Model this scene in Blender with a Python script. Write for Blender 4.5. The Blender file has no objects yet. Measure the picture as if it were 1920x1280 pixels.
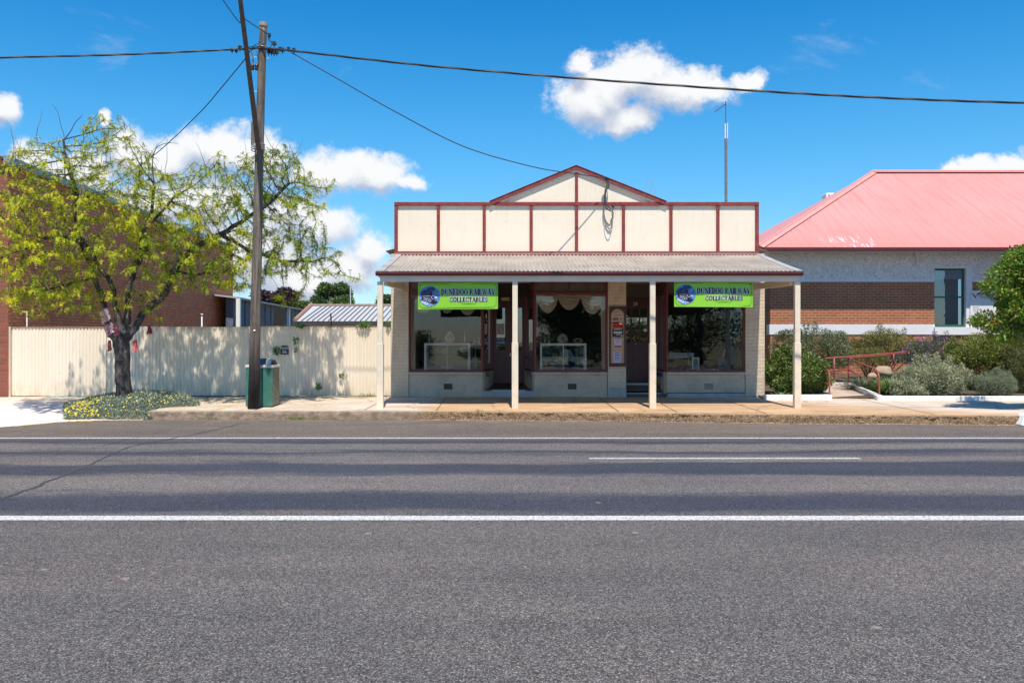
import bpy, math, random
import numpy as np
from mathutils import Vector
R = math.radians
random.seed(7)
rng = np.random.default_rng(11)
S = bpy.context.scene
COL = S.collection

# ---------------------------------------------------------------- camera
F = 1600.0            # focal length in pixels of the 1920 px wide photograph
CH = 1.6              # camera height
cam = bpy.data.cameras.new('camera')
cam.lens = 36.0 * F / 1920.0
cam.sensor_width = 36.0
cam.clip_end = 3000
camo = bpy.data.objects.new('camera', cam)
COL.objects.link(camo)
camo.location = (0, 0, CH)
camo.rotation_euler = (R(90), 0, 0)
S.camera = camo

def P(px, py, Y):
    return Vector(((px - 960) * Y / F, Y, CH + (640 - py) * Y / F))

# ---------------------------------------------------------------- sun
SUN = Vector((0.085, -1.0, 2.1)).normalized()      # towards the sun
sl = bpy.data.lights.new('sun', 'SUN')
sl.energy = 5.0
sl.angle = R(0.5)
sl.color = (1.0, 0.925, 0.81)
so = bpy.data.objects.new('sun', sl)
COL.objects.link(so)
so.rotation_euler = SUN.to_track_quat('Z', 'Y').to_euler()
so.location = (0, -20, 30)

# ---------------------------------------------------------------- world
W = bpy.data.worlds.new('World')
S.world = W
W.use_nodes = True
wt = W.node_tree
wt.nodes.clear()

class NT:
    """tiny node-tree writer"""
    def __init__(s, tree): s.t = tree
    def n(s, kind, **kw):
        nd = s.t.nodes.new(kind)
        for k, v in kw.items(): setattr(nd, k, v)
        return nd
    def set(s, sock, v):
        if hasattr(v, 'is_output') or isinstance(v, bpy.types.NodeSocket): s.t.links.new(v, sock)
        elif v is not None: sock.default_value = v
    def math(s, op, a, b=None, c=None, clamp=False):
        nd = s.n('ShaderNodeMath', operation=op, use_clamp=clamp)
        s.set(nd.inputs[0], a)
        if b is not None: s.set(nd.inputs[1], b)
        if c is not None: s.set(nd.inputs[2], c)
        return nd.outputs[0]
    def mix(s, f, a, b, mode='MIX'):
        nd = s.n('ShaderNodeMix', data_type='RGBA', blend_type=mode)
        s.set(nd.inputs[0], f)
        for i, v in ((6, a), (7, b)):
            if isinstance(v, (tuple, list)) and len(v) == 3: v = (*v, 1)
            s.set(nd.inputs[i], v)
        return nd.outputs[2]
    def noise(s, vec, scale, detail=4, rough=0.5, dist=0.0):
        nd = s.n('ShaderNodeTexNoise')
        if vec is not None: s.set(nd.inputs['Vector'], vec)
        nd.inputs['Scale'].default_value = scale
        nd.inputs['Detail'].default_value = detail
        nd.inputs['Roughness'].default_value = rough
        nd.inputs['Distortion'].default_value = dist
        return nd.outputs['Fac']
    def ramp(s, fac, stops, interp='LINEAR'):
        nd = s.n('ShaderNodeValToRGB')
        cr = nd.color_ramp; cr.interpolation = interp
        while len(cr.elements) < len(stops): cr.elements.new(0.5)
        for e, (p, c) in zip(cr.elements, stops):
            e.position = p
            e.color = (c, c, c, 1) if isinstance(c, (int, float)) else (*c, 1)
        s.set(nd.inputs[0], fac)
        return nd.outputs[0]
    def maprange(s, v, a, b, c=0.0, d=1.0, smooth=False):
        nd = s.n('ShaderNodeMapRange')
        if smooth: nd.interpolation_type = 'SMOOTHSTEP'
        s.set(nd.inputs[0], v)
        for i, x in zip((1, 2, 3, 4), (a, b, c, d)): nd.inputs[i].default_value = x
        return nd.outputs[0]
    def sep(s, v):
        nd = s.n('ShaderNodeSeparateXYZ'); s.set(nd.inputs[0], v); return nd.outputs
    def comb(s, x, y, z=0.0):
        nd = s.n('ShaderNodeCombineXYZ')
        for i, v in enumerate((x, y, z)): s.set(nd.inputs[i], v)
        return nd.outputs[0]

g = NT(wt)
sky = g.n('ShaderNodeTexSky', sky_type='NISHITA', sun_disc=False)
sky.sun_elevation = math.asin(SUN.z)
sky.sun_rotation = math.atan2(SUN.x, SUN.y)
sky.air_density = 1.0; sky.dust_density = 0.15; sky.ozone_density = 3.0; sky.altitude = 300
hsv = g.n('ShaderNodeHueSaturation')
hsv.inputs['Hue'].default_value = 0.492
hsv.inputs['Saturation'].default_value = 1.22
hsv.inputs['Value'].default_value = 1.0
g.set(hsv.inputs['Color'], sky.outputs[0])
tc = g.n('ShaderNodeTexCoord')
d = g.sep(tc.outputs['Generated'])
ay = g.math('MAXIMUM', g.math('ABSOLUTE', d[1]), 0.02)
u = g.math('DIVIDE', d[0], ay)
v = g.math('DIVIDE', d[2], ay)
uv = g.comb(u, v)
wn = g.n('ShaderNodeTexNoise'); g.set(wn.inputs['Vector'], uv); wn.inputs['Scale'].default_value = 11; wn.inputs['Detail'].default_value = 8; wn.inputs['Roughness'].default_value = 0.62
# cloud lumps: (px, py, rx, ry) as directions
CL = [(1110,185,78,55),(1190,140,80,56),(1265,165,85,48),(1180,215,60,36),(1330,165,60,26),(1400,150,36,20),(1085,125,30,26),(1150,165,70,60),
      (5,205,30,34),(195,212,14,18),(232,275,44,48),(310,300,80,52),(405,280,90,48),(480,290,80,45),(620,320,100,44),(700,325,84,38),(765,335,42,20),
      (600,430,90,46),(650,505,75,45),(560,400,70,40),(330,380,210,60),(690,470,34,34),(60,300,50,34),(560,520,110,40),(150,330,90,50),
      (1835,310,68,22),(1905,305,50,20),(1850,330,100,26),(1795,312,26,22),(2050,300,120,40),(-150,280,120,60),(460,470,160,90)]
def density(dv):
    sep = g.n('ShaderNodeVectorMath', operation='MULTIPLY_ADD')
    g.set(sep.inputs[0], wn.outputs['Color']); sep.inputs[1].default_value = (0.055, 0.05, 0); 
    g.set(sep.inputs[2], g.comb(g.math('ADD', u, -0.0275), g.math('ADD', v, -0.025 + dv)))
    q = sep.outputs[0]
    cur = None
    for (cx, cy, rx, ry) in CL:
        m = g.n('ShaderNodeVectorMath', operation='MULTIPLY_ADD')
        g.set(m.inputs[0], q)
        sx, sy = F / rx, F / ry
        m.inputs[1].default_value = (sx, sy, 0)
        m.inputs[2].default_value = (-(cx - 960) / F * sx, -(640 - cy) / F * sy, 0)
        ln = g.n('ShaderNodeVectorMath', operation='LENGTH'); g.set(ln.inputs[0], m.outputs[0])
        f = g.math('SUBTRACT', 1.25, ln.outputs['Value'])
        cur = f if cur is None else g.math('SMOOTH_MAX', cur, f, 0.25)
    return cur
fine = g.noise(uv, 30, 10, 0.68)
base = density(0.0)
fieldv = g.math('ADD', base, g.math('MULTIPLY', g.math('SUBTRACT', fine, 0.5), 1.9))
mask = g.maprange(fieldv, 0.02, 0.72, 0, 1, True)
# sunlit tops, grey-blue undersides
up = density(0.022)
lift = g.math('SUBTRACT', base, up)
sh = g.maprange(g.math('ADD', lift, g.math('MULTIPLY', g.math('SUBTRACT', g.noise(uv, 20, 6, 0.6), 0.5), 1.6)), -0.55, 0.45, 0, 1, True)
ccol = g.mix(sh, (4.9, 5.6, 7.1), (9.6, 9.7, 9.8))
wisp = g.maprange(g.noise(g.comb(g.math('MULTIPLY', u, 0.6), g.math('MULTIPLY', v, 1.6)), 6, 8, 0.65, 0.6), 0.60, 0.90, 0, 0.5, True)
mk = g.math('MAXIMUM', mask, wisp)
mk = g.math('MULTIPLY', mk, g.maprange(d[2], 0.0, 0.04))
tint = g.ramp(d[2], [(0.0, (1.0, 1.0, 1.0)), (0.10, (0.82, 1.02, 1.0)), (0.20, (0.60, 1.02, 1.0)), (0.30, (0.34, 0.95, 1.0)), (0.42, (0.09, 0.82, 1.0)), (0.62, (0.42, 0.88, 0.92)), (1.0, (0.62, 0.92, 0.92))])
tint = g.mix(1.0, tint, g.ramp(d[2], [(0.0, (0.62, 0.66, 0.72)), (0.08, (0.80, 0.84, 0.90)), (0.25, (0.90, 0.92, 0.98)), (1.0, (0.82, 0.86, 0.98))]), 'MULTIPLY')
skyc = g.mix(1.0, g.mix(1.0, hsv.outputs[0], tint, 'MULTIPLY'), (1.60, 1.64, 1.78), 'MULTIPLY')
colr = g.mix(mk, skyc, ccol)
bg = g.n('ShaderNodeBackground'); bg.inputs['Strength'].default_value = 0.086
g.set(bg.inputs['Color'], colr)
wo = g.n('ShaderNodeOutputWorld'); wt.links.new(bg.outputs[0], wo.inputs[0])

S.view_settings.view_transform = 'Standard'
S.view_settings.look = 'None'
S.view_settings.exposure = 0.22
S.view_settings.gamma = 1.0
try: S.view_settings.use_curve_mapping = False
except Exception: pass
S.render.engine = 'CYCLES'
S.cycles.max_bounces = 8
S.cycles.transparent_max_bounces = 16

# ---------------------------------------------------------------- helpers
def tag(o, label=None, cat=None, group=None, kind=None):
    if label: o['label'] = label
    if cat: o['category'] = cat
    if group: o['group'] = group
    if kind: o['kind'] = kind
    return o
def thing(name, label, cat, loc=(0, 0, 0), group=None):
    o = bpy.data.objects.new(name, None)
    o.empty_display_size = 0.2
    COL.objects.link(o); o.location = loc
    return tag(o, label, cat, group)
class MB:
    """collects shapes (world coordinates) for ONE mesh object"""
    def __init__(s): s.v = []; s.f = []
    def add(s, vs, fs):
        b = len(s.v); s.v += [tuple(x) for x in vs]; s.f += [tuple(b + i for i in f) for f in fs]; return s
    def box(s, x0, x1, y0, y1, z0, z1):
        return s.add([(x0,y0,z0),(x1,y0,z0),(x1,y1,z0),(x0,y1,z0),(x0,y0,z1),(x1,y0,z1),(x1,y1,z1),(x0,y1,z1)],
                     [(0,3,2,1),(4,5,6,7),(0,1,5,4),(1,2,6,5),(2,3,7,6),(3,0,4,7)])
    def prism(s, poly, ya, yb):          # poly = [(x,z)], counter-clockwise seen from the camera side
        n = len(poly)
        vs = [(x, ya, z) for x, z in poly] + [(x, yb, z) for x, z in poly]
        fs = [tuple(range(n)), tuple(range(2*n-1, n-1, -1))]
        fs += [(i, i+n, (i+1)%n+n, (i+1)%n) for i in range(n)]
        return s.add(vs, fs)
    def xprism(s, poly, xa, xb):         # poly = [(y,z)]
        n = len(poly)
        vs = [(xa, y, z) for y, z in poly] + [(xb, y, z) for y, z in poly]
        fs = [tuple(range(n)), tuple(range(2*n-1, n-1, -1))]
        fs += [(i, i+n, (i+1)%n+n, (i+1)%n) for i in range(n)]
        return s.add(vs, fs)
    def quad(s, a, b, c, d): return s.add([a, b, c, d], [(0, 1, 2, 3)])
    def tube(s, pts, rad, n=8, cap=True, sq=False):
        pts = [Vector(p) for p in pts]
        if not hasattr(rad, '__len__'): rad = [rad] * len(pts)
        vs = []; fs = []
        prev = None
        for i, p in enumerate(pts):
            t = (pts[min(i+1, len(pts)-1)] - pts[max(i-1, 0)]).normalized()
            if prev is None:
                a = t.cross(Vector((0, 0, 1)) if abs(t.z) < 0.9 else Vector((0, 1, 0))).normalized()
            else:
                a = (prev - t * prev.dot(t)).normalized()
            prev = a
            b = t.cross(a)
            for k in range(n):
                an = 2 * math.pi * (k + (0.5 if sq else 0)) / n
                vs.append(p + (a * math.cos(an) + b * math.sin(an)) * rad[i])
        for i in range(len(pts) - 1):
            for k in range(n):
                fs.append((i*n+k, i*n+(k+1)%n, (i+1)*n+(k+1)%n, (i+1)*n+k))
        if cap:
            fs.append(tuple(range(n-1, -1, -1))); fs.append(tuple((len(pts)-1)*n + k for k in range(n)))
        return s.add(vs, fs)
    def ball(s, c, r, seg=10, rings=6, jit=0.0):
        if not hasattr(r, '__len__'): r = (r, r, r)
        vs = [(c[0], c[1], c[2]+r[2])]
        for i in range(1, rings):
            ph = math.pi * i / rings
            for k in range(seg):
                th = 2*math.pi*k/seg
                j = 1 + random.uniform(-jit, jit)
                vs.append((c[0]+r[0]*j*math.sin(ph)*math.cos(th), c[1]+r[1]*j*math.sin(ph)*math.sin(th), c[2]+r[2]*j*math.cos(ph)))
        vs.append((c[0], c[1], c[2]-r[2]))
        fs = [(0, 1+k, 1+(k+1)%seg) for k in range(seg)]
        for i in range(rings-2):
            for k in range(seg):
                fs.append((1+i*seg+k, 1+(i+1)*seg+k, 1+(i+1)*seg+(k+1)%seg, 1+i*seg+(k+1)%seg))
        L = len(vs)-1
        fs += [(L, 1+(rings-2)*seg+(k+1)%seg, 1+(rings-2)*seg+k) for k in range(seg)]
        return s.add(vs, fs)
    def disc(s, cx, cz, rx, rz, ya, yb, n=28):
        return s.prism([(cx+rx*math.cos(2*math.pi*k/n), cz+rz*math.sin(2*math.pi*k/n)) for k in range(n)], ya, yb)
    def lathe(s, c, prof, n=14):         # prof = [(r,z)] about the vertical axis
        vs = []; fs = []
        for r, z in prof:
            for k in range(n):
                vs.append((c[0]+r*math.cos(2*math.pi*k/n), c[1]+r*math.sin(2*math.pi*k/n), c[2]+z))
        for i in range(len(prof)-1):
            for k in range(n):
                fs.append((i*n+k, i*n+(k+1)%n, (i+1)*n+(k+1)%n, (i+1)*n+k))
        return s.add(vs, fs)
    def build(s, name, m, parent=None, smooth=False, bevel=0):
        me = bpy.data.meshes.new(name)
        off = Vector((0, 0, 0))
        if parent is not None:
            q = parent
            while q is not None: off = off + q.location; q = q.parent
        me.from_pydata([(x-off.x, y-off.y, z-off.z) for x, y, z in s.v], [], s.f)
        me.update()
        o = bpy.data.objects.new(name, me); COL.objects.link(o)
        if parent is not None: o.parent = parent
        me.materials.append(m)
        if smooth: me.polygons.foreach_set('use_smooth', [True]*len(me.polygons))
        if bevel:
            b = o.modifiers.new('bevel', 'BEVEL'); b.width = bevel; b.segments = 2; b.limit_method = 'ANGLE'
        return o
def npmesh(name, V, Fq, m, parent=None, smooth=False):
    me = bpy.data.meshes.new(name)
    V = np.asarray(V, dtype=np.float32).reshape(-1, 3).copy()
    if parent is not None:
        q = parent; off = Vector((0, 0, 0))
        while q is not None: off = off + q.location; q = q.parent
        V -= np.array(off, dtype=np.float32)
    Fq = np.asarray(Fq, dtype=np.int32)
    nf, k = Fq.shape
    me.vertices.add(len(V)); me.vertices.foreach_set('co', V.ravel())
    me.loops.add(nf*k); me.loops.foreach_set('vertex_index', Fq.ravel())
    me.polygons.add(nf)
    me.polygons.foreach_set('loop_start', np.arange(0, nf*k, k, dtype=np.int32))
    if smooth: me.polygons.foreach_set('use_smooth', np.ones(nf, dtype=bool))
    me.update(calc_edges=True); me.validate()
    o = bpy.data.objects.new(name, me); COL.objects.link(o)
    if parent is not None: o.parent = parent
    me.materials.append(m)
    return o

# ---------------------------------------------------------------- materials
def newmat(name):
    m = bpy.data.materials.new(name); m.use_nodes = True
    m.node_tree.nodes.clear()
    gg = NT(m.node_tree)
    b = gg.n('ShaderNodeBsdfPrincipled'); o = gg.n('ShaderNodeOutputMaterial')
    m.node_tree.links.new(b.outputs[0], o.inputs[0])
    return m, gg, b
def setc(gg, sock, c):
    gg.set(sock, (*c, 1) if isinstance(c, tuple) and len(c) == 3 else c)
def mat(name, col, rough=0.6, var=0.12, vs=3.0, bump=0.0, bs=40.0, metal=0.0, spec=0.5, dirt=None, dirtamt=0.3, dscale=1.5):
    m, gg, b = newmat(name)
    pos = gg.n('ShaderNodeNewGeometry').outputs['Position']
    n1 = gg.noise(pos, vs, 5, 0.6)
    lo = tuple(c*(1-var) for c in col); hi = tuple(min(1, c*(1+var)) for c in col)
    c = gg.mix(gg.maprange(n1, 0.3, 0.7), lo, hi)
    if dirt:
        f = gg.maprange(gg.noise(pos, dscale, 8, 0.7), 0.48, 0.72, 0, dirtamt)
        c = gg.mix(f, c, dirt)
    setc(gg, b.inputs['Base Color'], c)
    b.inputs['Roughness'].default_value = rough
    b.inputs['Metallic'].default_value = metal
    b.inputs['Specular IOR Level'].default_value = spec
    if bump:
        bn = gg.n('ShaderNodeBump'); bn.inputs['Strength'].default_value = bump; bn.inputs['Distance'].default_value = 0.01
        gg.set(bn.inputs['Height'], gg.noise(pos, bs, 4, 0.6)); gg.t.links.new(bn.outputs[0], b.inputs['Normal'])
    return m
def brickmat(name, c1, c2, mortar, axis='x', bw=0.24, bh=0.086, msize=0.011, bump=0.6, rough=0.85, dirt=None, dirtamt=0.3, contrast=1.0):
    m, gg, b = newmat(name)
    pos = gg.n('ShaderNodeNewGeometry').outputs['Position']
    s = gg.sep(pos)
    vec = gg.comb(s[0] if axis == 'x' else s[1], s[2], 0.0)
    bt = gg.n('ShaderNodeTexBrick')
    gg.set(bt.inputs['Vector'], vec)
    bt.inputs['Scale'].default_value = 1.0
    bt.inputs['Mortar Size'].default_value = msize
    bt.inputs['Mortar Smooth'].default_value = 0.3
    bt.inputs['Brick Width'].default_value = bw; bt.inputs['Row Height'].default_value = bh
    bt.inputs['Color1'].default_value = (*c1, 1); bt.inputs['Color2'].default_value = (*c2, 1); bt.inputs['Mortar'].default_value = (*mortar, 1)
    c = gg.mix(gg.maprange(gg.noise(pos, 2.2, 6, 0.65), 0.3, 0.7, 0.0, 0.35), bt.outputs['Color'], tuple(x*0.55 for x in c1))
    c = gg.mix(gg.maprange(gg.noise(pos, 60, 3, 0.6), 0.35, 0.75, 0.0, 0.3), c, tuple(min(1, x*1.5) for x in c2))
    if dirt: c = gg.mix(gg.maprange(gg.noise(pos, 4, 8, 0.7), 0.5, 0.7, 0, dirtamt), c, dirt)
    setc(gg, b.inputs['Base Color'], c)
    b.inputs['Roughness'].default_value = rough
    bn = gg.n('ShaderNodeBump'); bn.inputs['Strength'].default_value = bump; bn.inputs['Distance'].default_value = 0.008
    h = gg.math('SUBTRACT', gg.math('MULTIPLY', gg.noise(pos, 70, 3, 0.6), 0.5), bt.outputs['Fac'])
    gg.set(bn.inputs['Height'], h); gg.t.links.new(bn.outputs[0], b.inputs['Normal'])
    return m
def leafmat(name, cols, trans=0.35, rough=0.55, patch=None, pscale=0.7):
    """cols: list of colours picked per leaf"""
    m, gg, b = newmat(name)
    geo = gg.n('ShaderNodeNewGeometry')
    st = [(i/(len(cols)-1) if len(cols) > 1 else 0, c) for i, c in enumerate(cols)]
    c = gg.ramp(geo.outputs['Random Per Island'], st)
    if patch: c = gg.mix(gg.maprange(gg.noise(geo.outputs['Position'], pscale, 3, 0.5), 0.42, 0.62, 0, 0.8), c, patch)
    setc(gg, b.inputs['Base Color'], c)
    b.inputs['Roughness'].default_value = rough
    b.inputs['Specular IOR Level'].default_value = 0.4
    tr = gg.n('ShaderNodeBsdfTranslucent'); setc(gg, tr.inputs['Color'], c)
    mx = gg.n('ShaderNodeMixShader'); mx.inputs[0].default_value = trans
    out = [n for n in gg.t.nodes if n.type == 'OUTPUT_MATERIAL'][0]
    gg.t.links.new(b.outputs[0], mx.inputs[1]); gg.t.links.new(tr.outputs[0], mx.inputs[2]); gg.t.links.new(mx.outputs[0], out.inputs[0])
    return m
def glassmat(name, tint=(0.8, 0.85, 0.85), base=0.05, ior=1.55, rough=0.0, wav=0.0):
    m, gg, b = newmat(name)
    gg.t.nodes.remove(b)
    out = [n for n in gg.t.nodes if n.type == 'OUTPUT_MATERIAL'][0]
    fr = gg.n('ShaderNodeFresnel'); fr.inputs[0].default_value = ior
    f = gg.math('ADD', fr.outputs[0], base, clamp=True)
    gl = gg.n('ShaderNodeBsdfGlossy'); gl.inputs['Roughness'].default_value = rough; gl.inputs['Color'].default_value = (0.95, 0.97, 1, 1)
    tr = gg.n('ShaderNodeBsdfTransparent'); tr.inputs['Color'].default_value = (*tint, 1)
    if wav:
        bn = gg.n('ShaderNodeBump'); bn.inputs['Strength'].default_value = wav; bn.inputs['Distance'].default_value = 0.01
        gg.set(bn.inputs['Height'], gg.noise(gg.n('ShaderNodeNewGeometry').outputs['Position'], 2.5, 2, 0.5)); gg.t.links.new(bn.outputs[0], gl.inputs['Normal'])
    mx = gg.n('ShaderNodeMixShader'); gg.set(mx.inputs[0], f)
    gg.t.links.new(tr.outputs[0], mx.inputs[1]); gg.t.links.new(gl.outputs[0], mx.inputs[2]); gg.t.links.new(mx.outputs[0], out.inputs[0])
    return m

CREAM = (0.80, 0.69, 0.54)
M = {}
M['cream'] = mat('cream_paint', CREAM, 0.6, 0.04, 1.2, 0.12, 25, dirt=(0.60, 0.52, 0.42), dirtamt=0.25)
def panelmat():
    m = mat('cream_sheet', (0.90, 0.775, 0.61), 0.6, 0.025, 1.5, 0.25, 9, dirt=(0.76, 0.65, 0.52), dirtamt=0.25, dscale=2.5)
    q = NT(m.node_tree); b_ = [n for n in m.node_tree.nodes if n.type == 'BSDF_PRINCIPLED'][0]
    src = b_.inputs['Base Color'].links[0].from_socket
    pos = q.n('ShaderNodeNewGeometry').outputs['Position']; s = q.sep(pos)
    st = q.noise(q.comb(q.math('MULTIPLY', s[0], 11), 0, q.math('MULTIPLY', s[2], .9)), 1.0, 6, .65)
    c = q.mix(q.math('MULTIPLY', q.maprange(st, .52, .70, 0, .30), q.maprange(s[2], 3.9, 4.75)), src, (0.50, 0.41, 0.32))
    v = q.n('ShaderNodeTexVoronoi'); q.set(v.inputs['Vector'], q.comb(s[0], 0, s[2])); v.inputs['Scale'].default_value = 3.6
    c = q.mix(q.maprange(v.outputs['Distance'], .030, .045, .7, 0), c, (0.30, 0.22, 0.16))
    q.set(b_.inputs['Base Color'], c)
    return m
M['panel_plain'] = mat('cream_sheet_plain', (0.87, 0.765, 0.63), 0.6, 0.025, 1.5, 0.25, 9, dirt=(0.76, 0.65, 0.52), dirtamt=0.25, dscale=2.5)
M['panel'] = panelmat()
M['maroon'] = mat('maroon_paint', (0.235, 0.036, 0.030), 0.5, 0.2, 6, 0.3, 60, dirt=(0.42, 0.13, 0.10), dirtamt=0.5, dscale=9)
M['dkmaroon'] = mat('dark_maroon', (0.075, 0.016, 0.015), 0.4, 0.15, 5)
M['render'] = mat('painted_render', (0.56, 0.46, 0.34), 0.75, 0.10, 2.0, 0.35, 30, dirt=(0.22, 0.19, 0.16), dirtamt=0.55, dscale=2.2)
M['plinth'] = mat('grey_plinth', (0.42, 0.41, 0.39), 0.8, 0.1, 3, 0.5, 30, dirt=(0.2, 0.19, 0.18), dirtamt=0.5, dscale=4)
M['pier'] = brickmat('painted_brick', (0.66, 0.545, 0.40), (0.63, 0.52, 0.38), (0.58, 0.47, 0.34), bump=0.8, rough=0.6, dirt=(0.38, 0.30, 0.22), dirtamt=0.5)
M['post'] = mat('post_paint', (0.84, 0.70, 0.52), 0.55, 0.05, 3, 0.2, 50, dirt=(0.42, 0.37, 0.31), dirtamt=0.45, dscale=5)
M['beam'] = mat('beam_paint', (0.74, 0.67, 0.57), 0.6, 0.06, 2, 0.15, 40, dirt=(0.5, 0.44, 0.36), dirtamt=0.4, dscale=3)
M['white'] = mat('white_paint', (0.82, 0.81, 0.78), 0.5, 0.03, 2)
M['dirtywhite'] = mat('weathered_white', (0.80, 0.77, 0.72), 0.7, 0.05, 3, 0.4, 25, dirt=(0.45, 0.38, 0.30), dirtamt=0.55, dscale=6)
M['glass'] = glassmat('window_glass', (.93, .94, .93), base=0.0, wav=0.12)
M['glass_dark'] = glassmat('door_glass', (0.5, 0.5, 0.5), base=0.10)
M['glass_blue'] = glassmat('office_glass', (0.6, 0.68, 0.72), base=0.08, wav=0.15)
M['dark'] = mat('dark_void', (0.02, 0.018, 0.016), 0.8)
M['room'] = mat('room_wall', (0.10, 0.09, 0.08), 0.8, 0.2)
M['galv'] = mat('galvanised', (0.50, 0.52, 0.53), 0.4, 0.1, 4, metal=0.6)
M['pipe'] = mat('pipe_grey', (0.62, 0.63, 0.62), 0.5, 0.1, 4)
M['black'] = mat('black_rubber', (0.02, 0.02, 0.021), 0.55)
M['cable'] = mat('cable_black', (0.035, 0.033, 0.031), 0.5)
M['greywire'] = mat('grey_cable', (0.20, 0.19, 0.17), 0.6)
M['brown'] = mat('brown_wood', (0.10, 0.055, 0.03), 0.6)
M['ply'] = mat('plywood', (0.42, 0.28, 0.15), 0.6, 0.1, 8)
# ================================================================ GROUND
def kerbY(x):
    return float(np.interp(x, [-30, -7.4, -2.8, 0.4, 3, 5.6, 9.6, 14, 40], [17.4, 17.42, 17.45, 17.25, 16.95, 16.6, 16.32, 16.2, 16.2]))
WALLY = 20.8
def gx(px, Y=WALLY): return (px - 960) * Y / F
def gz(py, Y=WALLY): return CH + (640 - py) * Y / F

# asphalt ---------------------------------------------------------
def asphalt():
    m, q, b = newmat('asphalt')
    pos = q.n('ShaderNodeNewGeometry').outputs['Position']
    s = q.sep(pos)
    wob = q.math('MULTIPLY', q.math('SUBTRACT', q.noise(q.comb(q.math('MULTIPLY', s[0], 0.18), s[1]), 1.1, 7, 0.68), 0.5), 1.8)
    y = q.math('ADD', s[1], wob)
    t = q.maprange(y, 7.0, 15.0)
    def p(Y): return (Y - 7.0) / 8.0
    dk = (0.042, 0.048, 0.065); lt = (0.134, 0.128, 0.123); md = (0.080, 0.080, 0.088)
    band = q.ramp(t, [(0, (0.102, 0.098, 0.095)), (p(7.75), (0.108, 0.103, 0.100)), (p(8.15), dk), (p(8.75), dk), (p(9.3), lt), (p(10.0), lt),
                      (p(10.4), dk), (p(11.1), dk), (p(11.45), lt), (p(11.8), lt), (p(12.15), md), (p(12.4), dk), (p(12.75), lt), (p(13.2), lt), (p(13.5), dk), (p(13.95), md), (p(14.3), (0.125, 0.110, 0.098)), (1, (0.125, 0.108, 0.095))], 'EASE')
    # foreground lane: faint streaks
    st = q.noise(q.comb(q.math('MULTIPLY', s[0], 0.12), s[1]), 1.6, 5, 0.6)
    band = q.mix(q.maprange(st, 0.35, 0.7, 0.0, 0.35), band, q.mix(1.0, band, (0.62, 0.60, 0.64), 'MULTIPLY'))
    pat = q.noise(pos, 0.35, 5, 0.6)
    band = q.mix(q.maprange(pat, 0.3, 0.7, 0.0, 1.0), band, q.mix(1.0, band, (1.12, 1.06, 1.02), 'MULTIPLY'))
    # aggregate
    v = q.n('ShaderNodeTexVoronoi'); q.set(v.inputs['Vector'], pos); v.inputs['Scale'].default_value = 165
    stone = q.sep(v.outputs['Color'])[0]
    v2 = q.n('ShaderNodeTexVoronoi'); q.set(v2.inputs['Vector'], pos); v2.inputs['Scale'].default_value = 80
    st2 = q.sep(v2.outputs['Color'])[1]
    gr = q.math('ADD', q.math('MULTIPLY', q.ramp(stone, [(0, 0.10), (0.4, 0.5), (0.72, 1.2), (0.88, 2.7), (1, 5.5)]), 0.62), q.math('MULTIPLY', q.ramp(st2, [(0, 0.3), (0.5, 0.9), (0.85, 1.6), (1, 3.2)]), 0.45))
    grc = q.comb(gr, gr, gr)
    c = q.mix(1.0, band, grc, 'MULTIPLY')
    warm = q.maprange(q.sep(v.outputs['Color'])[2], 0.72, 0.8)
    c = q.mix(q.math('MULTIPLY', warm, 0.5), c, q.mix(1.0, c, (1.45, 1.05, 0.8), 'MULTIPLY'))
    # shoulder by the kerb: dusty, gravelly
    dust = q.math('MULTIPLY', q.maprange(s[1], 14.6, 17.4), q.maprange(q.noise(q.comb(q.math('MULTIPLY', s[0], 0.35), s[1]), 3.2, 6, 0.7), 0.42, 0.62, 0, 0.55))
    c = q.mix(dust, c, (0.30, 0.25, 0.19))
    # broad irregular wear: polished tyre paths, patches, old drips
    big = q.noise(q.comb(q.math('MULTIPLY', s[0], 0.25), q.math('MULTIPLY', s[1], 0.9)), 0.9, 6, 0.62, 0.5)
    c = q.mix(q.maprange(big, 0.40, 0.60, 0.0, 0.55), c, q.mix(1.0, c, (0.70, 0.72, 0.78), 'MULTIPLY'))
    tr_ = q.maprange(q.math('ABSOLUTE', q.math('SUBTRACT', s[1], q.math('ADD', 6.0, q.math('MULTIPLY', wob, 0.35)))), 0.15, 0.75, 0.45, 0.0, True)
    c = q.mix(tr_, c, q.mix(1.0, c, (1.22, 1.16, 1.12), 'MULTIPLY'))
    fleck = q.n('ShaderNodeTexVoronoi'); q.set(fleck.inputs['Vector'], pos); fleck.inputs['Scale'].default_value = 1.3
    c = q.mix(q.maprange(fleck.outputs['Distance'], 0.028, 0.05, 0.5, 0), c, (0.42, 0.36, 0.30))
    oil = q.maprange(q.noise(q.comb(q.math('MULTIPLY', s[0], 0.5), s[1]), 2.3, 5, 0.6), 0.66, 0.74, 0, 0.45)
    c = q.mix(oil, c, (0.045, 0.046, 0.052))
    # pits and stains
    sp = q.maprange(q.noise(pos, 7, 8, 0.75), 0.62, 0.72, 0, 0.4)
    c = q.mix(sp, c, (0.05, 0.05, 0.06))
    setc(q, b.inputs['Base Color'], c)
    b.inputs['Roughness'].default_value = 0.75
    b.inputs['Specular IOR Level'].default_value = 0.35
    bn = q.n('ShaderNodeBump'); bn.inputs['Strength'].default_value = 0.7; bn.inputs['Distance'].default_value = 0.006
    q.set(bn.inputs['Height'], q.math('ADD', stone, q.math('MULTIPLY', st2, 0.6))); q.t.links.new(bn.outputs[0], b.inputs['Normal'])
    return m
M['asphalt'] = asphalt()
b = MB(); b.quad((-250, -14, 0), (250, -14, 0), (250, 18.2, 0), (-250, 18.2, 0))
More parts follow.
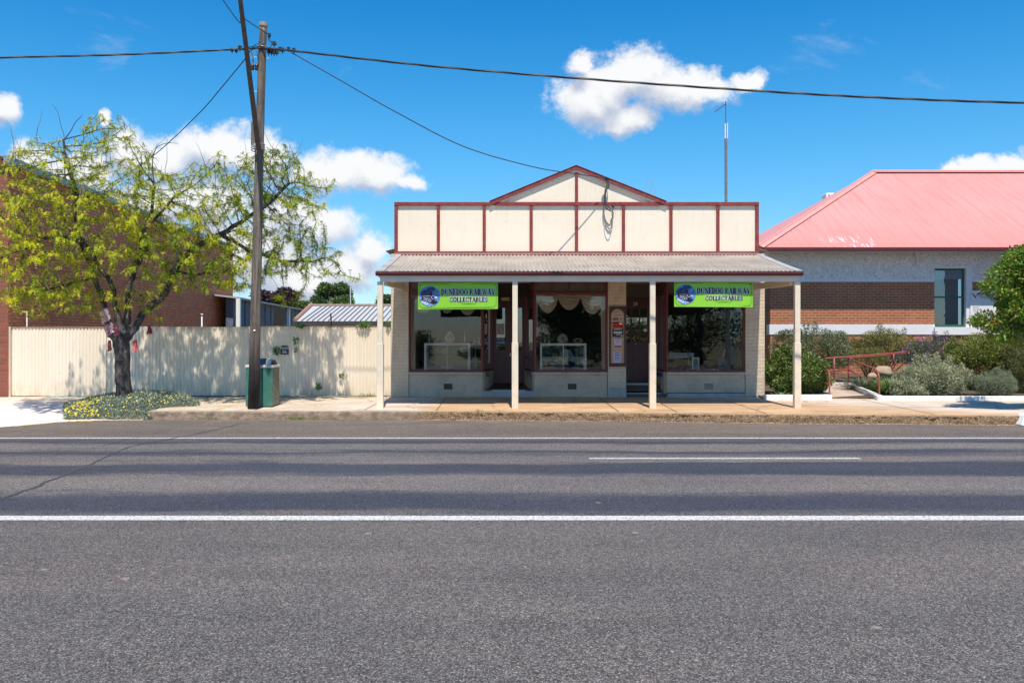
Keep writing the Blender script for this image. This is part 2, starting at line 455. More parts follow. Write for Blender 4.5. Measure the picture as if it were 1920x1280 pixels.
tag(b.build('road', M['asphalt']), kind='structure')

M['earth'] = mat('dry_grass_ground', (0.20, 0.17, 0.09), 0.95, 0.3, 0.5, 0.5, 20, dirt=(0.10, 0.13, 0.04), dirtamt=0.6, dscale=0.3)
b = MB()
prof = [(-1500, -0.02), (17.9, -0.02), (18.6, 0.10), (20.7, 0.17), (30, 0.22), (1500, 0.2)]
for (ya, za), (yb, zb) in zip(prof[:-1], prof[1:]):
    b.quad((-1500, ya, za), (1500, ya, za), (1500, yb, zb), (-1500, yb, zb))
tag(b.build('ground', M['earth']), kind='structure')

# painted lines ---------------------------------------------------
def linemat(name, wear):
    m, q, b_ = newmat(name)
    pos = q.n('ShaderNodeNewGeometry').outputs['Position']
    f = q.maprange(q.noise(pos, 45, 5, 0.75), 0.545 - wear, 0.60 - wear)
    c = q.mix(f, (0.62, 0.61, 0.59), (0.12, 0.12, 0.125))
    setc(q, b_.inputs['Base Color'], c); b_.inputs['Roughness'].default_value = 0.6
    bn = q.n('ShaderNodeBump'); bn.inputs['Strength'].default_value = 0.5; bn.inputs['Distance'].default_value = 0.004
    q.set(bn.inputs['Height'], q.noise(pos, 90, 3, 0.6)); q.t.links.new(bn.outputs[0], b_.inputs['Normal'])
    return m
M['line'] = linemat('line_paint', 0.02)
M['line_old'] = linemat('line_paint_worn', 0.05)
def line(x0, x1, ya, yb, m, name='road_marking', seg=60):
    bb = MB()
    for i in range(seg):
        a = x0 + (x1-x0)*i/seg; c = x0 + (x1-x0)*(i+1)/seg
        bb.quad((a, ya, 0.004), (c, ya, 0.004), (c, yb, 0.004), (a, yb, 0.004))
    return tag(bb.build(name, m), kind='structure')
line(-200, 200, 7.63, 7.83, M['line'])
line(-200, 200, 14.04, 14.20, M['line_old'])
dx0, dx1 = (1106-960)*11.6/F, (1617-960)*11.6/F
for k in (-3, -2, -1, 0, 1, 2, 3):
    o_ = k * 12.6
    line(dx0+o_, dx1+o_, 11.60, 11.74, M['line_old'], seg=8)
# tar-sealed crack running across the road
M['tar'] = mat('tar_seal', (0.05, 0.05, 0.056), 0.7, 0.2, 8)
bb = MB()
cr = [(-60,960),(0,937),(60,916),(130,886),(190,862),(240,838),(300,826),(360,815),(410,804),(470,790)]
pts = []
for i in range(len(cr)-1):
    for k in range(6):
        t = k/6; x = cr[i][0]*(1-t)+cr[i+1][0]*t; y = cr[i][1]*(1-t)+cr[i+1][1]*t
        Y = 1.6*F/(y-640); pts.append(((x-960)*Y/F + random.uniform(-.03,.03), Y))
for (xa, ya), (xb, yb) in zip(pts[:-1], pts[1:]):
    w = random.uniform(0.008, 0.028)
    bb.quad((xa-w, ya, .004), (xa+w, ya, .004), (xb+w, yb, .004), (xb-w, yb, .004))
tag(bb.build('road_crack', M['tar']), kind='structure')

# footpath --------------------------------------------------------
def pathmat():
    m, q, b_ = newmat('footpath_concrete')
    pos = q.n('ShaderNodeNewGeometry').outputs['Position']
    s = q.sep(pos)
    n1 = q.noise(q.comb(q.math('MULTIPLY', s[0], 0.5), s[1]), 1.6, 7, 0.65)
    grey = q.mix(q.maprange(n1, 0.35, 0.65), (0.55, 0.44, 0.34), (0.66, 0.56, 0.47))
    oran = q.mix(q.maprange(n1, 0.35, 0.65), (0.44, 0.27, 0.14), (0.62, 0.42, 0.25))
    xx = q.math('ADD', s[0], q.math('MULTIPLY', q.math('SUBTRACT', q.noise(pos, 1.5, 4, 0.6), 0.5), 1.6))
    f1 = q.maprange(xx, -2.0, -1.5)
    f2 = q.maprange(q.math('ADD', xx, q.math('MULTIPLY', q.math('SUBTRACT', s[1], 17.5), 1.3)), 7.8, 9.4, 1, 0)
    f = q.math('MULTIPLY', f1, f2)
    c = q.mix(f, grey, oran)
    sp = q.maprange(q.noise(pos, 25, 4, 0.7), 0.6, 0.72, 0, 0.5)
    c = q.mix(sp, c, (0.25, 0.19, 0.13))
    cr_ = q.n('ShaderNodeTexVoronoi', feature='DISTANCE_TO_EDGE'); q.set(cr_.inputs['Vector'], q.comb(q.math('ADD', s[0], q.math('MULTIPLY', q.noise(pos, 3, 4), .5)), s[1])); cr_.inputs['Scale'].default_value = 0.55
    c = q.mix(q.maprange(cr_.outputs['Distance'], 0.004, 0.010, 0.6, 0), c, (0.13, 0.09, 0.06))
    bl = q.maprange(q.noise(q.comb(q.math('MULTIPLY', s[0], .4), s[1]), 2.6, 7, .7), .45, .65, 0, .55)
    c = q.mix(bl, c, q.mix(1.0, c, (0.72, 0.66, 0.60), 'MULTIPLY'))
    # fallen blossom dust near the tree
    yl = q.math('MULTIPLY', q.maprange(s[0], -3.5, -6.0), q.maprange(q.noise(q.comb(q.math('MULTIPLY', s[0], 0.5), s[1]), 5, 6, 0.7), 0.50, 0.62, 0, 0.55))
    c = q.mix(yl, c, (0.48, 0.36, 0.08))
    setc(q, b_.inputs['Base Color'], c); b_.inputs['Roughness'].default_value = 0.85
    bn = q.n('ShaderNodeBump'); bn.inputs['Strength'].default_value = 0.4; bn.inputs['Distance'].default_value = 0.006
    q.set(bn.inputs['Height'], q.noise(pos, 45, 5, 0.7)); q.t.links.new(bn.outputs[0], b_.inputs['Normal'])
    return m
M['path'] = pathmat()
def pz(x, Y):      # footpath height
    ky = kerbY(x)
    return 0.180 + (0.245-0.180) * max(0, min(1.4, (Y-ky)/(20.8-ky)))
bb = MB()
X0, X1 = -7.35, 30.0
nx = 150
xs = [X0 + (X1-X0)*i/nx for i in range(nx+1)]
for xa, xb in zip(xs[:-1], xs[1:]):
    for k in range(6):
        def yy(x, k): return kerbY(x)+0.12 + (20.82-kerbY(x)-0.12)*k/6
        vs = [(xa, yy(xa,k)), (xb, yy(xb,k)), (xb, yy(xb,k+1)), (xa, yy(xa,k+1))]
        bb.quad(*[(x, y, pz(x, y)+(0.002*math.sin(x*3.1+y*2))) for x, y in vs])
tag(bb.build('footpath', M['path']), kind='structure')
# joints
M['joint'] = mat('joint_dark', (0.10, 0.07, 0.05), 0.9)
bb = MB()
for jx in (-5.3, -3.05, -1.55, 2.15, 3.3, 5.0, 8.2):
    y0, y1 = kerbY(jx)+0.14, 20.7
    lean = random.uniform(-.05, .05)
    for k in range(8):
        a = y0+(y1-y0)*k/8; c = y0+(y1-y0)*(k+1)/8
        xa = jx+lean*k/8+random.uniform(-.006,.006)
        bb.quad((xa-.009, a, pz(jx,a)+.006), (xa+.009, a, pz(jx,a)+.006), (xa+.009+lean/8, c, pz(jx,c)+.006), (xa-.009+lean/8, c, pz(jx,c)+.006))
tag(bb.build('footpath_joint', M['joint']), kind='structure')

# kerb: old exposed-aggregate concrete -----------------------------
def kerbmat():
    m, q, b_ = newmat('kerb_concrete')
    pos = q.n('ShaderNodeNewGeometry').outputs['Position']
    s = q.sep(pos)
    v = q.n('ShaderNodeTexVoronoi'); q.set(v.inputs['Vector'], pos); v.inputs['Scale'].default_value = 55
    st = q.sep(v.outputs['Color'])[0]
    rough_c = q.ramp(st, [(0, (0.10, 0.06, 0.03)), (0.35, (0.24, 0.14, 0.07)), (0.7, (0.35, 0.215, 0.11)), (1, (0.52, 0.35, 0.20))])
    sm = q.mix(q.maprange(q.noise(pos, 6, 7, 0.7), 0.35, 0.65), (0.22, 0.15, 0.10), (0.44, 0.33, 0.23))
    f = q.maprange(q.math('ADD', s[0], q.math('MULTIPLY', q.noise(pos, 4, 3), 1.0)), -1.8, -1.2, 0, 0.85)
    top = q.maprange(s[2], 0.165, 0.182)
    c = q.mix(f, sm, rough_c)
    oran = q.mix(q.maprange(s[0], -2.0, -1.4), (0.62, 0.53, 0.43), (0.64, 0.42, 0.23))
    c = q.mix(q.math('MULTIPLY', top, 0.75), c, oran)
    setc(q, b_.inputs['Base Color'], c); b_.inputs['Roughness'].default_value = 0.9
    bn = q.n('ShaderNodeBump'); bn.inputs['Strength'].default_value = 1.0; bn.inputs['Distance'].default_value = 0.02
    q.set(bn.inputs['Height'], q.math('ADD', v.outputs['Distance'], q.noise(pos, 30, 5, 0.7))); q.t.links.new(bn.outputs[0], b_.inputs['Normal'])
    return m
M['kerb'] = kerbmat()
V = []; Fq = []
nx = 1400
xs = np.linspace(-7.35, 30, nx+1)
prof = [(0.0, -0.03), (0.0, 0.02), (0.006, 0.055), (0.010, 0.09), (0.014, 0.125), (0.022, 0.155), (0.045, 0.176), (0.09, 0.181), (0.15, 0.181)]
prev = np.zeros(len(prof))
for x in xs:
    rough = 0.010 if x > -1.5 else 0.005
    prev = prev*0.55 + rng.normal(0, 1, len(prof))*rough
    ky = kerbY(x)
    for j, (dy, z) in enumerate(prof):
        d_ = prev[j] if 1 <= j <= 6 else 0
        V.append((x, ky+dy+d_, z+(d_*0.35 if 3 <= j <= 6 else 0)))
n_ = len(prof)
for i in range(nx):
    for j in range(n_-1):
        Fq.append((i*n_+j, (i+1)*n_+j, (i+1)*n_+j+1, i*n_+j+1))
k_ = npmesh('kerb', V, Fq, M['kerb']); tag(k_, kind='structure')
# end cap of the kerb at the driveway
bb = MB(); bb.xprism([(17.42, -.02), (17.44, .15), (17.48, .176), (17.56, .178), (20.8, .24), (20.8, -.02)], -7.45, -7.352)
tag(bb.build('kerb_return', M['kerb']), kind='structure')
# pale grit line against the kerb foot
M['grit'] = mat('kerb_grit', (0.55, 0.43, 0.30), 0.95, 0.35, 20)
bb = MB()
for i in range(420):
    x = -2.2 + i*0.03; w = abs(rng.normal(0, .03))+.006
    bb.quad((x, kerbY(x)-w, .004), (x+.03, kerbY(x+.03)-w*rng.uniform(.5,1.2), .004), (x+.03, kerbY(x+.03)+.01, .006), (x, kerbY(x)+.01, .006))
tag(bb.build('road_grit', M['grit']), kind='stuff', label='pale grit washed against the foot of the rough kerb', cat='grit')

# driveway --------------------------------------------------------
M['drive'] = mat('driveway_concrete', (0.70, 0.625, 0.58), 0.8, 0.05, 0.8, 0.2, 40)
M['drive2'] = mat('driveway_strip', (0.66, 0.54, 0.44), 0.85, 0.06, 1.5, 0.3, 30, dirt=(0.4, 0.33, 0.27), dirtamt=0.4, dscale=2)
def edgeY(x): return float(np.interp(x, [-40, -14, -11, -9.5, -8.95, -8.2, -7.35], [12.6, 13.4, 14.9, 15.75, 17.0, 17.35, 17.44]))
bb = MB(); xs = np.linspace(-40, -7.46, 90)
for xa, xb in zip(xs[:-1], xs[1:]):
    for k in range(6):
        def pt(x, k):
            y0 = edgeY(x); t = k/6; return (x, y0+(19.75-y0)*t, 0.008+0.20*t**0.8)
        bb.quad(pt(xa,k), pt(xb,k), pt(xb,k+1), pt(xa,k+1))
tag(bb.build('driveway', M['drive']), kind='structure')
bb = MB(); bb.quad((-40, 19.75, .208), (-7.46, 19.75, .208), (-7.46, 20.9, .245), (-40, 20.9, .245))
tag(bb.build('driveway_apron', M['drive2']), kind='structure')
# dusty yellow edge where driveway meets the road
M['ydust'] = mat('yellow_dust', (0.52, 0.40, 0.16), 0.95, 0.3, 9)
bb = MB(); xs = np.linspace(-9.35, -7.5, 40)
for xa, xb in zip(xs[:-1], xs[1:]):
    w = rng.uniform(.05, .16)
    bb.quad((xa, edgeY(xa)-w, .005), (xb, edgeY(xb)-w, .005), (xb, edgeY(xb)+.02, .012), (xa, edgeY(xa)+.02, .012))
tag(bb.build('road_dust', M['ydust']), kind='stuff', label='yellow dust along the edge of the pale driveway', cat='dust')

# ================================================================ SHOP
shop = thing('shop_building', 'cream and maroon corner style shop with stepped parapet and posted verandah', 'shop', (1.6, WALLY, 0.24))
tag(shop, 'single storey cream shop with maroon trimmed parapet and verandah on four posts')
T = 0.35
def SZ(py): return gz(py)
def SX(px): return gx(px)
XL, XR = SX(733), SX(1434)
ZT = 3.62                     # verandah roof meets wall here
zb = 0.235
# piers
def pier(pa, pb, y0=WALLY, y1=WALLY+T, z0=zb, z1=ZT+.1, name='pier', m='pier'):
    return MB().box(SX(pa), SX(pb), y0, y1, z0, z1).build(name, M[m], shop, bevel=.008)
pier(733, 766); pier(1398, 1434)
pier(1140, 1174, z0=gz(727))
MB().box(SX(1139.5), SX(1174.5), WALLY-.02, WALLY+T, zb-.02, gz(727)).build('plinth', M['plinth'], shop, bevel=.02)
MB().box(SX(1408), SX(1434)+.015, WALLY-.03, WALLY+T, zb-.05, gz(741)).build('plinth', M['plinth'], shop, bevel=.02)
# head band above windows, behind the verandah roof
MB().box(XL+.002, XR-.002, WALLY+.03, WALLY+T-.01, gz(527), ZT+.12).build('wall', M['pier'], shop)
# main body side and rear walls
zr = 3.75
w = MB(); w.box(XL+.003, XL+T, WALLY+T, 33, zb-.1, zr); w.box(XR-T, XR-.003, WALLY+T, 33, zb-.1, zr); w.box(XL+T, XR-T, 32.7, 33, zb-.1, zr)
w.build('wall', M['pier'], shop)
# roof of the body: low gable, corrugated
M['rooftin'] = mat('weathered_tin', (0.40, 0.385, 0.36), 0.55, 0.15, 1.5, 0.2, 20, metal=0.3, dirt=(0.32, 0.2, 0.13), dirtamt=0.4)
def corr_sheet(name, m, parent, pt, n, amp, rows, per=8):
    """pt(u,v)->(pos Vector, normal Vector); u in 0..1 across n ribs"""
    V = []; Fq = []
    nu = n*per
    for i in range(nu+1):
        for j in range(rows+1):
            p, nn = pt(i/nu, j/rows)
            V.append(tuple(Vector(p) + Vector(nn)*amp*math.sin(2*math.pi*i/per)))
    for i in range(nu):
        for j in range(rows):
            Fq.append((i*(rows+1)+j, (i+1)*(rows+1)+j, (i+1)*(rows+1)+j+1, i*(rows+1)+j+1))
    return npmesh(name, V, Fq, m, parent, smooth=True)
xm = (XL+XR)/2
def rp(u_, v_):
    y = WALLY+.45 + u_*(33-WALLY-.4)
    x = XL-.2 + v_*(XR-XL+.4)
    h = zr+.1 + 1.2*(1-abs(x-xm)/((XR-XL)/2+.2))
    return (x, y, h), (0, 0, 1)
corr_sheet('roof', M['rooftin'], shop, rp, 140, .009, 2, 4)
# parapet ----------------------------------------------------------
pf = WALLY                     # parapet front plane
pz0, pz1 = gz(478), gz(379)
PX0, PX1 = SX(739.5), SX(1422.5)
apx = (SX(1080), gz(311)); pbl, pbr = SX(918), SX(1249)
par = MB(); par.box(PX0+.02, PX1-.02, pf+.02, pf+.11, pz0-.12, pz1-.02); par.build('parapet', M['panel'], shop)
ped = MB(); ped.prism([(pbl+.15, pz1-.02), (pbr-.15, pz1-.02), (apx[0], apx[1]-.05)], pf+.02, pf+.11); ped.build('pediment', M['panel'], shop)
MB().box(PX0+.05, PX1-.05, pf+.11, pf+.35, 3.55, pz1-.1).build('parapet_frame', M['brown'], shop)
for px in (742, 822, 908, 996, 1081, 1169, 1258, 1346, 1421):
    wd = .038 if px not in (742, 1421) else .042
    x = SX(px)
    if px == 742: x = PX0+wd
    if px == 1421: x = PX1-wd
    MB().box(x-wd, x+wd, pf-.024, pf+.02, pz0+.085, pz1-.085).build('trim', M['maroon'], shop, bevel=.004)
x = SX(1081); MB().box(x-.036, x+.036, pf-.022, pf+.02, pz1+.002, apx[1]-.17).build('trim', M['maroon'], shop, bevel=.004)
tb = MB(); tb.box(PX0, PX1, pf-.035, pf+.14, pz1-.085, pz1); tb.build('top_trim', M['maroon'], shop, bevel=.006)
tb = MB()
cx = PX0
for seg in (2.9, 1.6, 2.25, 2.13):
    e = min(PX1, cx+seg); tb.box(cx+.001, e-.003, pf-.05-random.uniform(0,.008), pf+.02, pz0-.01+random.uniform(-.006,.006), pz0+.085); cx = e
tb.build('bottom_trim', M['maroon'], shop, bevel=.005)
# raking barge boards with a cream soffit under them
def rake(xa, za, xb, zbb):
    dx, dz = xb-xa, zbb-za; L = math.hypot(dx, dz); nx_, nz_ = dz/L, -dx/L
    if nz_ > 0: nx_, nz_ = -nx_, -nz_
    h = .095
    MB().prism([(xa, za), (xb, zbb), (xb+nx_*h*0, zbb-h*1.06), (xa, za-h*1.06)] if xa < xb else [(xa, za), (xa, za-h*1.06), (xb, zbb-h*1.06), (xb, zbb)], pf-.055, pf-.03).build('bargeboard', M['maroon'], shop)
    MB().prism([(xa, za-.03), (xb, zbb-.03), (xb, zbb-.06), (xa, za-.06)] if xa < xb else [(xa, za-.03), (xa, za-.06), (xb, zbb-.06), (xb, zbb-.03)], pf-.03, pf+.16).build('soffit', M['cream'], shop)
    MB().prism([(xa, za+.012), (xb, zbb+.012), (xb, zbb-.0), (xa, za)] if xa < xb else [(xa, za+.012), (xa, za), (xb, zbb), (xb, zbb+.012)], pf-.07, pf+.2).build('capping', M['maroon'], shop)
    q0 = h*1.06; q1 = q0+.05
    MB().prism([(xa, za-q1), (xb, zbb-q1), (xb, zbb-q0), (xa, za-q0)] if xa < xb else [(xa, za-q1), (xa, za-q0), (xb, zbb-q0), (xb, zbb-q1)], pf-.03, pf+.02).build('moulding', M['cream'], shop)
rake(pbl, pz1+.012, apx[0], apx[1]); rake(pbr, pz1+.012, apx[0], apx[1])

# verandah ---------------------------------------------------------
GY = 17.9
rz0, rz1 = gz(509, GY)+.005, gz(477.5)
rx0, rx1 = gx(706.5, GY), gx(1503, GY)
def vroof():
    m, q, b_ = newmat('verandah_tin')
    pos = q.n('ShaderNodeNewGeometry').outputs['Position']; s = q.sep(pos)
    c = q.mix(q.maprange(q.noise(pos, 1.3, 6, 0.65), 0.35, 0.65), (0.33, 0.285, 0.24), (0.46, 0.41, 0.35))
    st = q.noise(q.comb(q.math('MULTIPLY', s[0], 9), q.math('MULTIPLY', s[1], 0.6)), 1.5, 4, 0.6)
    c = q.mix(q.maprange(st, 0.5, 0.7, 0, .45), c, (0.24, 0.185, 0.14))
    rust = q.maprange(q.noise(pos, 6, 7, 0.75), 0.62, 0.74, 0, .6)
    c = q.mix(rust, c, (0.26, 0.13, 0.07))
    setc(q, b_.inputs['Base Color'], c); b_.inputs['Roughness'].default_value = 0.6; b_.inputs['Metallic'].default_value = 0.15
    return m
M['vroof'] = vroof()
nr = int((rx1-rx0)/.09)
def vp(u_, v_):
    x = rx0 + u_*(rx1-rx0)
    y = GY-.01 + v_*(WALLY-GY+.02)
    z = rz0 + (rz1-rz0)*(v_*0.92 + 0.08*v_*v_)
    return (x, y, z), (0, -.2, .98)
vr = corr_sheet('verandah_roof', M['vroof'], shop, vp, nr, .016, 6, 8)
# flashing strips at both ends and seams
M['flash'] = mat('flashing', (0.52, 0.49, 0.46), 0.5, 0.15, 4, metal=0.3, dirt=(0.3,.2,.15), dirtamt=.5)
for xx, dxx in ((rx0-.01, .16), (rx1+.01, -.14)):
    f = MB()
    for k in range(6):
        (a, _), (c, _) = vp(0, k/6), vp(0, (k+1)/6)
        xa, xb = sorted((xx, xx+dxx))
        f.add([(xa, a[1], a[2]+.018), (xb, a[1], a[2]+.022), (xb, c[1], c[2]+.022), (xa, c[1], c[2]+.018),
               (xa, a[1], a[2]-.05), (xa, c[1], c[2]-.05), (xb, a[1], a[2]-.03), (xb, c[1], c[2]-.03)],
              [(0,1,2,3), (0,3,5,4), (1,6,7,2), (4,5,7,6), (0,4,6,1), (3,2,7,5)])
    f.build('flashing', M['flash'], shop)
wf = MB(); wf.box(PX0, PX1, WALLY-.06, WALLY+.02, rz1+.012, rz1+.03); wf.build('wall_flashing', M['flash'], shop)
# gutter
gt = MB()
gp = [(GY-.06, rz0-.006), (GY-.066, rz0-.05), (GY-.05, rz0-.09), (GY+.035, rz0-.095), (GY+.035, rz0-.085), (GY-.04, rz0-.08), (GY-.055, rz0-.05), (GY-.05, rz0-.006)]
gt.xprism(gp, rx0-.02, rx1+.02)
for xx in (rx0-.021, rx1+.02-.002):
    gt.xprism([(GY-.058, rz0-.01), (GY+.035, rz0-.01), (GY+.035, rz0-.092), (GY-.048, rz0-.088), (GY-.063, rz0-.05)], xx, xx+.004)
gt.build('gutter', M['dkmaroon'] if False else mat('gutter_maroon', (0.10, 0.018, 0.018), 0.35, 0.15, 5), shop)
# fascia + beam
bz1 = rz0-.06; PY = 18.0
MB().box(rx0+.03, rx1-.03, GY+.0, GY+.03, gz(520, GY), bz1).build('fascia', M['beam'], shop)
MB().box(rx0+.06, rx1-.06, PY-.055, PY-.012, gz(528, PY-.05), gz(519.2, PY-.05)).build('beam', M['beam'], shop, bevel=.004)
MB().box(rx0+.04, rx1-.04, GY+.03, PY+.05, gz(520, GY)+.004, gz(520, GY)+.02).build('soffit', M['beam'], shop)
# end rafters & sloping end brackets, purlins
for xx in (rx0+.07, 2.9, .05, rx1-.12):
    r_ = MB(); r_.add([(xx, GY+.05, rz0-.02), (xx+.05, GY+.05, rz0-.02), (xx+.05, WALLY, rz1-.03), (xx, WALLY, rz1-.03),
                       (xx, GY+.05, rz0-.12), (xx+.05, GY+.05, rz0-.12), (xx+.05, WALLY, rz1-.13), (xx, WALLY, rz1-.13)],
                      [(0,1,2,3),(4,7,6,5),(0,4,5,1),(1,5,6,2),(2,6,7,3),(3,7,4,0)])
    r_.build('rafter', M['cream'], shop)
for yy_ in (18.9, 19.9):
    zz = vp(0, (yy_-GY)/(WALLY-GY))[0][2]
    MB().box(rx0+.13, rx1-.13, yy_-.03, yy_+.03, zz-.09, zz-.02).build('purlin', M['cream'], shop)
# horizontal brackets to the side
for s_, px in ((1, 719), (-1, 1488)):
    xa = gx(px, PY)
    e = MB(); e.add([(xa, PY+.05, 2.78), (xa+.06*s_, PY+.05, 2.78), (xa+.06*s_, WALLY, 2.86), (xa, WALLY, 2.86),
                     (xa, PY+.05, 2.87), (xa+.06*s_, PY+.05, 2.87), (xa+.06*s_, WALLY, 3.02), (xa, WALLY, 3.02)],
                    [(0,1,2,3),(4,7,6,5),(0,4,5,1),(1,5,6,2),(2,6,7,3),(3,7,4,0)])
    e.build('side_beam', M['cream'], shop)
# posts
for i, (pt_, pb_, ys) in enumerate(((713.2, 713, 644), (966.3, 965, 642), (1223.7, 1223, 644), (1494.5, 1494, 643))):
    xt, xb = gx(pt_, PY), gx(pb_, PY)
    xm_ = (xt+xb)/2
    zs = gz(ys, PY-.06)
    yb_ = PY
    b0 = pz(xb, PY)-.01
    po = MB(); po.box(xm_-.056, xm_+.056, yb_-.056, yb_+.056, zs, gz(527.5, PY-.05)); po.box(xm_-.068, xm_+.068, yb_-.068, yb_+.068, b0, zs+.002)
    p_ = po.build('verandah_post', M['post'], shop, bevel=.006)
    if i == 1: tag(p_, 'verandah post with grey scuffed paint')
# ceiling-less underside ok (tin seen from below)

# shop fronts -------------------------------------------------------
zs0, zs1 = gz(697.5), gz(527)      # sill top, head
sill_h = .06
def riser(pa, pb, plinth=False):
    r_ = MB(); r_.box(SX(pa), SX(pb), WALLY+.03, WALLY+.25, zb-.05 if not plinth else gz(736), zs0-sill_h); r_.build('stall_riser', M['render'], shop, bevel=.01)
    MB().box(SX(pa)-.0, SX(pb)+.0, WALLY-.015, WALLY+.28, zs0-sill_h, zs0).build('window_sill', M['render'], shop, bevel=.008)
    if plinth:
        MB().box(SX(pa)+.02, SX(pb), WALLY-.01, WALLY+.25, zb-.05, gz(737)).build('plinth', M['plinth'], shop, bevel=.02)
riser(766.3, 905); riser(1002, 1139.3); riser(1250, 1397.8, True)
def vent(px, py):
    x, z = SX(px), gz(py); y = WALLY+.022
    v_ = MB(); v_.box(x-.105, x+.105, y-.002, y+.02, z-.07, z+.07)
    for i in range(6): v_.box(x-.1+i*.036, x-.1+i*.036+.016, y-.012, y-.002, z-.065, z+.065)
    for k in range(4): v_.box(x-.1, x+.1, y-.014, y-.0125, z-.06+k*.036, z-.06+k*.036+.012)
    v_.build('air_vent', mat('vent_terracotta', (0.12, 0.085, 0.06), 0.85) if px < 1200 else mat('vent_cream', (0.34, 0.29, 0.22), .8), shop)
vent(840, 724.5); vent(1073, 724.5); vent(1330, 724)
FR = 'dkmaroon'
M['fr'] = mat('frame_maroon', (0.15, 0.024, 0.022), 0.4, 0.15, 5)
def window(pa, pb, tz, mull=()):
    """maroon framed shop window: frame part with pane sub-parts; tz = transom y px"""
    xa, xb = SX(pa), SX(pb); y0, y1 = WALLY+.06, WALLY+.13
    z0, z1, zt = zs0, zs1, gz(tz)
    f = MB(); w_ = .045
    f.box(xa, xa+w_, y0, y1, z0, z1); f.box(xb-w_, xb, y0, y1, z0, z1)
    f.box(xa+w_, xb-w_, y0, y1, z0, z0+.05); f.box(xa+w_, xb-w_, y0, y1, z1-.04, z1)
    f.box(xa+w_, xb-w_, y0-.02, y1, zt-.03, zt+.03)
    for mpx in mull: f.box(SX(mpx)-.02, SX(mpx)+.02, y0+.005, y1-.005, zt+.03, z1-.04)
    fo = f.build('window_frame', M['fr'], shop, bevel=.004)
    MB().box(xa+w_, xb-w_, y0+.03, y0+.036, z0+.05, zt-.03).build('pane', M['glass'], fo)
    MB().box(xa+w_, xb-w_, y0+.03, y0+.036, zt+.03, z1-.04).build('transom_pane', M['frost'], fo)
    return fo
M['frost'] = mat('frosted_glass', (0.10, 0.09, 0.075), 0.25, 0.2, 20)
window(766.3, 905, 548, (800, 835, 870)); window(1002, 1139.3, 549.5, (1037, 1068, 1101)); window(1250, 1397.8, 547, (1287, 1324, 1361))

def splay(xa, ya, xb, yb, zfa, zfb, tz=548, pan=True, r=True):
    """angled return of a shop window from (xa,ya) to (xb,yb): riser, frame, pane"""
    zt = gz(tz)
    A, B = Vector((xa, ya, 0)), Vector((xb, yb, 0)); dv = (B-A); L = dv.length; t = dv/L; n = Vector((t.y, -t.x, 0))
    def bx(mb, s0, s1, n0, n1, z0, z1, z0b=None):
        p = [A+t*s0+n*n0, A+t*s1+n*n0, A+t*s1+n*n1, A+t*s0+n*n1]
        zb0 = z0 if z0b is None else z0b
        zz = [z0, zb0, zb0, z0]
        mb.add([(q_.x, q_.y, z_) for q_, z_ in zip(p, zz)] + [(q_.x, q_.y, z1) for q_ in p],
               [(0,3,2,1),(4,5,6,7),(0,1,5,4),(1,2,6,5),(2,3,7,6),(3,0,4,7)])
    if r:
        m_ = MB(); bx(m_, .0, L, -.04, .04, zfa-.1, zs0-sill_h-.003, zfb-.1); m_.build('stall_riser', M['render'], shop)
        m_ = MB(); bx(m_, .0, L, -.05, .05, zs0-sill_h-.003, zs0-.003); m_.build('window_sill', M['render'], shop)
    m_ = MB(); w_ = .045
    bx(m_, .0, w_, -.035, .035, zs0, zs1-.002); bx(m_, L-w_, L, -.035, .035, zs0, zs1-.002)
    bx(m_, w_, L-w_, -.03, .03, zs0, zs0+.05); bx(m_, w_, L-w_, -.03, .03, zt-.03, zt+.03); bx(m_, w_, L-w_, -.03, .03, zs1-.05, zs1-.002)
    fo = m_.build('window_frame', M['fr'], shop)
    m_ = MB(); bx(m_, w_, L-w_, -.004, .004, zs0+.05, zt-.03); m_.build('pane', M['glass'], fo)
    m_ = MB(); bx(m_, w_, L-w_, -.004, .004, zt+.03, zs1-.05); m_.build('transom_pane', M['frost'], fo)
RY = 22.2                       # recess back plane
fl0, fl1 = gz(733), .50
splay(SX(905)-.0, WALLY+.13, gx(922, RY), RY, fl0, fl1)
splay(SX(1002)+.0, WALLY+.13, gx(986, RY), RY, fl0, fl1)
# recess 1 floor + threshold
fm = mat('tiled_floor', (0.09, 0.05, 0.035), 0.5, .2, 6)
b = MB(); b.add([(SX(905), WALLY+.25, fl0-.01), (SX(1002), WALLY+.25, fl0-.01), (gx(988,RY), RY+.1, fl1), (gx(920,RY), RY+.1, fl1)], [(0,1,2,3)]); b.build('entry_floor', fm, shop)
MB().box(SX(905)+.0, SX(1002)-.0, WALLY+.035, WALLY+.25, zb-.05, fl0).build('threshold', M['plinth'], shop, bevel=.01)
MB().box(SX(922), SX(985), WALLY+.03, WALLY+.12, fl0+.0005, fl0+.022).build('door_mat', M['galv'], shop)
M['ceil'] = mat('soffit_board', (0.35, 0.28, 0.21), .8)
MB().box(SX(905), SX(1002), WALLY+.13, RY+.2, zs1-.001, zs1+.02).build('entry_ceiling', M['ceil'], shop)
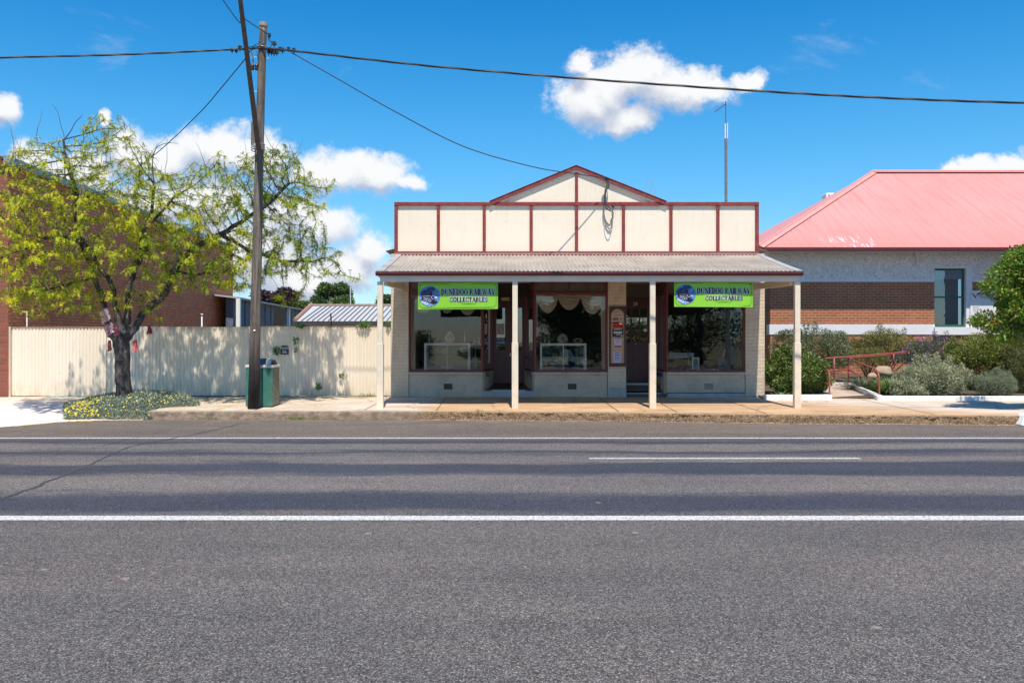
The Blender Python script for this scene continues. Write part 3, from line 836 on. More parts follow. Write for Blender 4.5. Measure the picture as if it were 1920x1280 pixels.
# double doors of entrance
dz1 = gz(562, RY)
def leaf(x0, x1, y, z0, z1, gp_, knob=None, nb=2, m='dkmaroon', gm='glass_dark'):
    """door leaf with one column of glass; gp_ = (gx0,gx1,gz0,gz1)"""
    a0, a1, g0, g1 = gp_
    d_ = MB(); d_.box(x0, a0, y, y+.045, z0, z1); d_.box(a1, x1, y, y+.045, z0, z1); d_.box(a0, a1, y, y+.045, z0, g0); d_.box(a0, a1, y, y+.045, g1, z1)
    d_.box(a0+.0, a1-.0, y-.006, y, z0+.12, g0-.14)
    do = d_.build('door', M[m], shop, bevel=.003)
    MB().box(a0, a1, y+.02, y+.024, g0, g1).build('pane', M[gm], do)
    if knob:
        kx, kz = knob
        k = MB(); k.box(kx-.02, kx+.02, y-.008, y, kz-.06, kz+.02); k.ball((kx, y-.035, kz), .022, 10, 6); k.build('handle', M['galv'], do, smooth=False)
    return do
xL, xM, xR_ = gx(922, RY)+.03, gx(961.5, RY), gx(986, RY)-.03
dl = leaf(xL, xM-.004, RY+.02, fl1+.01, dz1, (gx(931,RY), gx(947,RY), gz(656,RY), gz(577,RY)), (gx(957,RY), gz(663,RY)))
leaf(xM+.004, xR_, RY+.02, fl1+.01, dz1, (gx(968,RY), gx(979,RY), gz(656,RY), gz(577,RY)))
j = MB(); j.box(gx(922,RY)-.06, xL, RY-.02, RY+.08, fl1-.02, zs1); j.box(xR_, gx(986,RY)+.06, RY-.02, RY+.08, fl1-.02, zs1)
j.box(xL, xR_, RY-.02, RY+.08, dz1, dz1+.07); j.build('door_frame', M['dkmaroon'], shop)
MB().box(xL, xR_, RY+.03, RY+.036, dz1+.07, zs1).build('fanlight', M['frost'], shop)
# signs on the door glass
def paper(name, x0, x1, z0, z1, y, col, parent=None, label=None, cat=None, t=.002, marks=(), rot=0, group=None):
    o = MB().box(x0, x1, y-t, y, z0, z1).build(name, mat(name+'_paper', col, .6, .04), parent)
    if label: tag(o, label, cat, group)
    return o
def text(body, x, y, z, size, m, parent, name='lettering', align='CENTER', sx=1.0, ext=.0008, spacing=1.0, lean=0):
    c = bpy.data.curves.new(name, 'FONT'); c.body = body; c.size = size; c.align_x = align; c.align_y = 'CENTER'; c.extrude = ext; c.resolution_u = 3; c.space_character = spacing
    tmp = bpy.data.objects.new('tmp', c); COL.objects.link(tmp)
    dg = bpy.context.evaluated_depsgraph_get()
    me = bpy.data.meshes.new_from_object(tmp.evaluated_get(dg)); me.name = name
    bpy.data.objects.remove(tmp); bpy.data.curves.remove(c)
    off = Vector((0, 0, 0)); q_ = parent
    while q_ is not None: off += q_.location; q_ = q_.parent
    for v_ in me.vertices:
        a, b_, c_ = v_.co
        v_.co = (x + a*sx - off.x, y - c_ - off.y, z + b_ - off.z)
    me.materials.clear(); me.materials.append(m)
    o = bpy.data.objects.new(name, me); COL.objects.link(o); o.parent = parent
    return o
M['ink'] = mat('ink', (0.02, 0.02, 0.05), .6)
cs = MB().box(gx(929.5,RY), gx(948,RY), RY+.008, RY+.012, gz(647,RY), gz(633,RY)).build('closed_sign', mat('closed_sign_blue', (0.02, 0.05, 0.12), .5), None)
tag(cs, 'small dark blue CLOSED sign hanging on the glass of the recessed shop door', 'sign')
text('SORRY, WE ARE', gx(938.8,RY), RY+.0075, gz(636.5,RY), .042, M['white'], cs, sx=.62)
text('CLOSED', gx(938.8,RY), RY+.0075, gz(642.3,RY), .085, M['white'], cs, sx=.72)
pn = MB().box(gx(931.5,RY), gx(945.8,RY), RY+.009, RY+.013, gz(627,RY), gz(606.5,RY)).build('paper_notice', mat('speckled_notice', (.45, .40, .33), .7, .4, 60), None)
tag(pn, 'beige speckled paper notice above the CLOSED sign on the shop door', 'notice')
# light board over the door
MB().box(gx(940,21.6), gx(955,21.6), 21.6, 21.64, gz(563.5,21.6), gz(557.5,21.6)).build('header_board', M['ply'], shop)
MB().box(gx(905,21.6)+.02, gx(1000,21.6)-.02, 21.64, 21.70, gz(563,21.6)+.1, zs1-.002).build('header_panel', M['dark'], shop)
# grab rail in the recess
gr_ = MB(); gr_.tube([P(985, 670, 21.4), P(994, 672, 21.2), P(997.5, 680, 21.05), P(997.5, 731, 21.05)], .014, 8); gr_.build('grab_rail', mat('rail_dark_green', (0.03, .05, .05), .4), shop)

# recess 2: door 25 ---------------------------------------------------
RY2 = 21.85
d2z0, d2z1 = gz(718.5, RY2), gz(563, RY2)
st1 = mat('step_dark', (0.07, 0.075, 0.078), .6, .15); st2 = mat('step_maroon', (.10, .025, .02), .5)
xa, xb = SX(1174.6), SX(1250)
MB().box(xa, xb-.0, WALLY+.06, 22.4, zb-.05, gz(738.5)).build('step', st1, shop, bevel=.01)
MB().box(xa, xb-.12, WALLY+.055, WALLY+.11, gz(738.4), gz(736.6)).build('step_edge', M['plinth'], shop)
z2 = gz(722, 21.3)
MB().box(gx(1160,21.3), gx(1236,21.3), 21.3, 22.4, gz(738), z2).build('step', st2, shop, bevel=.01)
MB().box(gx(1160,21.3), gx(1230,21.3), 21.27, 21.42, z2+.001, z2+.055).build('step_edge', M['plinth'], shop, bevel=.008)
splay(SX(1250)-.0, WALLY+.13, gx(1232, RY2), RY2, zb+.1, gz(738))
# left return of the recess = side of the pier
MB().box(SX(1160), SX(1174)-.001, WALLY+T, RY2+.1, zb, zs1).build('wall', M['pier'], shop)
MB().box(SX(1165), SX(1250), WALLY+.13, RY2+.2, zs1-.001, zs1+.02).build('entry_ceiling', M['ceil'], shop)
# door 25 with 3 x 4 panes
x0_, x1_ = gx(1163.5, RY2), gx(1222, RY2)
cols = [(gx(1169,RY2), gx(1182,RY2)), (gx(1185,RY2), gx(1198,RY2)), (gx(1200.5,RY2), gx(1213.5,RY2))]
rows = [(gz(593,RY2), gz(579,RY2)), (gz(609,RY2), gz(595.5,RY2)), (gz(625,RY2), gz(611.5,RY2)), (gz(641.5,RY2), gz(628,RY2))]
d_ = MB(); y = RY2
d_.box(x0_, cols[0][0], y, y+.045, d2z0, d2z1); d_.box(cols[2][1], x1_, y, y+.045, d2z0, d2z1)
d_.box(cols[0][0], cols[2][1], y, y+.045, d2z0, rows[3][0]); d_.box(cols[0][0], cols[2][1], y, y+.045, rows[0][1], d2z1)
for i in range(3): d_.box(cols[0][0], cols[2][1], y+.004, y+.04, rows[i+1][1], rows[i][0])
for i in range(2):
    for (a, c) in rows: d_.box(cols[i][1], cols[i+1][0], y+.006, y+.038, a, c)
for i in range(3):
    cxx = (cols[i][0]+cols[i][1])/2; d_.box(cxx-.075, cxx+.075, y-.006, y, d2z0+.12, rows[3][0]-.22)
door = d_.build('panelled_door', M['dkmaroon'], shop, bevel=.003)
M['pane25'] = glassmat('old_pane', (0.55, 0.45, 0.35), base=0.2, wav=0.5)
for (a, c) in rows:
    for (e, f_) in cols:
        MB().box(e, f_, y+.018, y+.022, a, c).build('pane', M['pane25'], door)
MB().box(cols[0][0], cols[2][1], y+.12, y+.125, rows[3][0]-.05, rows[0][1]+.05).build('net_curtain', mat('net_curtain', (.36, .29, .21), .9, .15, 30), door)
k = MB(); kx, kz = gx(1191.5,RY2), gz(645,RY2); k.ball((kx, y-.03, kz), .028, 12, 8); k.tube([(kx, y-.02, kz), (kx, y, kz)], .015); k.build('handle', M['galv'], door, smooth=True)
text('25', gx(1191.5,RY2), y-.002, gz(570,RY2), .12, M['dirtywhite'], door, 'house_number')
f = MB(); f.box(x0_-.06, x0_, RY2-.03, RY2+.07, gz(738), zs1); f.box(x1_, x1_+.08, RY2-.03, RY2+.07, gz(738), zs1); f.box(x0_, x1_, RY2-.03, RY2+.07, d2z1, d2z1+.06)
f.build('door_frame', M['dkmaroon'], shop)
MB().box(x0_, x1_, RY2+.02, RY2+.026, d2z1+.06, zs1).build('fanlight', M['frost'], shop)
# yellow arrow lettering on lower panes
oy = mat('orange_lettering', (.55, .30, .03), .5)
t_ = text('OTHER DOOR', gx(1203,RY2), y+.0165, gz(634,RY2), .062, oy, door, sx=.68)
ar = MB(); ax, az = gx(1186.5,RY2), gz(634.5,RY2)
ar.prism([(ax, az), (ax+.06, az+.075), (ax+.075, az+.06), (ax+.03, az), (ax+.075, az-.06), (ax+.06, az-.075)], y+.0155, y+.0165); ar.build('arrow', oy, door)

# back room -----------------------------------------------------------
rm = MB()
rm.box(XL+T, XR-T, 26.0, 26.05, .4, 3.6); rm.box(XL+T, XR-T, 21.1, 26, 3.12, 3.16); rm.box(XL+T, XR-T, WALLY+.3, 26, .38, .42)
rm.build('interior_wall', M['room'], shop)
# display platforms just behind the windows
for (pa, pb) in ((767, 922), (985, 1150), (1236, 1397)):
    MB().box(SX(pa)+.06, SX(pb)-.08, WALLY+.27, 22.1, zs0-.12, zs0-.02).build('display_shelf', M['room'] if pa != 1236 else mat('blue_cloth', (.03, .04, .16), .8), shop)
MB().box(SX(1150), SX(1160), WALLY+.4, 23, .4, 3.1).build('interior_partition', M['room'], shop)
# ================================================================ BANNERS
def glyph(ch):
    """strokes of a plain roman capital in a cell of height 1: ('b',x0,z0,x1,z1,w) bars, ('r',cx,cz,rx,rz,tx,tz,a0,a1) rings; returns (strokes, width)"""
    T_, t = .27, .085
    def st(x, z0=0, z1=1): return [('b', x, z0, x, z1, T_), ('h', x-.15, x+.15, z0, t), ('h', x-.15, x+.15, z1-t, t)]
    if ch == 'D': return [('b', .18, 0, .18, 1, .24), ('h', .0, .3, 0, t), ('h', .0, .3, 1-t, t), ('r', .24, .5, .50, .5, .22, .09, -90, 90)], .8
    if ch == 'U': return [('b', .18, .3, .18, 1, T_), ('h', .03, .33, 1-t, t), ('b', .66, .3, .66, 1, .08), ('h', .54, .80, 1-t, t), ('r', .40, .32, .31, .32, .13, .08, 180, 360)], .86
    if ch == 'N': return [('b', .16, 0, .16, 1, .08), ('b', .74, 0, .74, 1, .08), ('b', .18, .96, .72, .04, T_), ('h', .02, .3, 0, t), ('h', .6, .88, 1-t, t), ('h', .0, .2, 1-t, t)], .92
    if ch == 'E': return st(.16)+[('h', .16, .6, 0, t), ('h', .16, .6, 1-t, t), ('h', .16, .5, .48, t), ('b', .58, 0, .58, .22, .05), ('b', .58, .78, .58, 1, .05), ('b', .48, .4, .48, .62, .04)], .68
    if ch == 'O': return [('r', .42, .5, .41, .52, .22, .09, 0, 360)], .88
    if ch == 'R': return st(.16)+[('r', .2, .74, .42, .26, .16, .06, -90, 90), ('b', .34, .5, .68, .02, .15), ('h', .58, .82, 0, t)], .82
    if ch == 'A': return [('b', .1, 0, .40, 1, .07), ('b', .38, 1, .70, 0, T_), ('h', .2, .58, .28, t), ('h', -.02, .24, 0, t), ('h', .56, .84, 0, t)], .84
    if ch == 'I': return st(.18), .38
    if ch == 'L': return st(.16)+[('h', .16, .6, 0, t), ('b', .58, 0, .58, .26, .05)], .66
    if ch == 'W': return [('b', .1, 1, .34, 0, .16), ('b', .34, 0, .56, 1, .07), ('b', .50, 1, .76, 0, .16), ('b', .76, 0, 1.0, 1, .07), ('h', -.04, .22, 1-t, t), ('h', .38, .64, 1-t, t), ('h', .9, 1.1, 1-t, t)], 1.12
    if ch == 'Y': return [('b', .1, 1, .4, .45, .16), ('b', .4, .45, .7, 1, .07), ('b', .4, 0, .4, .5, T_), ('h', -.04, .24, 1-t, t), ('h', .58, .82, 1-t, t), ('h', .26, .54, 0, t)], .8
    if ch == 'C': return [('r', .42, .5, .41, .52, .17, .06, 40, 320), ('b', .70, .68, .70, .98, .05), ('b', .70, .02, .70, .3, .04)], .78
    if ch == 'T': return [('b', .34, 0, .34, 1, T_), ('h', .0, .68, 1-t, t), ('h', .2, .48, 0, t), ('b', .03, .76, .03, 1, .05), ('b', .65, .76, .65, 1, .05)], .72
    if ch == 'B': return st(.16)+[('r', .2, .75, .38, .25, .15, .05, -90, 90), ('r', .2, .26, .44, .27, .16, .05, -90, 90)], .74
    if ch == 'S': return [('r', .32, .74, .27, .26, .10, .07, 30, 250), ('r', .32, .27, .28, .28, .13, .07, -150, 90), ('b', .56, .74, .56, .98, .05), ('b', .06, .02, .06, .28, .05), ('b', .2, .62, .44, .40, .16)], .66
    return [], .32
def roman(s_, x0, x1, z0, h, y, m, parent, name, grow=0.0, t=.001):
    wtot = sum(glyph(c)[1] for c in s_)
    k = (x1-x0)/wtot; mb = MB(); cx = x0
    for c in s_:
        st, w_ = glyph(c)
        for i, e in enumerate(st):
            ya = y - t - i*.00003
            if e[0] == 'h':
                mb.prism([(cx+e[1]*k-grow, z0+e[3]*h-grow), (cx+e[2]*k+grow, z0+e[3]*h-grow), (cx+e[2]*k+grow, z0+(e[3]+e[4])*h+grow), (cx+e[1]*k-grow, z0+(e[3]+e[4])*h+grow)], ya, y)
            elif e[0] == 'b':
                _, a, b_, c_, d__, wd = e
                wd = wd*k/2+grow
                A = (cx+a*k, z0+b_*h); B = (cx+c_*k, z0+d__*h)
                if b_ < d__: A, B = B, A
                mb.prism([(A[0]-wd, A[1]+grow*.4), (B[0]-wd, B[1]-grow*.4), (B[0]+wd, B[1]-grow*.4), (A[0]+wd, A[1]+grow*.4)], ya, y)
            else:
                _, ccx, ccz, rx, rz_, tx, tz, a0, a1 = e
                n = 20
                for q_ in range(n):
                    t0 = R(a0+(a1-a0)*q_/n); t1 = R(a0+(a1-a0)*(q_+1)/n)
                    o_ = lambda tt: (cx+(ccx+rx*math.cos(tt))*k+grow*math.cos(tt), z0+(ccz+rz_*math.sin(tt))*h+grow*math.sin(tt))
                    i_ = lambda tt: (cx+(ccx+(rx-tx)*math.cos(tt))*k-grow*math.cos(tt), z0+(ccz+(rz_-tz)*math.sin(tt))*h-grow*math.sin(tt))
                    mb.prism([o_(t0), o_(t1), i_(t1), i_(t0)], ya, y)
        cx += w_*k
    return mb.build(name, m, parent)
M['green'] = mat('banner_green', (0.27, 0.62, 0.035), 0.45, 0.03, 2)
M['vinylback'] = mat('banner_back', (.10, .12, .09), .6)
M['navy'] = mat('banner_navy', (0.012, 0.008, 0.03), 0.5)
M['lilac'] = mat('banner_white', (0.85, 0.82, 0.90), 0.5)
M['bsky'] = mat('emblem_blue', (0.10, 0.22, 0.52), 0.5, 0.5, 14)
M['smoke'] = mat('emblem_smoke', (0.035, 0.05, 0.13), 0.6, 0.7, 30)
M['bmist'] = mat('emblem_mist', (0.62, 0.66, 0.85), 0.6, 0.3, 25)
BY = 18.05
def banner(pa, pb, pt0, pt1, pb0, pb1, label, bow):
    """pt0,pt1 top y px at left and right; pb0,pb1 bottom y px"""
    xa, xb = gx(pa, BY), gx(pb, BY)
    zt0, zt1, zb0, zb1 = gz(pt0, BY), gz(pt1, BY), gz(pb0, BY), gz(pb1, BY)
    root = thing('shop_banner', label, 'banner', ((xa+xb)/2, BY, zb0), 'green banners under the verandah beam')
    # sheet: slightly bowed vinyl
    n, r_ = 24, 8; V = []; Fq = []
    def S_(u_, v_, y=0):
        x = xa+(xb-xa)*u_; z = (zb0*(1-u_)+zb1*u_)*(1-v_)+(zt0*(1-u_)+zt1*u_)*v_
        return x, BY + bow*math.sin(math.pi*u_)*(1-v_) + .004*math.sin(u_*9), z
    for side in (0,):
        for i in range(n+1):
            for j in range(r_+1):
                x, y, z = S_(i/n, j/r_); V.append((x, y+side, z))
    o2 = (n+1)*(r_+1)
    for i in range(n):
        for j in range(r_):
            a = i*(r_+1)+j; Fq += [(a, a+r_+1, a+r_+2, a+1)]
    sheet = npmesh('banner_sheet', V, Fq, M['green'], root, smooth=True)
    npmesh('banner_back', [(x, y+.003, z) for x, y, z in V], Fq, M['vinylback'], root, smooth=True)
    yf = BY-.010-abs(bow)*.3
    W_, H_ = xb-xa, (zt0-zb0)
    # border line with notched corners
    bd = MB(); mgn = .035; lw = .007; c_ = .05
    X0_, X1_, Z0_, Z1_ = xa+mgn, xb-mgn, zb0+mgn*.9, zt0-mgn*.9
    sl_ = (zt1-zt0)/W_
    def zz(x, z): return z+(x-xa)*sl_
    def seg(a, b_):
        (x0, z0), (x1, z1) = a, b_
        z0 = zz(x0, z0); z1 = zz(x1, z1); d_ = math.hypot(x1-x0, z1-z0); nx_, nz_ = -(z1-z0)/d_*lw/2, (x1-x0)/d_*lw/2
        bd.prism([(x0-nx_, z0-nz_), (x1-nx_, z1-nz_), (x1+nx_, z1+nz_), (x0+nx_, z0+nz_)], yf-.001, yf)
    for a, b_ in (((X0_+c_, Z0_), (X1_-c_, Z0_)), ((X0_+c_, Z1_), (X1_-c_, Z1_)), ((X0_, Z0_+c_), (X0_, Z1_-c_)), ((X1_, Z0_+c_), (X1_, Z1_-c_)),
                  ((X0_, Z0_+c_), (X0_+c_, Z0_)), ((X1_-c_, Z0_), (X1_, Z0_+c_)), ((X0_, Z1_-c_), (X0_+c_, Z1_)), ((X1_-c_, Z1_), (X1_, Z1_-c_))): seg(a, b_)
    bd.build('border_line', mat('border_green', (.03, .14, .03), .6), root)
    # eyelets
    for x in (xa+.04, xb-.04): MB().disc(x, zz(x, zt0-.045), .014, .014, yf-.003, yf-.001, 12).build('eyelet', M['ink'], root)
    # round emblem
    cx, cz, rr = xa+W_*.145, zb0+H_*.49+sl_*W_*.145, H_*.385
    MB().disc(cx, cz, rr*1.02, rr*1.02, yf-.0012, yf, 40).build('emblem', M['bsky'], root)
    em = root.children[-1]
    def clipd(x, z, r): 
        d_ = math.hypot(x-cx, z-cz); return d_ + r*.6 < rr
    mist = MB(); sm = MB(); eng = MB(); hi = MB()
    rs = random.Random(5)
    for i in range(90):     # mist at the foot and sides
        a = rs.uniform(0, 6.283); q_ = rr*math.sqrt(rs.random()); x = cx+q_*math.cos(a); z = cz+q_*math.sin(a)
        r = rs.uniform(.008, .028)
        if z < cz-rr*.25 + rs.uniform(-.05,.05) and clipd(x, z, r): mist.disc(x, z, r*1.4, r*.7, yf-.0016-i*1e-6, yf-.0012, 9)
    for i in range(110):     # plume of smoke, upper left to the middle
        t = rs.random(); x = cx-rr*.75+rr*1.05*t+rs.uniform(-.03, .03); z = cz+rr*(.05+.55*t**.8)+rs.uniform(-.045, .045)*(1+t)
        r = rs.uniform(.012, .03)*(1+.5*t)
        if clipd(x, z, r): sm.disc(x, z, r, r*.8, yf-.0021-i*1e-6, yf-.0016, 9)
    # engine: boiler in three-quarter view, chimney, cab, wheels
    def pl(poly, mb, d_=.0027): mb.prism([(cx+px*rr, cz+pz_*rr) for px, pz_ in poly], yf-d_, yf-.0021)
    pl([(-.80, -.02), (-.62, .10), (.15, .16), (.42, .10), (.52, -.12), (.50, -.42), (.30, -.60), (-.1, -.62), (-.55, -.42), (-.78, -.25)], eng)
    pl([(.05, .14), (.22, .14), (.25, .38), (.02, .38)], eng, .0028)
    pl([(-.35, .1), (-.22, .1), (-.24, .2), (-.33, .2)], eng, .0028)
    pl([(.1, -.5), (.66, -.42), (.78, -.62), (.4, -.76), (0, -.72)], eng, .0026)
    for i, (px, pz_, r) in enumerate(((-.5, -.28, .1), (-.25, -.36, .13), (.02, -.42, .14))):
        for k_ in range(14):
            a0 = 2*math.pi*k_/14; a1 = 2*math.pi*(k_+1)/14
            pl([(px+r*math.cos(a0), pz_+r*math.sin(a0)), (px+r*math.cos(a1), pz_+r*math.sin(a1)), (px+r*.72*math.cos(a1), pz_+r*.72*math.sin(a1)), (px+r*.72*math.cos(a0), pz_+r*.72*math.sin(a0))], hi, .0033)
    pl([(-.7, -.03), (.1, .06), (.1, .09), (-.7, 0)], hi, .0033); pl([(-.6, -.16), (.2, -.12), (.2, -.10), (-.6, -.13)], hi, .0034)
    for k_ in range(16):
        a0 = 2*math.pi*k_/16; a1 = 2*math.pi*(k_+1)/16; r = .16
        pl([(.33+r*math.cos(a0), -.1+r*1.2*math.sin(a0)), (.33+r*math.cos(a1), -.1+r*1.2*math.sin(a1)), (.33+r*.8*math.cos(a1), -.1+r*.96*math.sin(a1)), (.33+r*.8*math.cos(a0), -.1+r*.96*math.sin(a0))], hi, .0035)
    tag(mist.build('mist', M['bmist'], em), kind='stuff'); tag(sm.build('smoke', M['smoke'], em), kind='stuff'); eng.build('steam_engine', M['navy'], em); hi.build('engine_highlight', M['bmist'], em)
    # lettering
    for (s_, fx0, fx1, fz, fh) in (('DUNEDOO RAILWAY', .288, .965, .525, .235), ('COLLECTABLES', .395, .875, .285, .165)):
        x0_, x1__ = xa+W_*fx0, xa+W_*fx1; z0_ = zz((x0_+x1__)/2, zb0+H_*fz)
        roman(s_, x0_, x1__, z0_, H_*fh, yf, M['lilac'], root, 'letter_outline', grow=.0075, t=.0010)
        roman(s_, x0_, x1__, z0_, H_*fh, yf-.0021, M['navy'], root, 'lettering', grow=.001, t=.0012)
    fl = MB(); mx_ = xa+W_*.63; mz = zz(mx_, zb0+H_*.19)
    for s__ in (-1, 1):
        for i in range(7):
            a = mx_+s__*(.02+i*.024); fl.disc(a, mz+.008*math.sin(i*1.4)+.006*i/7, .013-.001*i, .005, yf-.001-i*1e-5, yf, 8)
    fl.disc(mx_, mz+.006, .006, .012, yf-.0012, yf, 8)
    fl.build('flourish', M['navy'], root)
    # ties
    for x in (xa+.04, xb-.04):
        zt = zz(x, zt0)-.045; MB().tube([(x, BY-.004, zt), (x, BY-.003, gz(528, PY-.05)+.02)], .003, 5).build('tie', M['lilac'], root)
    # lay every printed piece onto the bowed sheet
    rl = root.location
    def drape(o):
        if o.type == 'MESH' and o.name.split('.')[0] not in ('banner_sheet', 'banner_back'):
            for v_ in o.data.vertices:
                u__ = min(1, max(0, (v_.co.x+rl.x-xa)/W_)); w__ = min(1, max(0, (v_.co.z+rl.z-zb0)/H_))
                v_.co.y += (BY+bow*math.sin(math.pi*u__)*(1-w__)+.004*math.sin(u__*9)) - yf - .001 - (yf-v_.co.y-rl.y)*1.6
        for c_ in o.children: drape(c_)
    for c_ in list(root.children): drape(c_)
    return root
banner(784, 933.5, 530.5, 529.0, 580, 579, 'green railway collectables banner hung in front of the lace curtained left window', .012)
banner(1264, 1411.5, 527, 528.5, 575, 576, 'green railway collectables banner hung over the window showing teacups, nearest the red roofed building', -.018)

# ================================================================ NOTICE BOARD
nb = thing('notice_board', 'tall maroon framed notice board with arched top and posters, on the brick pier', 'notice board', (SX(1157.5), WALLY-.03, gz(687)))
f = MB(); ya, yb_ = WALLY-.05, WALLY-.002
x0, x1, z0, z1 = SX(1142), SX(1173.2), gz(687), gz(574.5)
ix0, ix1, iz0, iz1 = SX(1145.2), SX(1170.2), gz(680.5), gz(579)
f.box(x0, ix0, ya, yb_, z0, z1); f.box(ix1, x1, ya, yb_, z0, z1); f.box(ix0, ix1, ya, yb_, z0, iz0); f.box(ix0, ix1, ya, yb_, iz1, z1)
rad = (ix1-ix0)/2; cxx = (ix0+ix1)/2; czz = iz1-rad
for k in range(12):
    a0, a1 = math.pi*k/12, math.pi*(k+1)/12
    p0 = (cxx+rad*math.cos(a0), czz+rad*math.sin(a0)); p1 = (cxx+rad*math.cos(a1), czz+rad*math.sin(a1))
    f.prism([p0, (p0[0], iz1), (p1[0], iz1), p1], ya, yb_)
f.build('frame', M['dkmaroon'], nb)
MB().box(ix0-.005, ix1+.005, WALLY-.02, WALLY-.003, iz0-.005, iz1).build('backing_board', mat('pinboard', (.50, .36, .22), .8, .1, 12), nb)
def poster(pa, pb, ya_, yb__, col, parts, rot=0):
    xa, xb, zt, zb_ = SX(pa), SX(pb), gz(ya_), gz(yb__)
    po = MB().box(xa, xb, WALLY-.0225, WALLY-.0205, zb_, zt).build('poster', mat('poster_paper', col, .6, .05, 9), nb)
    for (fx0, fx1, fz0, fz1, c) in parts:
        MB().box(xa+(xb-xa)*fx0, xa+(xb-xa)*fx1, WALLY-.0235, WALLY-.0225, zb_+(zt-zb_)*fz0, zb_+(zt-zb_)*fz1).build('print', mat('print', c, .6, .4, 50), po)
    return po
dk = (.05, .05, .07)
poster(1147.5, 1168, 587, 602.5, (.55, .48, .46), [(.1, .9, .78, .84, dk), (.15, .85, .66, .70, dk), (.06, .6, .08, .5, (.30, .13, .05)), (.7, .92, .1, .45, (.5, .16, .10))])
poster(1148, 1168.3, 603, 614, (.55, .06, .015), [(.05, .55, .68, .9, (.02, .03, .04)), (.66, .9, .5, .85, (.75, .7, .65)), (.1, .95, .15, .38, (.03, .03, .05)), (.15, .4, .72, .84, (.4, .5, .6))])
poster(1148, 1168.6, 614.5, 631.5, (.02, .03, .03), [(.15, .85, .82, .93, (.5, .5, .62)), (.05, .95, .68, .76, (.04, .2, .08)), (.12, .88, .38, .58, (.6, .6, .6)), (.3, .75, .2, .3, (.4, .4, .4)), (.78, .95, .05, .22, (.45, .4, .6))])
p4 = poster(1151, 1165.5, 632, 652, (.56, .50, .66), [(.1, .95, .92, .99, dk), (.35, .65, .5, .75, (.42, .36, .52)), (.05, .95, .05, .2, (.35, .01, .13)), (.15, .85, .82, .85, dk)])
p5 = poster(1150, 1164.3, 658.5, 680, (.50, .48, .70), [(.15, .85, .86, .91, dk), (.15, .8, .72, .75, dk), (.15, .85, .66, .69, dk), (.15, .8, .60, .63, dk), (.15, .85, .44, .47, dk), (.15, .85, .38, .41, dk), (.15, .6, .25, .28, dk)])

# ================================================================ WINDOW DISPLAYS
def cabinet(pa, pb, ptop, Y, label, lace=False):
    xa, xb, zt, z0 = gx(pa, Y), gx(pb, Y), gz(ptop, Y), zs0-.02
    D_ = .42; w_ = .045
    r = thing('display_cabinet', label, 'cabinet', ((xa+xb)/2, Y, z0), 'white framed display cabinets')
    f = MB()
    for x in (xa, xb-w_):
        for y in (Y, Y+D_-w_): f.box(x, x+w_, y, y+w_, z0, zt-w_-.001)
    f.box(xa, xb, Y-.002, Y+w_, zt-w_-.01, zt); f.box(xa, xb, Y+D_-w_, Y+D_, zt-w_, zt); f.box(xa, xa+w_, Y+w_, Y+D_-w_, zt-w_, zt); f.box(xb-w_, xb, Y+w_, Y+D_-w_, zt-w_, zt)
    f.box((xa+xb)/2-.008, (xa+xb)/2+.008, Y+.002, Y+.012, z0, zt-w_-.012)
    f.build('frame', M['white'], r, bevel=.003)
    g_ = glassmat('cabinet_glass', (.88, .92, .92), base=0.03)
    MB().box(xa+w_, xb-w_, Y+.016, Y+.02, z0, zt-w_-.01).build('glass_front', g_, r)
    MB().box(xa+w_, xb-w_, Y+w_, Y+D_-w_, zt-w_+.01, zt-w_+.014).build('glass_top', g_, r)
    MB().box(xa+w_, xb-w_, Y+w_, Y+D_-w_, z0+(zt-z0)*.52, z0+(zt-z0)*.52+.01).build('shelf', mat('glass_shelf', (.25, .3, .3), .3), r)
    MB().box(xa+w_, xb-w_, Y+D_-.02, Y+D_-.012, z0, zt-w_).build('back_panel', mat('cabinet_back', (.05, .09, .11), .6), r)
    return r, xa, xb, zt, z0
c1, a1_, b1_, zt1_, z01_ = cabinet(795.5, 881, 643, 21.12, 'white framed glass cabinet with plates inside, in the left shop window')
c2, a2_, b2_, zt2_, z02_ = cabinet(1013, 1099.5, 643.5, 21.12, 'white framed glass cabinet with a lace shelf edging, in the middle shop window')
# lace edging
def lacemat():
    m, q, b_ = newmat('lace')
    pos = q.n('ShaderNodeNewGeometry').outputs['Position']
    v_ = q.n('ShaderNodeTexVoronoi', feature='DISTANCE_TO_EDGE'); q.set(v_.inputs['Vector'], pos); v_.inputs['Scale'].default_value = 45
    b_.inputs['Base Color'].default_value = (.75, .76, .76, 1)
    q.set(b_.inputs['Alpha'], q.maprange(v_.outputs['Distance'], .10, .16, 1, .25))
    return m
lz = z02_+(zt2_-z02_)*.52+.012
V = []; Fq = []; nn = 60
for i in range(nn+1):
    u_ = i/nn; x = a2_+.06+(b2_-a2_-.12)*u_; dp = .085+.05*abs(math.sin(u_*math.pi*4.5+.3))
    V += [(x, 21.16+.004*math.sin(u_*60), lz), (x, 21.158+.006*math.sin(u_*60), lz-dp)]
for i in range(nn): Fq.append((2*i, 2*i+2, 2*i+3, 2*i+1))
le = npmesh('lace_edging', V, Fq, lacemat()); tag(le, 'white scalloped lace edging along the shelf of the middle window cabinet', 'lace')
def plate(px, py, rx, ry, Y, label, col, rim, depth=.015, group='china plates on show'):
    c = P(px, py, Y); k = Y/F
    r = thing('plate', label, 'plate', (c.x, Y, c.z-ry*k), group)
    MB().disc(c.x, c.z, rx*k, ry*k, Y, Y+depth, 28).build('rim', mat('plate_rim', rim, .35, .3, 40), r)
    MB().disc(c.x, c.z, rx*k*.68, ry*k*.68, Y-.002, Y-.0001, 24).build('well', mat('plate_well', col, .35, .4, 60), r)
    return r
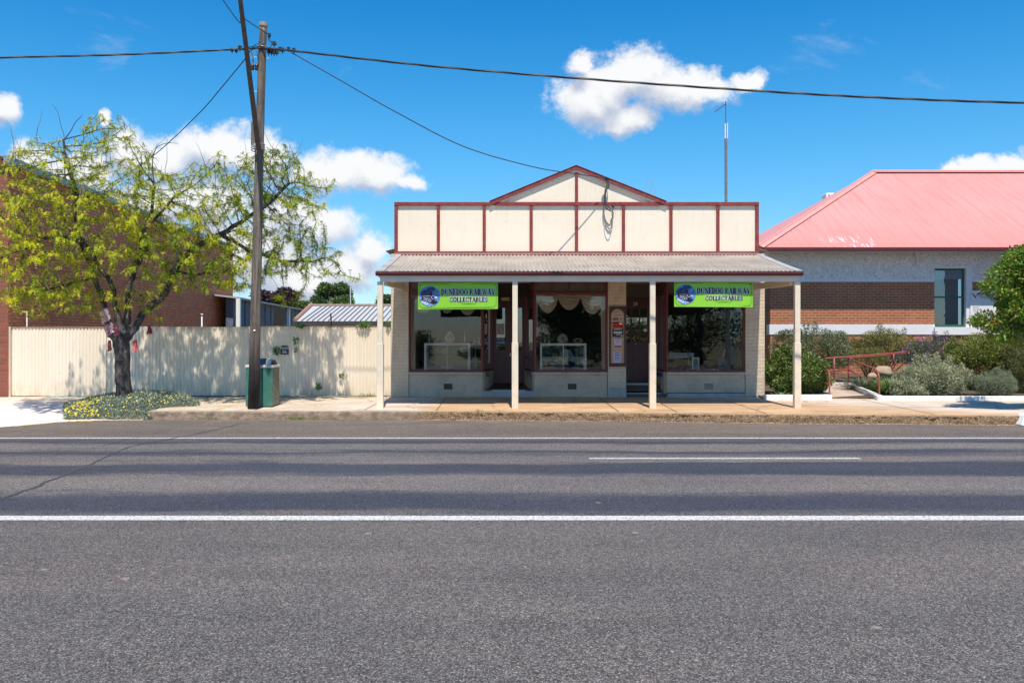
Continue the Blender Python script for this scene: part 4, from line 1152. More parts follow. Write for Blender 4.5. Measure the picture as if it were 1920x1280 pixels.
plate(815.5, 659, 9.2, 5.6, 21.40, 'oval green edged plate, leftmost in the left window cabinet', (.50, .50, .42), (.34, .36, .24))
plate(832, 658.5, 6.8, 6.6, 21.42, 'round floral plate beside the oval green edged plate in the cabinet', (.42, .40, .32), (.34, .30, .22))
plate(870, 655, 8.2, 6.2, 21.40, 'white oval plate at the right end of the left window cabinet', (.75, .73, .68), (.66, .64, .58))
plate(838, 688.3, 11.5, 3.6, 21.35, 'low oval dish on the floor of the left window cabinet', (.45, .42, .38), (.52, .50, .46))
# fan-shaped white ornament on the left cabinet
oc = P(842.5, 636, 21.3); k = 21.3/F
b = MB(); rs = random.Random(3)
for i in range(26):
    a = rs.uniform(0, 6.283); q_ = rs.random()**.5
    b.ball((oc.x+8*k*q_*math.cos(a), 21.3+rs.uniform(-.04,.04), oc.z+3*k+10*k*q_*math.sin(a)), (2.6*k, 2*k, 2.6*k), 7, 5)
b.lathe((oc.x, 21.3, zt1_+.002), [(0, 0), (.07, 0), (.09, .03), (.05, .07), (0, .08)])
tag(b.build('shell_ornament', mat('shell_white', (.60, .52, .46), .5, .3, 40)), 'white shell like ornament standing on top of the left window cabinet', 'ornament')
def vase(px, Y, zb_, h, r, col, label, name='vase', cat='vase'):
    b = MB(); b.lathe((gx(px, Y), Y, zb_), [(0, 0), (r*.7, 0), (r, h*.3), (r*.8, h*.55), (r*.3, h*.75), (r*.45, h), (0, h)])
    return tag(b.build(name, mat(name+'_glaze', col, .3, .2, 20), smooth=True), label, cat)
vase(819.5, 21.25, zt1_+.002, .20, .022, (.02, .22, .32), 'slim teal blue bottle on the left window cabinet', 'bottle', 'bottle')
vase(871, 21.3, zt1_+.002, .28, .02, (.55, .55, .58), 'tall thin silver candlestick on the left window cabinet', 'candlestick', 'candlestick')
vase(804.5, 21.3, zt1_+.002, .27, .018, (.45, .45, .42), 'thin pale candlestick at the left end of the left window cabinet', 'candlestick', 'candlestick')
b = MB()
for i in range(9): b.ball((gx(815+i*2.2, 21.28), 21.28+.02*math.sin(i), zt1_+.022), (.022, .02, .022), 8, 5)
tag(b.build('shell_dish', mat('shells', (.40, .32, .25), .5, .5, 30)), 'little dish of brown and white shells on the left window cabinet', 'ornament')
vase(891, 21.35, zs0-.02, .62, .05, (.20, .21, .22), 'dark glass lamp base right of the left window cabinet', 'lamp_base', 'lamp')
b = MB(); sY = 21.6
b.box(gx(883, sY), gx(915, sY), sY, sY+.3, gz(646.5, sY), gz(644.5, sY)); b.box(gx(883, sY), gx(915, sY), sY, sY+.3, gz(679, sY), gz(677, sY))
b.box(gx(884, sY), gx(885, sY), sY+.28, sY+.3, zs0-.02, gz(646.5, sY)); b.box(gx(912, sY), gx(913, sY), sY+.28, sY+.3, zs0-.02, gz(646.5, sY))
tag(b.build('shelf_stand', M['white']), 'small white two tier shelf beside the recessed shop door', 'shelf')
rs = random.Random(9)
for i in range(7):
    px = 886+i*3.8; lvl = 644.5 if i % 2 else 677
    zz_ = gz(lvl, sY)+.001
    bb = MB(); h = rs.uniform(.09, .16); bb.lathe((gx(px, sY), sY+.12, zz_), [(0, 0), (.03, 0), (.035, h*.4), (.012, h*.6), (.012, h*.85), (.018, h), (0, h)], 10)
    tag(bb.build('glassware', mat('glassware_%d' % (i % 3), [(.5, .52, .55), (.3, .34, .4), (.45, .42, .4)][i % 3], .2), smooth=True),
        'pale glass piece %s on the %s tier of the white shelf' % (['at the far left', 'at the left', 'second from the left', 'in the middle', 'third from the left', 'at the right', 'at the far right'][i], ['upper', 'lower'][i % 2]), 'glassware', 'glassware on the two tier shelf')
# middle window
c = P(1055, 634, 21.3); k = 21.3/F
eg = thing('egg_dish', 'mint green rimmed egg shaped dish on the middle window cabinet', 'dish', (c.x, 21.3, zt2_))
def egg(rx, rz_, y0, y1): 
    return MB().prism([(c.x+rx*k*math.cos(t)*(1-.22*math.sin(t)), c.z+rz_*k*math.sin(t)) for t in [2*math.pi*i/32 for i in range(32)]], y0, y1)
egg(9.6, 9, 21.3, 21.32).build('rim', mat('mint', (.16, .32, .22), .5), eg)
egg(7, 6.6, 21.295, 21.2999).build('face', mat('egg_face', (.40, .31, .22), .6, .3, 30), eg)
fl = MB()
for dx, dz in ((0, 2.5), (-2.2, .5), (2.2, .5), (0, -2), (-1, -.4), (1.5, -3)): fl.disc(c.x+dx*k, c.z+dz*k, .014, .014, 21.292, 21.2949, 8)
fl.build('flower_motif', M['dkmaroon'], eg)
c = P(1083.5, 638.5, 21.3)
b = MB(); pts_ = [(c.x+7.5*k*math.cos(t), 21.3, c.z+3.3*k*math.sin(t)) for t in [2*math.pi*i/24 for i in range(25)]]
b.tube(pts_, .018, 8, cap=False); tag(b.build('wreath_ring', mat('straw', (.42, .34, .18), .7, .3, 40), smooth=True), 'straw coloured oval ring lying on the middle window cabinet', 'ornament')
vase(1022, 21.3, zt2_+.002, .15, .02, (.5, .5, .45), 'small white figurine at the left end of the middle window cabinet', 'figurine', 'figurine')
vase(1030, 21.28, zt2_+.002, .09, .03, (.5, .48, .2), 'little yellow and white pot on the middle window cabinet', 'small_pot', 'pot')
for i, (px, col, nm) in enumerate(((1041, (.5, .32, .03), 'little yellow china duck above the lace shelf'), (1056, (.5, .48, .42), 'round cream teapot above the lace shelf'), (1068, (.42, .45, .46), 'leaning silver tray above the lace shelf'))):
    bb = MB(); x = gx(px, 21.3); bb.ball((x, 21.3, lz+.05), (.05, .04, .045), 12, 8); bb.ball((x-.045, 21.3, lz+.09), (.022,)*3, 8, 6)
    if i == 2: bb = MB(); bb.add([(x-.1, 21.4, lz+.002), (x+.12, 21.4, lz+.002), (x+.02, 21.45, lz+.19), (x-.16, 21.45, lz+.17), (x-.1, 21.412, lz+.002), (x+.12, 21.412, lz+.002), (x+.02, 21.462, lz+.19), (x-.16, 21.462, lz+.17)], [(0,1,2,3),(4,7,6,5),(0,4,5,1),(1,5,6,2),(2,6,7,3),(3,7,4,0)])
    tag(bb.build(('china_duck', 'teapot', 'tray')[i], mat('ware%d' % i, col, .35, .2, 30), smooth=(i < 2)), nm, ('ornament', 'teapot', 'tray')[i])
bk = MB().box(gx(1077, 21.3), gx(1091, 21.3), 21.25, 21.4, z02_+.001, z02_+.04).build('box', mat('red_box', (.22, .05, .03), .5)); tag(bk, 'flat red brown box on the floor of the middle window cabinet', 'box')
b = MB(); b.ball(P(1131, 682, 21.2), (.028, .02, .03), 10, 6); b.tube([P(1122, 692, 21.22), P(1127, 678, 21.22), P(1131, 671, 21.2), P(1126, 664, 21.2), P(1118, 662, 21.2)], .012, 6); b.tube([P(1131, 671, 21.2), P(1135, 676, 21.2), P(1136, 692, 21.2)], .01, 6)
tag(b.build('wire_ornament', mat('brass', (.16, .09, .05), .4)), 'bent dark ornament with a brass knob at the right corner of the middle window', 'ornament')
# curtains
M['drape'] = mat('drape', (0.92, 0.75, 0.59), 0.85, 0.06, 4)
M['drape2'] = mat('drape_grey', (0.72, 0.62, 0.52), 0.85, 0.08, 4)
def curtain(label, swags, panels, Y, m):
    xs_ = [s_[0] for s_ in swags]+[s_[1] for s_ in swags]
    r = thing('curtain', label, 'curtain', (gx(sum(xs_)/len(xs_), Y), Y, gz(551, Y)))
    for n_, (pa, pb, py0, sag) in enumerate(swags):
        V = []; Fq = []; nu, nv = 36, 60
        for i in range(nu+1):
            for j in range(nv+1):
                u_, v_ = i/nu, j/nv
                pinch = .14*v_*(1-abs(2*u_-1))
                px = pa+(pb-pa)*(u_+ (0.5-u_)*.22*v_)
                dz = sag*v_*(.40+.60*(4*u_*(1-u_))**.8)
                fold = .035*math.sin(v_*2*math.pi*5.2+1.2*math.sin(u_*5))*(.3+.7*math.sin(math.pi*min(1, max(0, u_))))
                c = P(px, py0+dz, Y); V.append((c.x, Y-.02-n_*.012+fold-.05*v_*4*u_*(1-u_), c.z))
        for i in range(nu):
            for j in range(nv):
                a = i*(nv+1)+j; Fq.append((a, a+nv+1, a+nv+2, a+1))
        npmesh('swag', V, Fq, m, r, smooth=True)
    for (pa, pb, pc, pd, py0, py1) in panels:
        V = []; Fq = []; nu = 40
        for i in range(nu+1):
            for (q0, q1, py) in ((pa, pb, py0), (pc, pd, py1)):
                c = P(q0+(q1-q0)*i/nu, py, Y); V.append((c.x, Y+.03+.022*math.sin(i/nu*2*math.pi*4.3), c.z))
        for i in range(nu): Fq.append((2*i, 2*i+2, 2*i+3, 2*i+1))
        npmesh('side_drape', V, Fq, m, r, smooth=True)
    return r
CY = 21.15
curtain('cream draped curtain with three swags and a side drape across the middle shop window', [(1004, 1050, 550, 37), (1042, 1092, 550, 31), (1085, 1136, 550, 39)], [(1126, 1139, 1129, 1137, 550, 692), (1003, 1009, 1003, 1008, 550, 632)], CY, M['drape'])
curtain('greyish swag curtain mostly behind the green banner in the left shop window', [(767, 822, 549, 38), (815, 862, 549, 38), (852, 902, 549, 42)], [(768, 778, 769, 778.5, 550, 693)], CY, M['drape2'])
curtain('faded narrow curtain in the angled glass beside the recessed shop door', [(905, 914, 549, 12)], [(908, 919, 911, 918, 550, 680)], 21.75, M['drape'])
# right window
tY = 21.4; zf = zs0-.018
b = MB(); b.box(gx(1254, 22), gx(1300, 22), 21.9, 22.3, gz(664, 22), gz(661.5, 22))
b.add([(gx(1254,21.9), 21.895, gz(673,21.9)), (gx(1303,21.9), 21.895, gz(670,21.9)), (gx(1298,21.9), 21.893, gz(661.4,21.9)), (gx(1254,21.9), 21.893, gz(661.4,21.9))], [(0,1,2,3)])
tbn = thing('side_table', 'side table under a pale cloth at the back of the right shop window', 'table', (gx(1277, 22), 22.1, .45))
b.build('table_cloth', mat('pale_cloth', (.42, .45, .52), .8, .1, 9), tbn)
b = MB(); 
for x in (1257, 1296): b.box(gx(x, 22)-.02, gx(x, 22)+.02, 21.95, 21.99, .45, gz(664.5, 22))
b.build('leg', M['brown'], tbn)
b = MB(); cxx = gx(1291.5, tY)
for i in range(5):
    zz_ = zf+.03+i*.052; w_ = .085-.014*i
    b.add([(cxx-w_, tY, zz_), (cxx+w_, tY, zz_), (cxx, tY, zz_+.085), (cxx-w_, tY+.01, zz_), (cxx+w_, tY+.01, zz_), (cxx, tY+.01, zz_+.085)], [(0,1,2), (3,5,4), (0,3,4,1), (1,4,5,2), (2,5,3,0)])
tr_ = thing('toy_tree', 'small bright green tiered toy tree with an orange knob in the right window', 'ornament', (cxx, tY, zf))
b.build('tiers', mat('toy_green', (.20, .42, .07), .6), tr_)
b = MB(); b.ball((cxx, tY, zf+.34), (.018,)*3, 8, 6); b.box(cxx-.006, cxx+.006, tY+.011, tY+.02, zf, zf+.1); b.build('knob', mat('toy_orange', (.6, .22, .03), .5), tr_)
fr_ = thing('picture_frame', 'small white picture frame standing behind the teacups', 'picture frame', (gx(1304, tY), tY, zf))
xa, xb, z0, z1 = gx(1297.5, tY), gx(1311, tY), zf, gz(670, tY)
b = MB(); b.box(xa, xa+.03, tY, tY+.02, z0, z1); b.box(xb-.03, xb, tY, tY+.02, z0, z1); b.box(xa+.03, xb-.03, tY, tY+.02, z0, z0+.03); b.box(xa+.03, xb-.03, tY, tY+.02, z1-.03, z1)
b.build('frame', M['white'], fr_); MB().box(xa+.03, xb-.03, tY+.008, tY+.012, z0+.03, z1-.03).build('picture', mat('grey_print', (.3, .32, .33), .6, .5, 60), fr_)
def cup(px, s_, label, spout=False):
    Y = 21.12; x = gx(px, Y); h = .055*s_
    b = MB(); r = .042*s_
    if spout:
        b.lathe((x, Y, zf), [(0, 0), (r*.7, 0), (r*1.15, h*.5), (r*.9, h), (r*.35, h*1.25), (r*.12, h*1.45), (0, h*1.5)], 14)
        b.tube([(x+r, Y, zf+h*.4), (x+r*1.6, Y, zf+h*.8), (x+r*1.9, Y, zf+h*1.15)], [r*.25, r*.18, r*.12], 6)
    else:
        b.lathe((x, Y, zf), [(0, 0), (r*.6, 0), (r*.85, h*.4), (r, h), (r*.92, h), (r*.75, h*.4), (0, h*.15)], 14)
    t_ = [(x-r*.9-math.sin(a)*r*.6, Y, zf+h*.5+math.cos(a)*h*.3) for a in [math.pi*i/6 for i in range(7)]]
    b.tube(t_, r*.1, 5)
    tag(b.build('teapot' if spout else 'teacup', mat('bone_china', (.72, .72, .70), .3, .05, 30), smooth=True), label, 'teapot' if spout else 'teacup', 'white china tea set')
for px, s_, sp in ((1302, 1, 0), (1309.5, 1, 0), (1315, 1.05, 0), (1322, 1.1, 1), (1331, 1.3, 0), (1338.5, 1.25, 1), (1345.5, 1.1, 1)):
    names = {1302: 'white teacup furthest left, in front of the small picture frame', 1309.5: 'white teacup at the right foot of the small picture frame', 1315: 'white teacup third from the left in the tea set',
             1322: 'smallest white lidded pot, standing between teacups', 1331: 'largest white handled cup, right of the smallest pot', 1338.5: 'tallest white teapot of the tea set', 1345.5: 'white pot at the right end of the tea set'}
    cup(px, s_, names[px], bool(sp))
b = MB(); b.tube([P(1266, 687, 21.15), P(1276, 684.5, 21.12), P(1285, 684, 21.1), P(1296, 682.5, 21.12)], [.012, .02, .02, .012], 8)
tag(b.build('red_ribbon', mat('red_cloth', (.42, .02, .03), .6)), 'twisted strip of red cloth lying left of the teacups', 'cloth')
b = MB(); rs = random.Random(4)
for i in range(9): b.ball((gx(1262+i*4, 21.3), 21.3+rs.uniform(-.05,.05), zf+.03), (.06, .05, .03+.02*rs.random()), 9, 5, .15)
tag(b.build('fabric_pile', mat('fabric_brown', (.14, .10, .07), .9, .5, 30)), 'low pile of brown fabric behind the red cloth in the right window', 'fabric')
# blue cupboard with open arch and a hanging grey garment
bl = mat('blue_paint', (.025, .16, .24), .5, .1, 5)
cb = thing('blue_cupboard', 'tall blue painted wardrobe with arched foot at the right side of the right shop window', 'wardrobe', (gx(1378, 21.9), 21.9, zf))
b = MB(); Yb = 21.75
b.box(gx(1363,Yb), gx(1372.5,Yb), Yb, Yb+.5, zf, 3.0); b.box(gx(1374,Yb), gx(1397,Yb), Yb+.03, Yb+.5, zf, 3.0); b.build('door', bl, cb, bevel=.01)
b = MB()
xc, rr = gx(1354, Yb), .09
pa_ = [(gx(1345,Yb), gz(672,Yb)), (gx(1345,Yb), zf)]
arc = [(xc+rr*math.cos(t), zf+.13*math.sin(t)) for t in [math.pi-math.pi*i/12 for i in range(13)]]
poly_top = gz(672, Yb)
for (p0, p1) in zip(arc[:-1], arc[1:]): b.prism([p0, p1, (p1[0], poly_top), (p0[0], poly_top)], Yb-.1, Yb-.02)
b.box(xc-rr-.05, xc-rr, Yb-.1, Yb-.02, zf, poly_top); b.box(xc+rr, gx(1363,Yb), Yb-.1, Yb-.02, zf, poly_top); b.build('arched_panel', bl, cb)
gm = thing('doll', 'pale doll in a grey smock hanging in front of the blue wardrobe', 'doll', (gx(1386, 21.2), 21.2, 1.6))
b = MB(); hc = P(1385.5, 638, 21.25); b.ball(hc, (.095, .08, .085), 14, 10); b.ball(P(1378.5, 641, 21.22), (.03, .03, .035), 10, 6)
b.build('head', mat('doll_skin', (.30, .19, .14), .7, .2, 20), gm, smooth=True)
b = MB(); b.lathe((gx(1388, 21.28), 21.28, gz(690, 21.28)), [(.07, 0), (.085, .2), (.075, .4), (.05, .55), (0, .57)], 16); b.build('smock', mat('smock_grey', (.12, .115, .12), .9, .3, 20), gm, smooth=True)
b = MB(); b.add([P(1362, 640+14, 21.6), P(1359, 654, 21.6), P(1354, 668, 21.5), P(1357, 669, 21.5)], [(0,1,2,3)]); b.add([P(1362, 654, 21.62), P(1359, 654, 21.62), P(1354, 668, 21.52), P(1357, 669, 21.52)], [(0,1,2,3)])
tag(b.build('pale_card', mat('card', (.4, .38, .34), .7)), 'slanted pale card leaning against the blue wardrobe', 'card')
# ================================================================ UTILITY POLE, CABLES
def polemat():
    m, q, b_ = newmat('pole_timber')
    pos = q.n('ShaderNodeNewGeometry').outputs['Position']; s = q.sep(pos)
    gr_ = q.noise(q.comb(q.math('MULTIPLY', s[0], 30), q.math('MULTIPLY', s[1], 30), q.math('MULTIPLY', s[2], 1.1)), 1, 7, 0.75)
    base = q.mix(q.maprange(s[2], 1.0, 1.9), (0.035, 0.026, 0.022), (0.25, 0.20, 0.16))
    lo = q.mix(1.0, base, (0.28, 0.27, 0.26), 'MULTIPLY')
    c = q.mix(q.maprange(gr_, 0.38, 0.58), lo, base)
    c = q.mix(q.maprange(q.noise(pos, 2.5, 6, .7), .5, .68, 0, .6), c, (0.09, 0.055, 0.04))
    setc(q, b_.inputs['Base Color'], c); b_.inputs['Roughness'].default_value = 0.9
    bn = q.n('ShaderNodeBump'); bn.inputs['Strength'].default_value = 0.9; bn.inputs['Distance'].default_value = 0.02
    q.set(bn.inputs['Height'], gr_); q.t.links.new(bn.outputs[0], b_.inputs['Normal'])
    return m
M['pole'] = polemat()
UY = 17.9
up_ = thing('utility_pole', 'weathered timber power pole with a long arm clamped to its left side', 'power pole', (gx(475.5, UY), UY, .17))
b = MB()
pp = [(475.6, 768, 11.0), (477, 700, 10.2), (478.5, 620, 9.6), (482, 480, 8.9), (485, 340, 8.2), (488.5, 200, 7.6), (493, 60, 7.0), (493.4, 54, 7.0)]
b.tube([P(x, y, UY) for x, y, r in pp], [r*UY/F for x, y, r in pp], 18)
b.build('pole', M['pole'], up_, smooth=True)
b = MB(); b.tube([P(493.4, 54.5, UY), P(493.7, 50, UY)], [.068, .095], 16); b.tube([P(493.7, 50, UY), P(494, 43, UY)], [.093, .088], 16); b.build('pole_cap', mat('cap_tin', (.34, .26, .19), .6, .2, 12), up_)
# long tapering arm reaching up over the road
arm0, arm1 = P(485, 280, UY-.13), Vector(((443-960)*15.2/F, 15.2, CH+(640+60)*15.2/F))
b = MB(); b.tube([arm0, arm0.lerp(arm1, .5), arm1], [.055, .048, .040], 10); b.build('street_light_arm', mat('arm_timber', (.11, .08, .065), .8, .3, 10, .4, 30), up_)
lm_ = MB(); e2 = arm1+(arm1-arm0).normalized()*.25; lm_.ball((e2.x, e2.y-.15, e2.z-.05), (.10, .26, .07), 12, 8); lm_.build('lamp_head', M['galv'], up_, smooth=True)
b = MB(); b.box(*(lambda c: (c.x-.055, c.x+.02, UY-.17, UY-.10))(P(480, 250, UY)), P(0, 274, UY).z, P(0, 232, UY).z); b.build('arm_bracket', M['pole'], up_)
b = MB(); c = P(484.5, 277, UY)
for dz in (-.05, 0, .05): b.tube([(c.x+.13*math.cos(t), UY-.02+.17*math.sin(t), c.z+dz+.02*math.cos(t)) for t in [2*math.pi*i/16 for i in range(17)]], .011, 6, cap=False)
b.ball((c.x, UY-.2, c.z), (.04, .03, .045), 8, 6); b.build('wire_binding', M['galv'], up_)
# step irons and hooks
for px, py, sd in ((480, 172, -1), (480, 203, -1), (500, 110, 1), (481, 108, -1), (479, 330, -1)):
    b = MB(); c = P(px, py, UY); b.tube([(c.x+.04*(-sd), UY, c.z), (c.x+.05*sd, UY, c.z), (c.x+.055*sd, UY, c.z+.03)], .008, 6); b.build('step_iron', M['galv'], up_)
b = MB(); c = P(473.5, 126, UY)
for dx in (0, .09):
    b.lathe((c.x+dx, UY-.02, c.z-.07), [(0, 0), (.035, .0), (.045, .03), (.03, .05), (.045, .07), (.035, .11), (.01, .13), (0, .13)], 10)
b.build('insulator', mat('porcelain_brown', (.06, .035, .03), .3), up_, smooth=True)
b = MB(); b.tube([(c.x, UY-.02, c.z+.06), (c.x-.01, UY, c.z+.25), (c.x+.03, UY, c.z+.38)], .007, 5); b.tube([(c.x+.09, UY-.02, c.z+.05), (c.x+.17, UY, c.z+.0)], .012, 5); b.build('insulator_hook', M['galv'], up_)
b = MB()
for t in [i for i in range(3)]:
    zc = P(0, 89+t*3-3, UY).z; cxx = P(491.5, 90, UY).x
    b.tube([(cxx+.092*math.cos(a), UY+.092*math.sin(a), zc) for a in [2*math.pi*i/16 for i in range(17)]], .008, 5, cap=False)
b.build('steel_band', M['galv'], up_)
# tangle of clamps and jumpers round the head
rs = random.Random(8)
def clamps(name, spots):
    for (px, py, s_) in spots:
        b = MB(); c = P(px, py, UY-.12); b.box(c.x-.03*s_, c.x+.03*s_, c.y-.03, c.y+.03, c.z-.03*s_, c.z+.035*s_); b.tube([(c.x, c.y, c.z), (c.x, c.y, c.z-.07*s_)], .010, 5); b.build(name, M['black'], up_)
clamps('cable_clamp', [(435, 94, .9), (443, 95, .9), (450, 90, 1.1), (504, 97, 1.2), (509, 97, 1.2), (514, 98, 1.3), (519, 98, 1.1), (530, 94, 1.1), (541, 92, .9), (551, 94, 1.0), (514, 82, 1.1), (505, 66, .9), (525, 92, 1.0)])
b = MB()
for (A_, B_, C_) in (((504, 66), (500, 80), (512, 78)), ((506, 68), (503, 84), (520, 84)), ((512, 80), (506, 88), (504, 99)), ((455, 95), (470, 84), (486, 88)), ((466, 102), (472, 88), (482, 82)), ((478, 90), (484, 100), (484, 120)), ((484, 83), (490, 76), (497, 86)), ((472, 98), (474, 110), (476, 118)), ((463, 100), (474, 92), (480, 92))):
    pts_ = []
    for i in range(9):
        t = i/8; pts_.append(P((1-t)**2*A_[0]+2*t*(1-t)*B_[0]+t*t*C_[0], (1-t)**2*A_[1]+2*t*(1-t)*B_[1]+t*t*C_[1], UY-.11-.03*math.sin(3*t)))
    b.tube(pts_, .008, 5)
b.build('jumper_wire', M['cable'], up_)
b = MB(); b.tube([P(477, 620, UY-.1), P(477, 619, UY-.115)], .018, 8); b.build('pole_tag', M['white'], up_)

def spline(pts_, n=10):
    """Catmull-Rom through the points"""
    p = [Vector(q_) for q_ in pts_]; p = [p[0]*2-p[1]]+p+[p[-1]*2-p[-2]]; out = []
    for i in range(1, len(p)-2):
        for k_ in range(n):
            t = k_/n; a, b_, c_, d__ = p[i-1], p[i], p[i+1], p[i+2]
            out.append(0.5*((2*b_)+(c_-a)*t+(2*a-5*b_+4*c_-d__)*t*t+(3*b_-a-3*c_+d__)*t**3))
    out.append(p[-2]); return out
def cable(name, pts_, r, label, m='cable', twist=False):
    b = MB(); sp = spline(pts_, 14); b.tube(sp, r, 7)
    if twist:
        for ph in (0, 2.1, 4.2):
            q_ = []
            for i in range((len(sp)-1)*6):
                t = i/6; j_ = int(t); f_ = t-j_; p = sp[j_].lerp(sp[min(j_+1, len(sp)-1)], f_); L_ = i*.09+ph
                q_.append(p+Vector((0, math.cos(L_)*r*.7, math.sin(L_)*r*.7)))
            b.tube(q_, r*.62, 5)
    return tag(b.build(name, M[m], smooth=True), label, 'cable')
cable('power_cable', [P(-900, 130, 14.0), P(-200, 116, 16.0), P(0, 108.5, 16.6), P(220, 103, 17.2), P(400, 95, 17.65), P(490, 90, UY-.09)], .017, 'thick twisted overhead cable running left from the pole head out of the photo', twist=True)
cable('power_cable', [P(490, 90, UY-.09), P(560, 97, 17.45), P(800, 123.5, 16.6), P(1100, 148.5, 16.1), P(1400, 169.5, 15.8), P(1650, 183.5, 15.6), P(1920, 193, 15.4), P(2300, 198, 15.2), P(2900, 190, 15.0)], .018, 'thick twisted overhead cable running right from the pole across the whole sky', twist=True)
cable('service_cable', [P(545, 98, UY-.1), P(640, 152, 18.0), P(740, 209, 18.3), P(870, 275, 18.85), P(1000, 313, 19.6), P(1080, 326, 20.15), P(1134, 334, 20.58)], .011, 'thin black service cable sagging from the pole to the shop gable')
cable('service_cable', [P(462, 108, UY-.1), P(415, 165, 18.6), P(370, 216, 19.6), P(290, 290, 22.0), P(215, 340, 24.5), P(120, 378, 27.5)], .011, 'thin black service cable dropping left from the pole behind the yellow green tree')
cable('service_cable', [Vector((-5.9, 8, 9.8)), P(418, 0, 16.8), P(455, 33, 17.4), P(503, 65, UY-.1)], .010, 'thin cable coming from across the road to just under the pole top')
# service entry on the gable: bundle, loops
se = thing('service_loop', 'tangle of black and grey service cables looped from the gable of the shop', 'cable bundle', tuple(P(1138, 336, 20.6)))
b = MB()
b.ball(P(1135, 334, 20.6), (.05, .05, .035), 8, 6, .2); b.ball(P(1140, 336, 20.6), (.035, .04, .03), 8, 6, .2); b.tube([P(1136, 334, 20.6), P(1137, 335, 20.8)], .015, 6)
b.build('strain_clamp', M['black'], se)
b = MB(); Ys = 20.70
for pts_ in ([(1137, 338), (1138, 348), (1135, 358), (1133, 372), (1134, 384), (1140, 393), (1147, 396), (1150, 390), (1149, 385)], [(1140, 338), (1141, 350), (1136, 360), (1135, 376), (1139, 386), (1146, 392)],
             [(1134, 384), (1138, 392), (1145, 395)]):
    b.tube(spline([P(x, y, Ys-.02*i) for i, (x, y) in enumerate(pts_)][:], 5), .012, 6)
b.ball(P(1149, 387, 20.66), (.035, .03, .03), 8, 6, .2); b.build('black_loop', M['cable'], se)
b = MB()
b.tube(spline([P(x, y, 20.74) for x, y in ((1148, 396), (1148.5, 405), (1146, 414), (1142, 424), (1138, 418), (1134, 408), (1132, 392), (1131.5, 382))], 5), .009, 6)
b.tube(spline([P(x, y, 20.72) for x, y in ((1150, 398), (1149, 412), (1145, 428), (1141, 434), (1136, 426), (1134, 412))], 5), .009, 6)
b.tube([P(1148.5, 396, 20.7), P(1148.5, 405, 20.7)], .022, 8); b.build('grey_loop', M['greywire'], se)
b = MB()
for px, py in ((1148.5, 345), (1165, 352)): b.ball(P(px, py, 20.6), (.014,)*3, 6, 5)
b.build('hook', M['black'], se)

# ================================================================ LITTER BIN
bn_ = thing('litter_bin', 'green steel litter bin with off white lid behind the power pole', 'litter bin', (gx(488, 18.25), 18.5, .19))
M['bgreen'] = mat('bin_green', (0.045, 0.17, 0.125), 0.5, 0.15, 8, .2, 60, dirt=(.10, .22, .17), dirtamt=.5, dscale=12)
y0, y1 = 18.2, 18.74
xa, xb = gx(460.5, y0), gx(511, y0); z0, z1 = .19, gz(689.5, y0)
MB().box(xa+.03, xb-.03, y0+.03, y1-.03, z0-.02, z0+.05).build('base', M['black'], bn_)
MB().box(xa, xa+.245, y0, y0+.025, z0+.03, z1).build('door', M['bgreen'], bn_, bevel=.006)
MB().box(xa+.255, xa+.36, y0+.008, y0+.03, z0+.03, z1).build('front_panel', M['bgreen'], bn_, bevel=.006)
MB().box(xa+.37, xb, y0, y0+.025, z0+.03, z1).build('door', M['bgreen'], bn_, bevel=.006)
b = MB(); wood = mat('slat_wood', (.22, .20, .13), .7, .35, 14)
for i in range(6): b.box(xb-.022, xb, y0+.035+i*.084, y0+.035+i*.084+.062, z0+.04, z1-.01)
b.build('slatted_side', wood, bn_)
b = MB()
for i in range(6): b.box(xa, xa+.022, y0+.035+i*.084, y0+.035+i*.084+.062, z0+.04, z1-.01)
b.build('slatted_side', wood, bn_)
MB().box(xa+.03, xb-.03, y0+.04, y1-.02, z0+.05, z1-.02).build('liner', M['dark'], bn_)
MB().box(xa, xb, y1-.025, y1, z0+.03, z1).build('rear_panel', M['bgreen'], bn_)
lidm = mat('lid_offwhite', (.66, .60, .53), .5, .08, 8)
MB().box(xa-.01, xb+.02, y0-.015, y1+.01, z1+.001, z1+.06).build('lid', lidm, bn_, bevel=.012)
b = MB(); hx0, hx1 = gx(494, y0)+.02, gx(512, y0)-.03
b.xprism([(y0+.10, z1+.06), (y0+.14, z1+.17), (y0+.30, z1+.20), (y0+.48, z1+.17), (y0+.52, z1+.06)], hx0, hx1-.05)
hd = b.build('hood', lidm, bn_, bevel=.012)
MB().add([(hx1-.049, y0+.13, z1+.06), (hx1+.0, y0+.13, z1+.065), (hx1-.045, y0+.16, z1+.165), (hx1-.049, y0+.45, z1+.165), (hx1+.0, y0+.48, z1+.065)], [(0,1,2),(1,4,3,2)]).build('opening_flap', M['black'], hd)
b = MB(); b.xprism([(y0+.10, z1+.06), (y0+.14, z1+.17), (y0+.30, z1+.20), (y0+.48, z1+.17), (y0+.52, z1+.06)], xa+.08, gx(493, y0)-.02)
b.build('hood', mat('hood_blue', (.06, .10, .17), .5), bn_, bevel=.012)

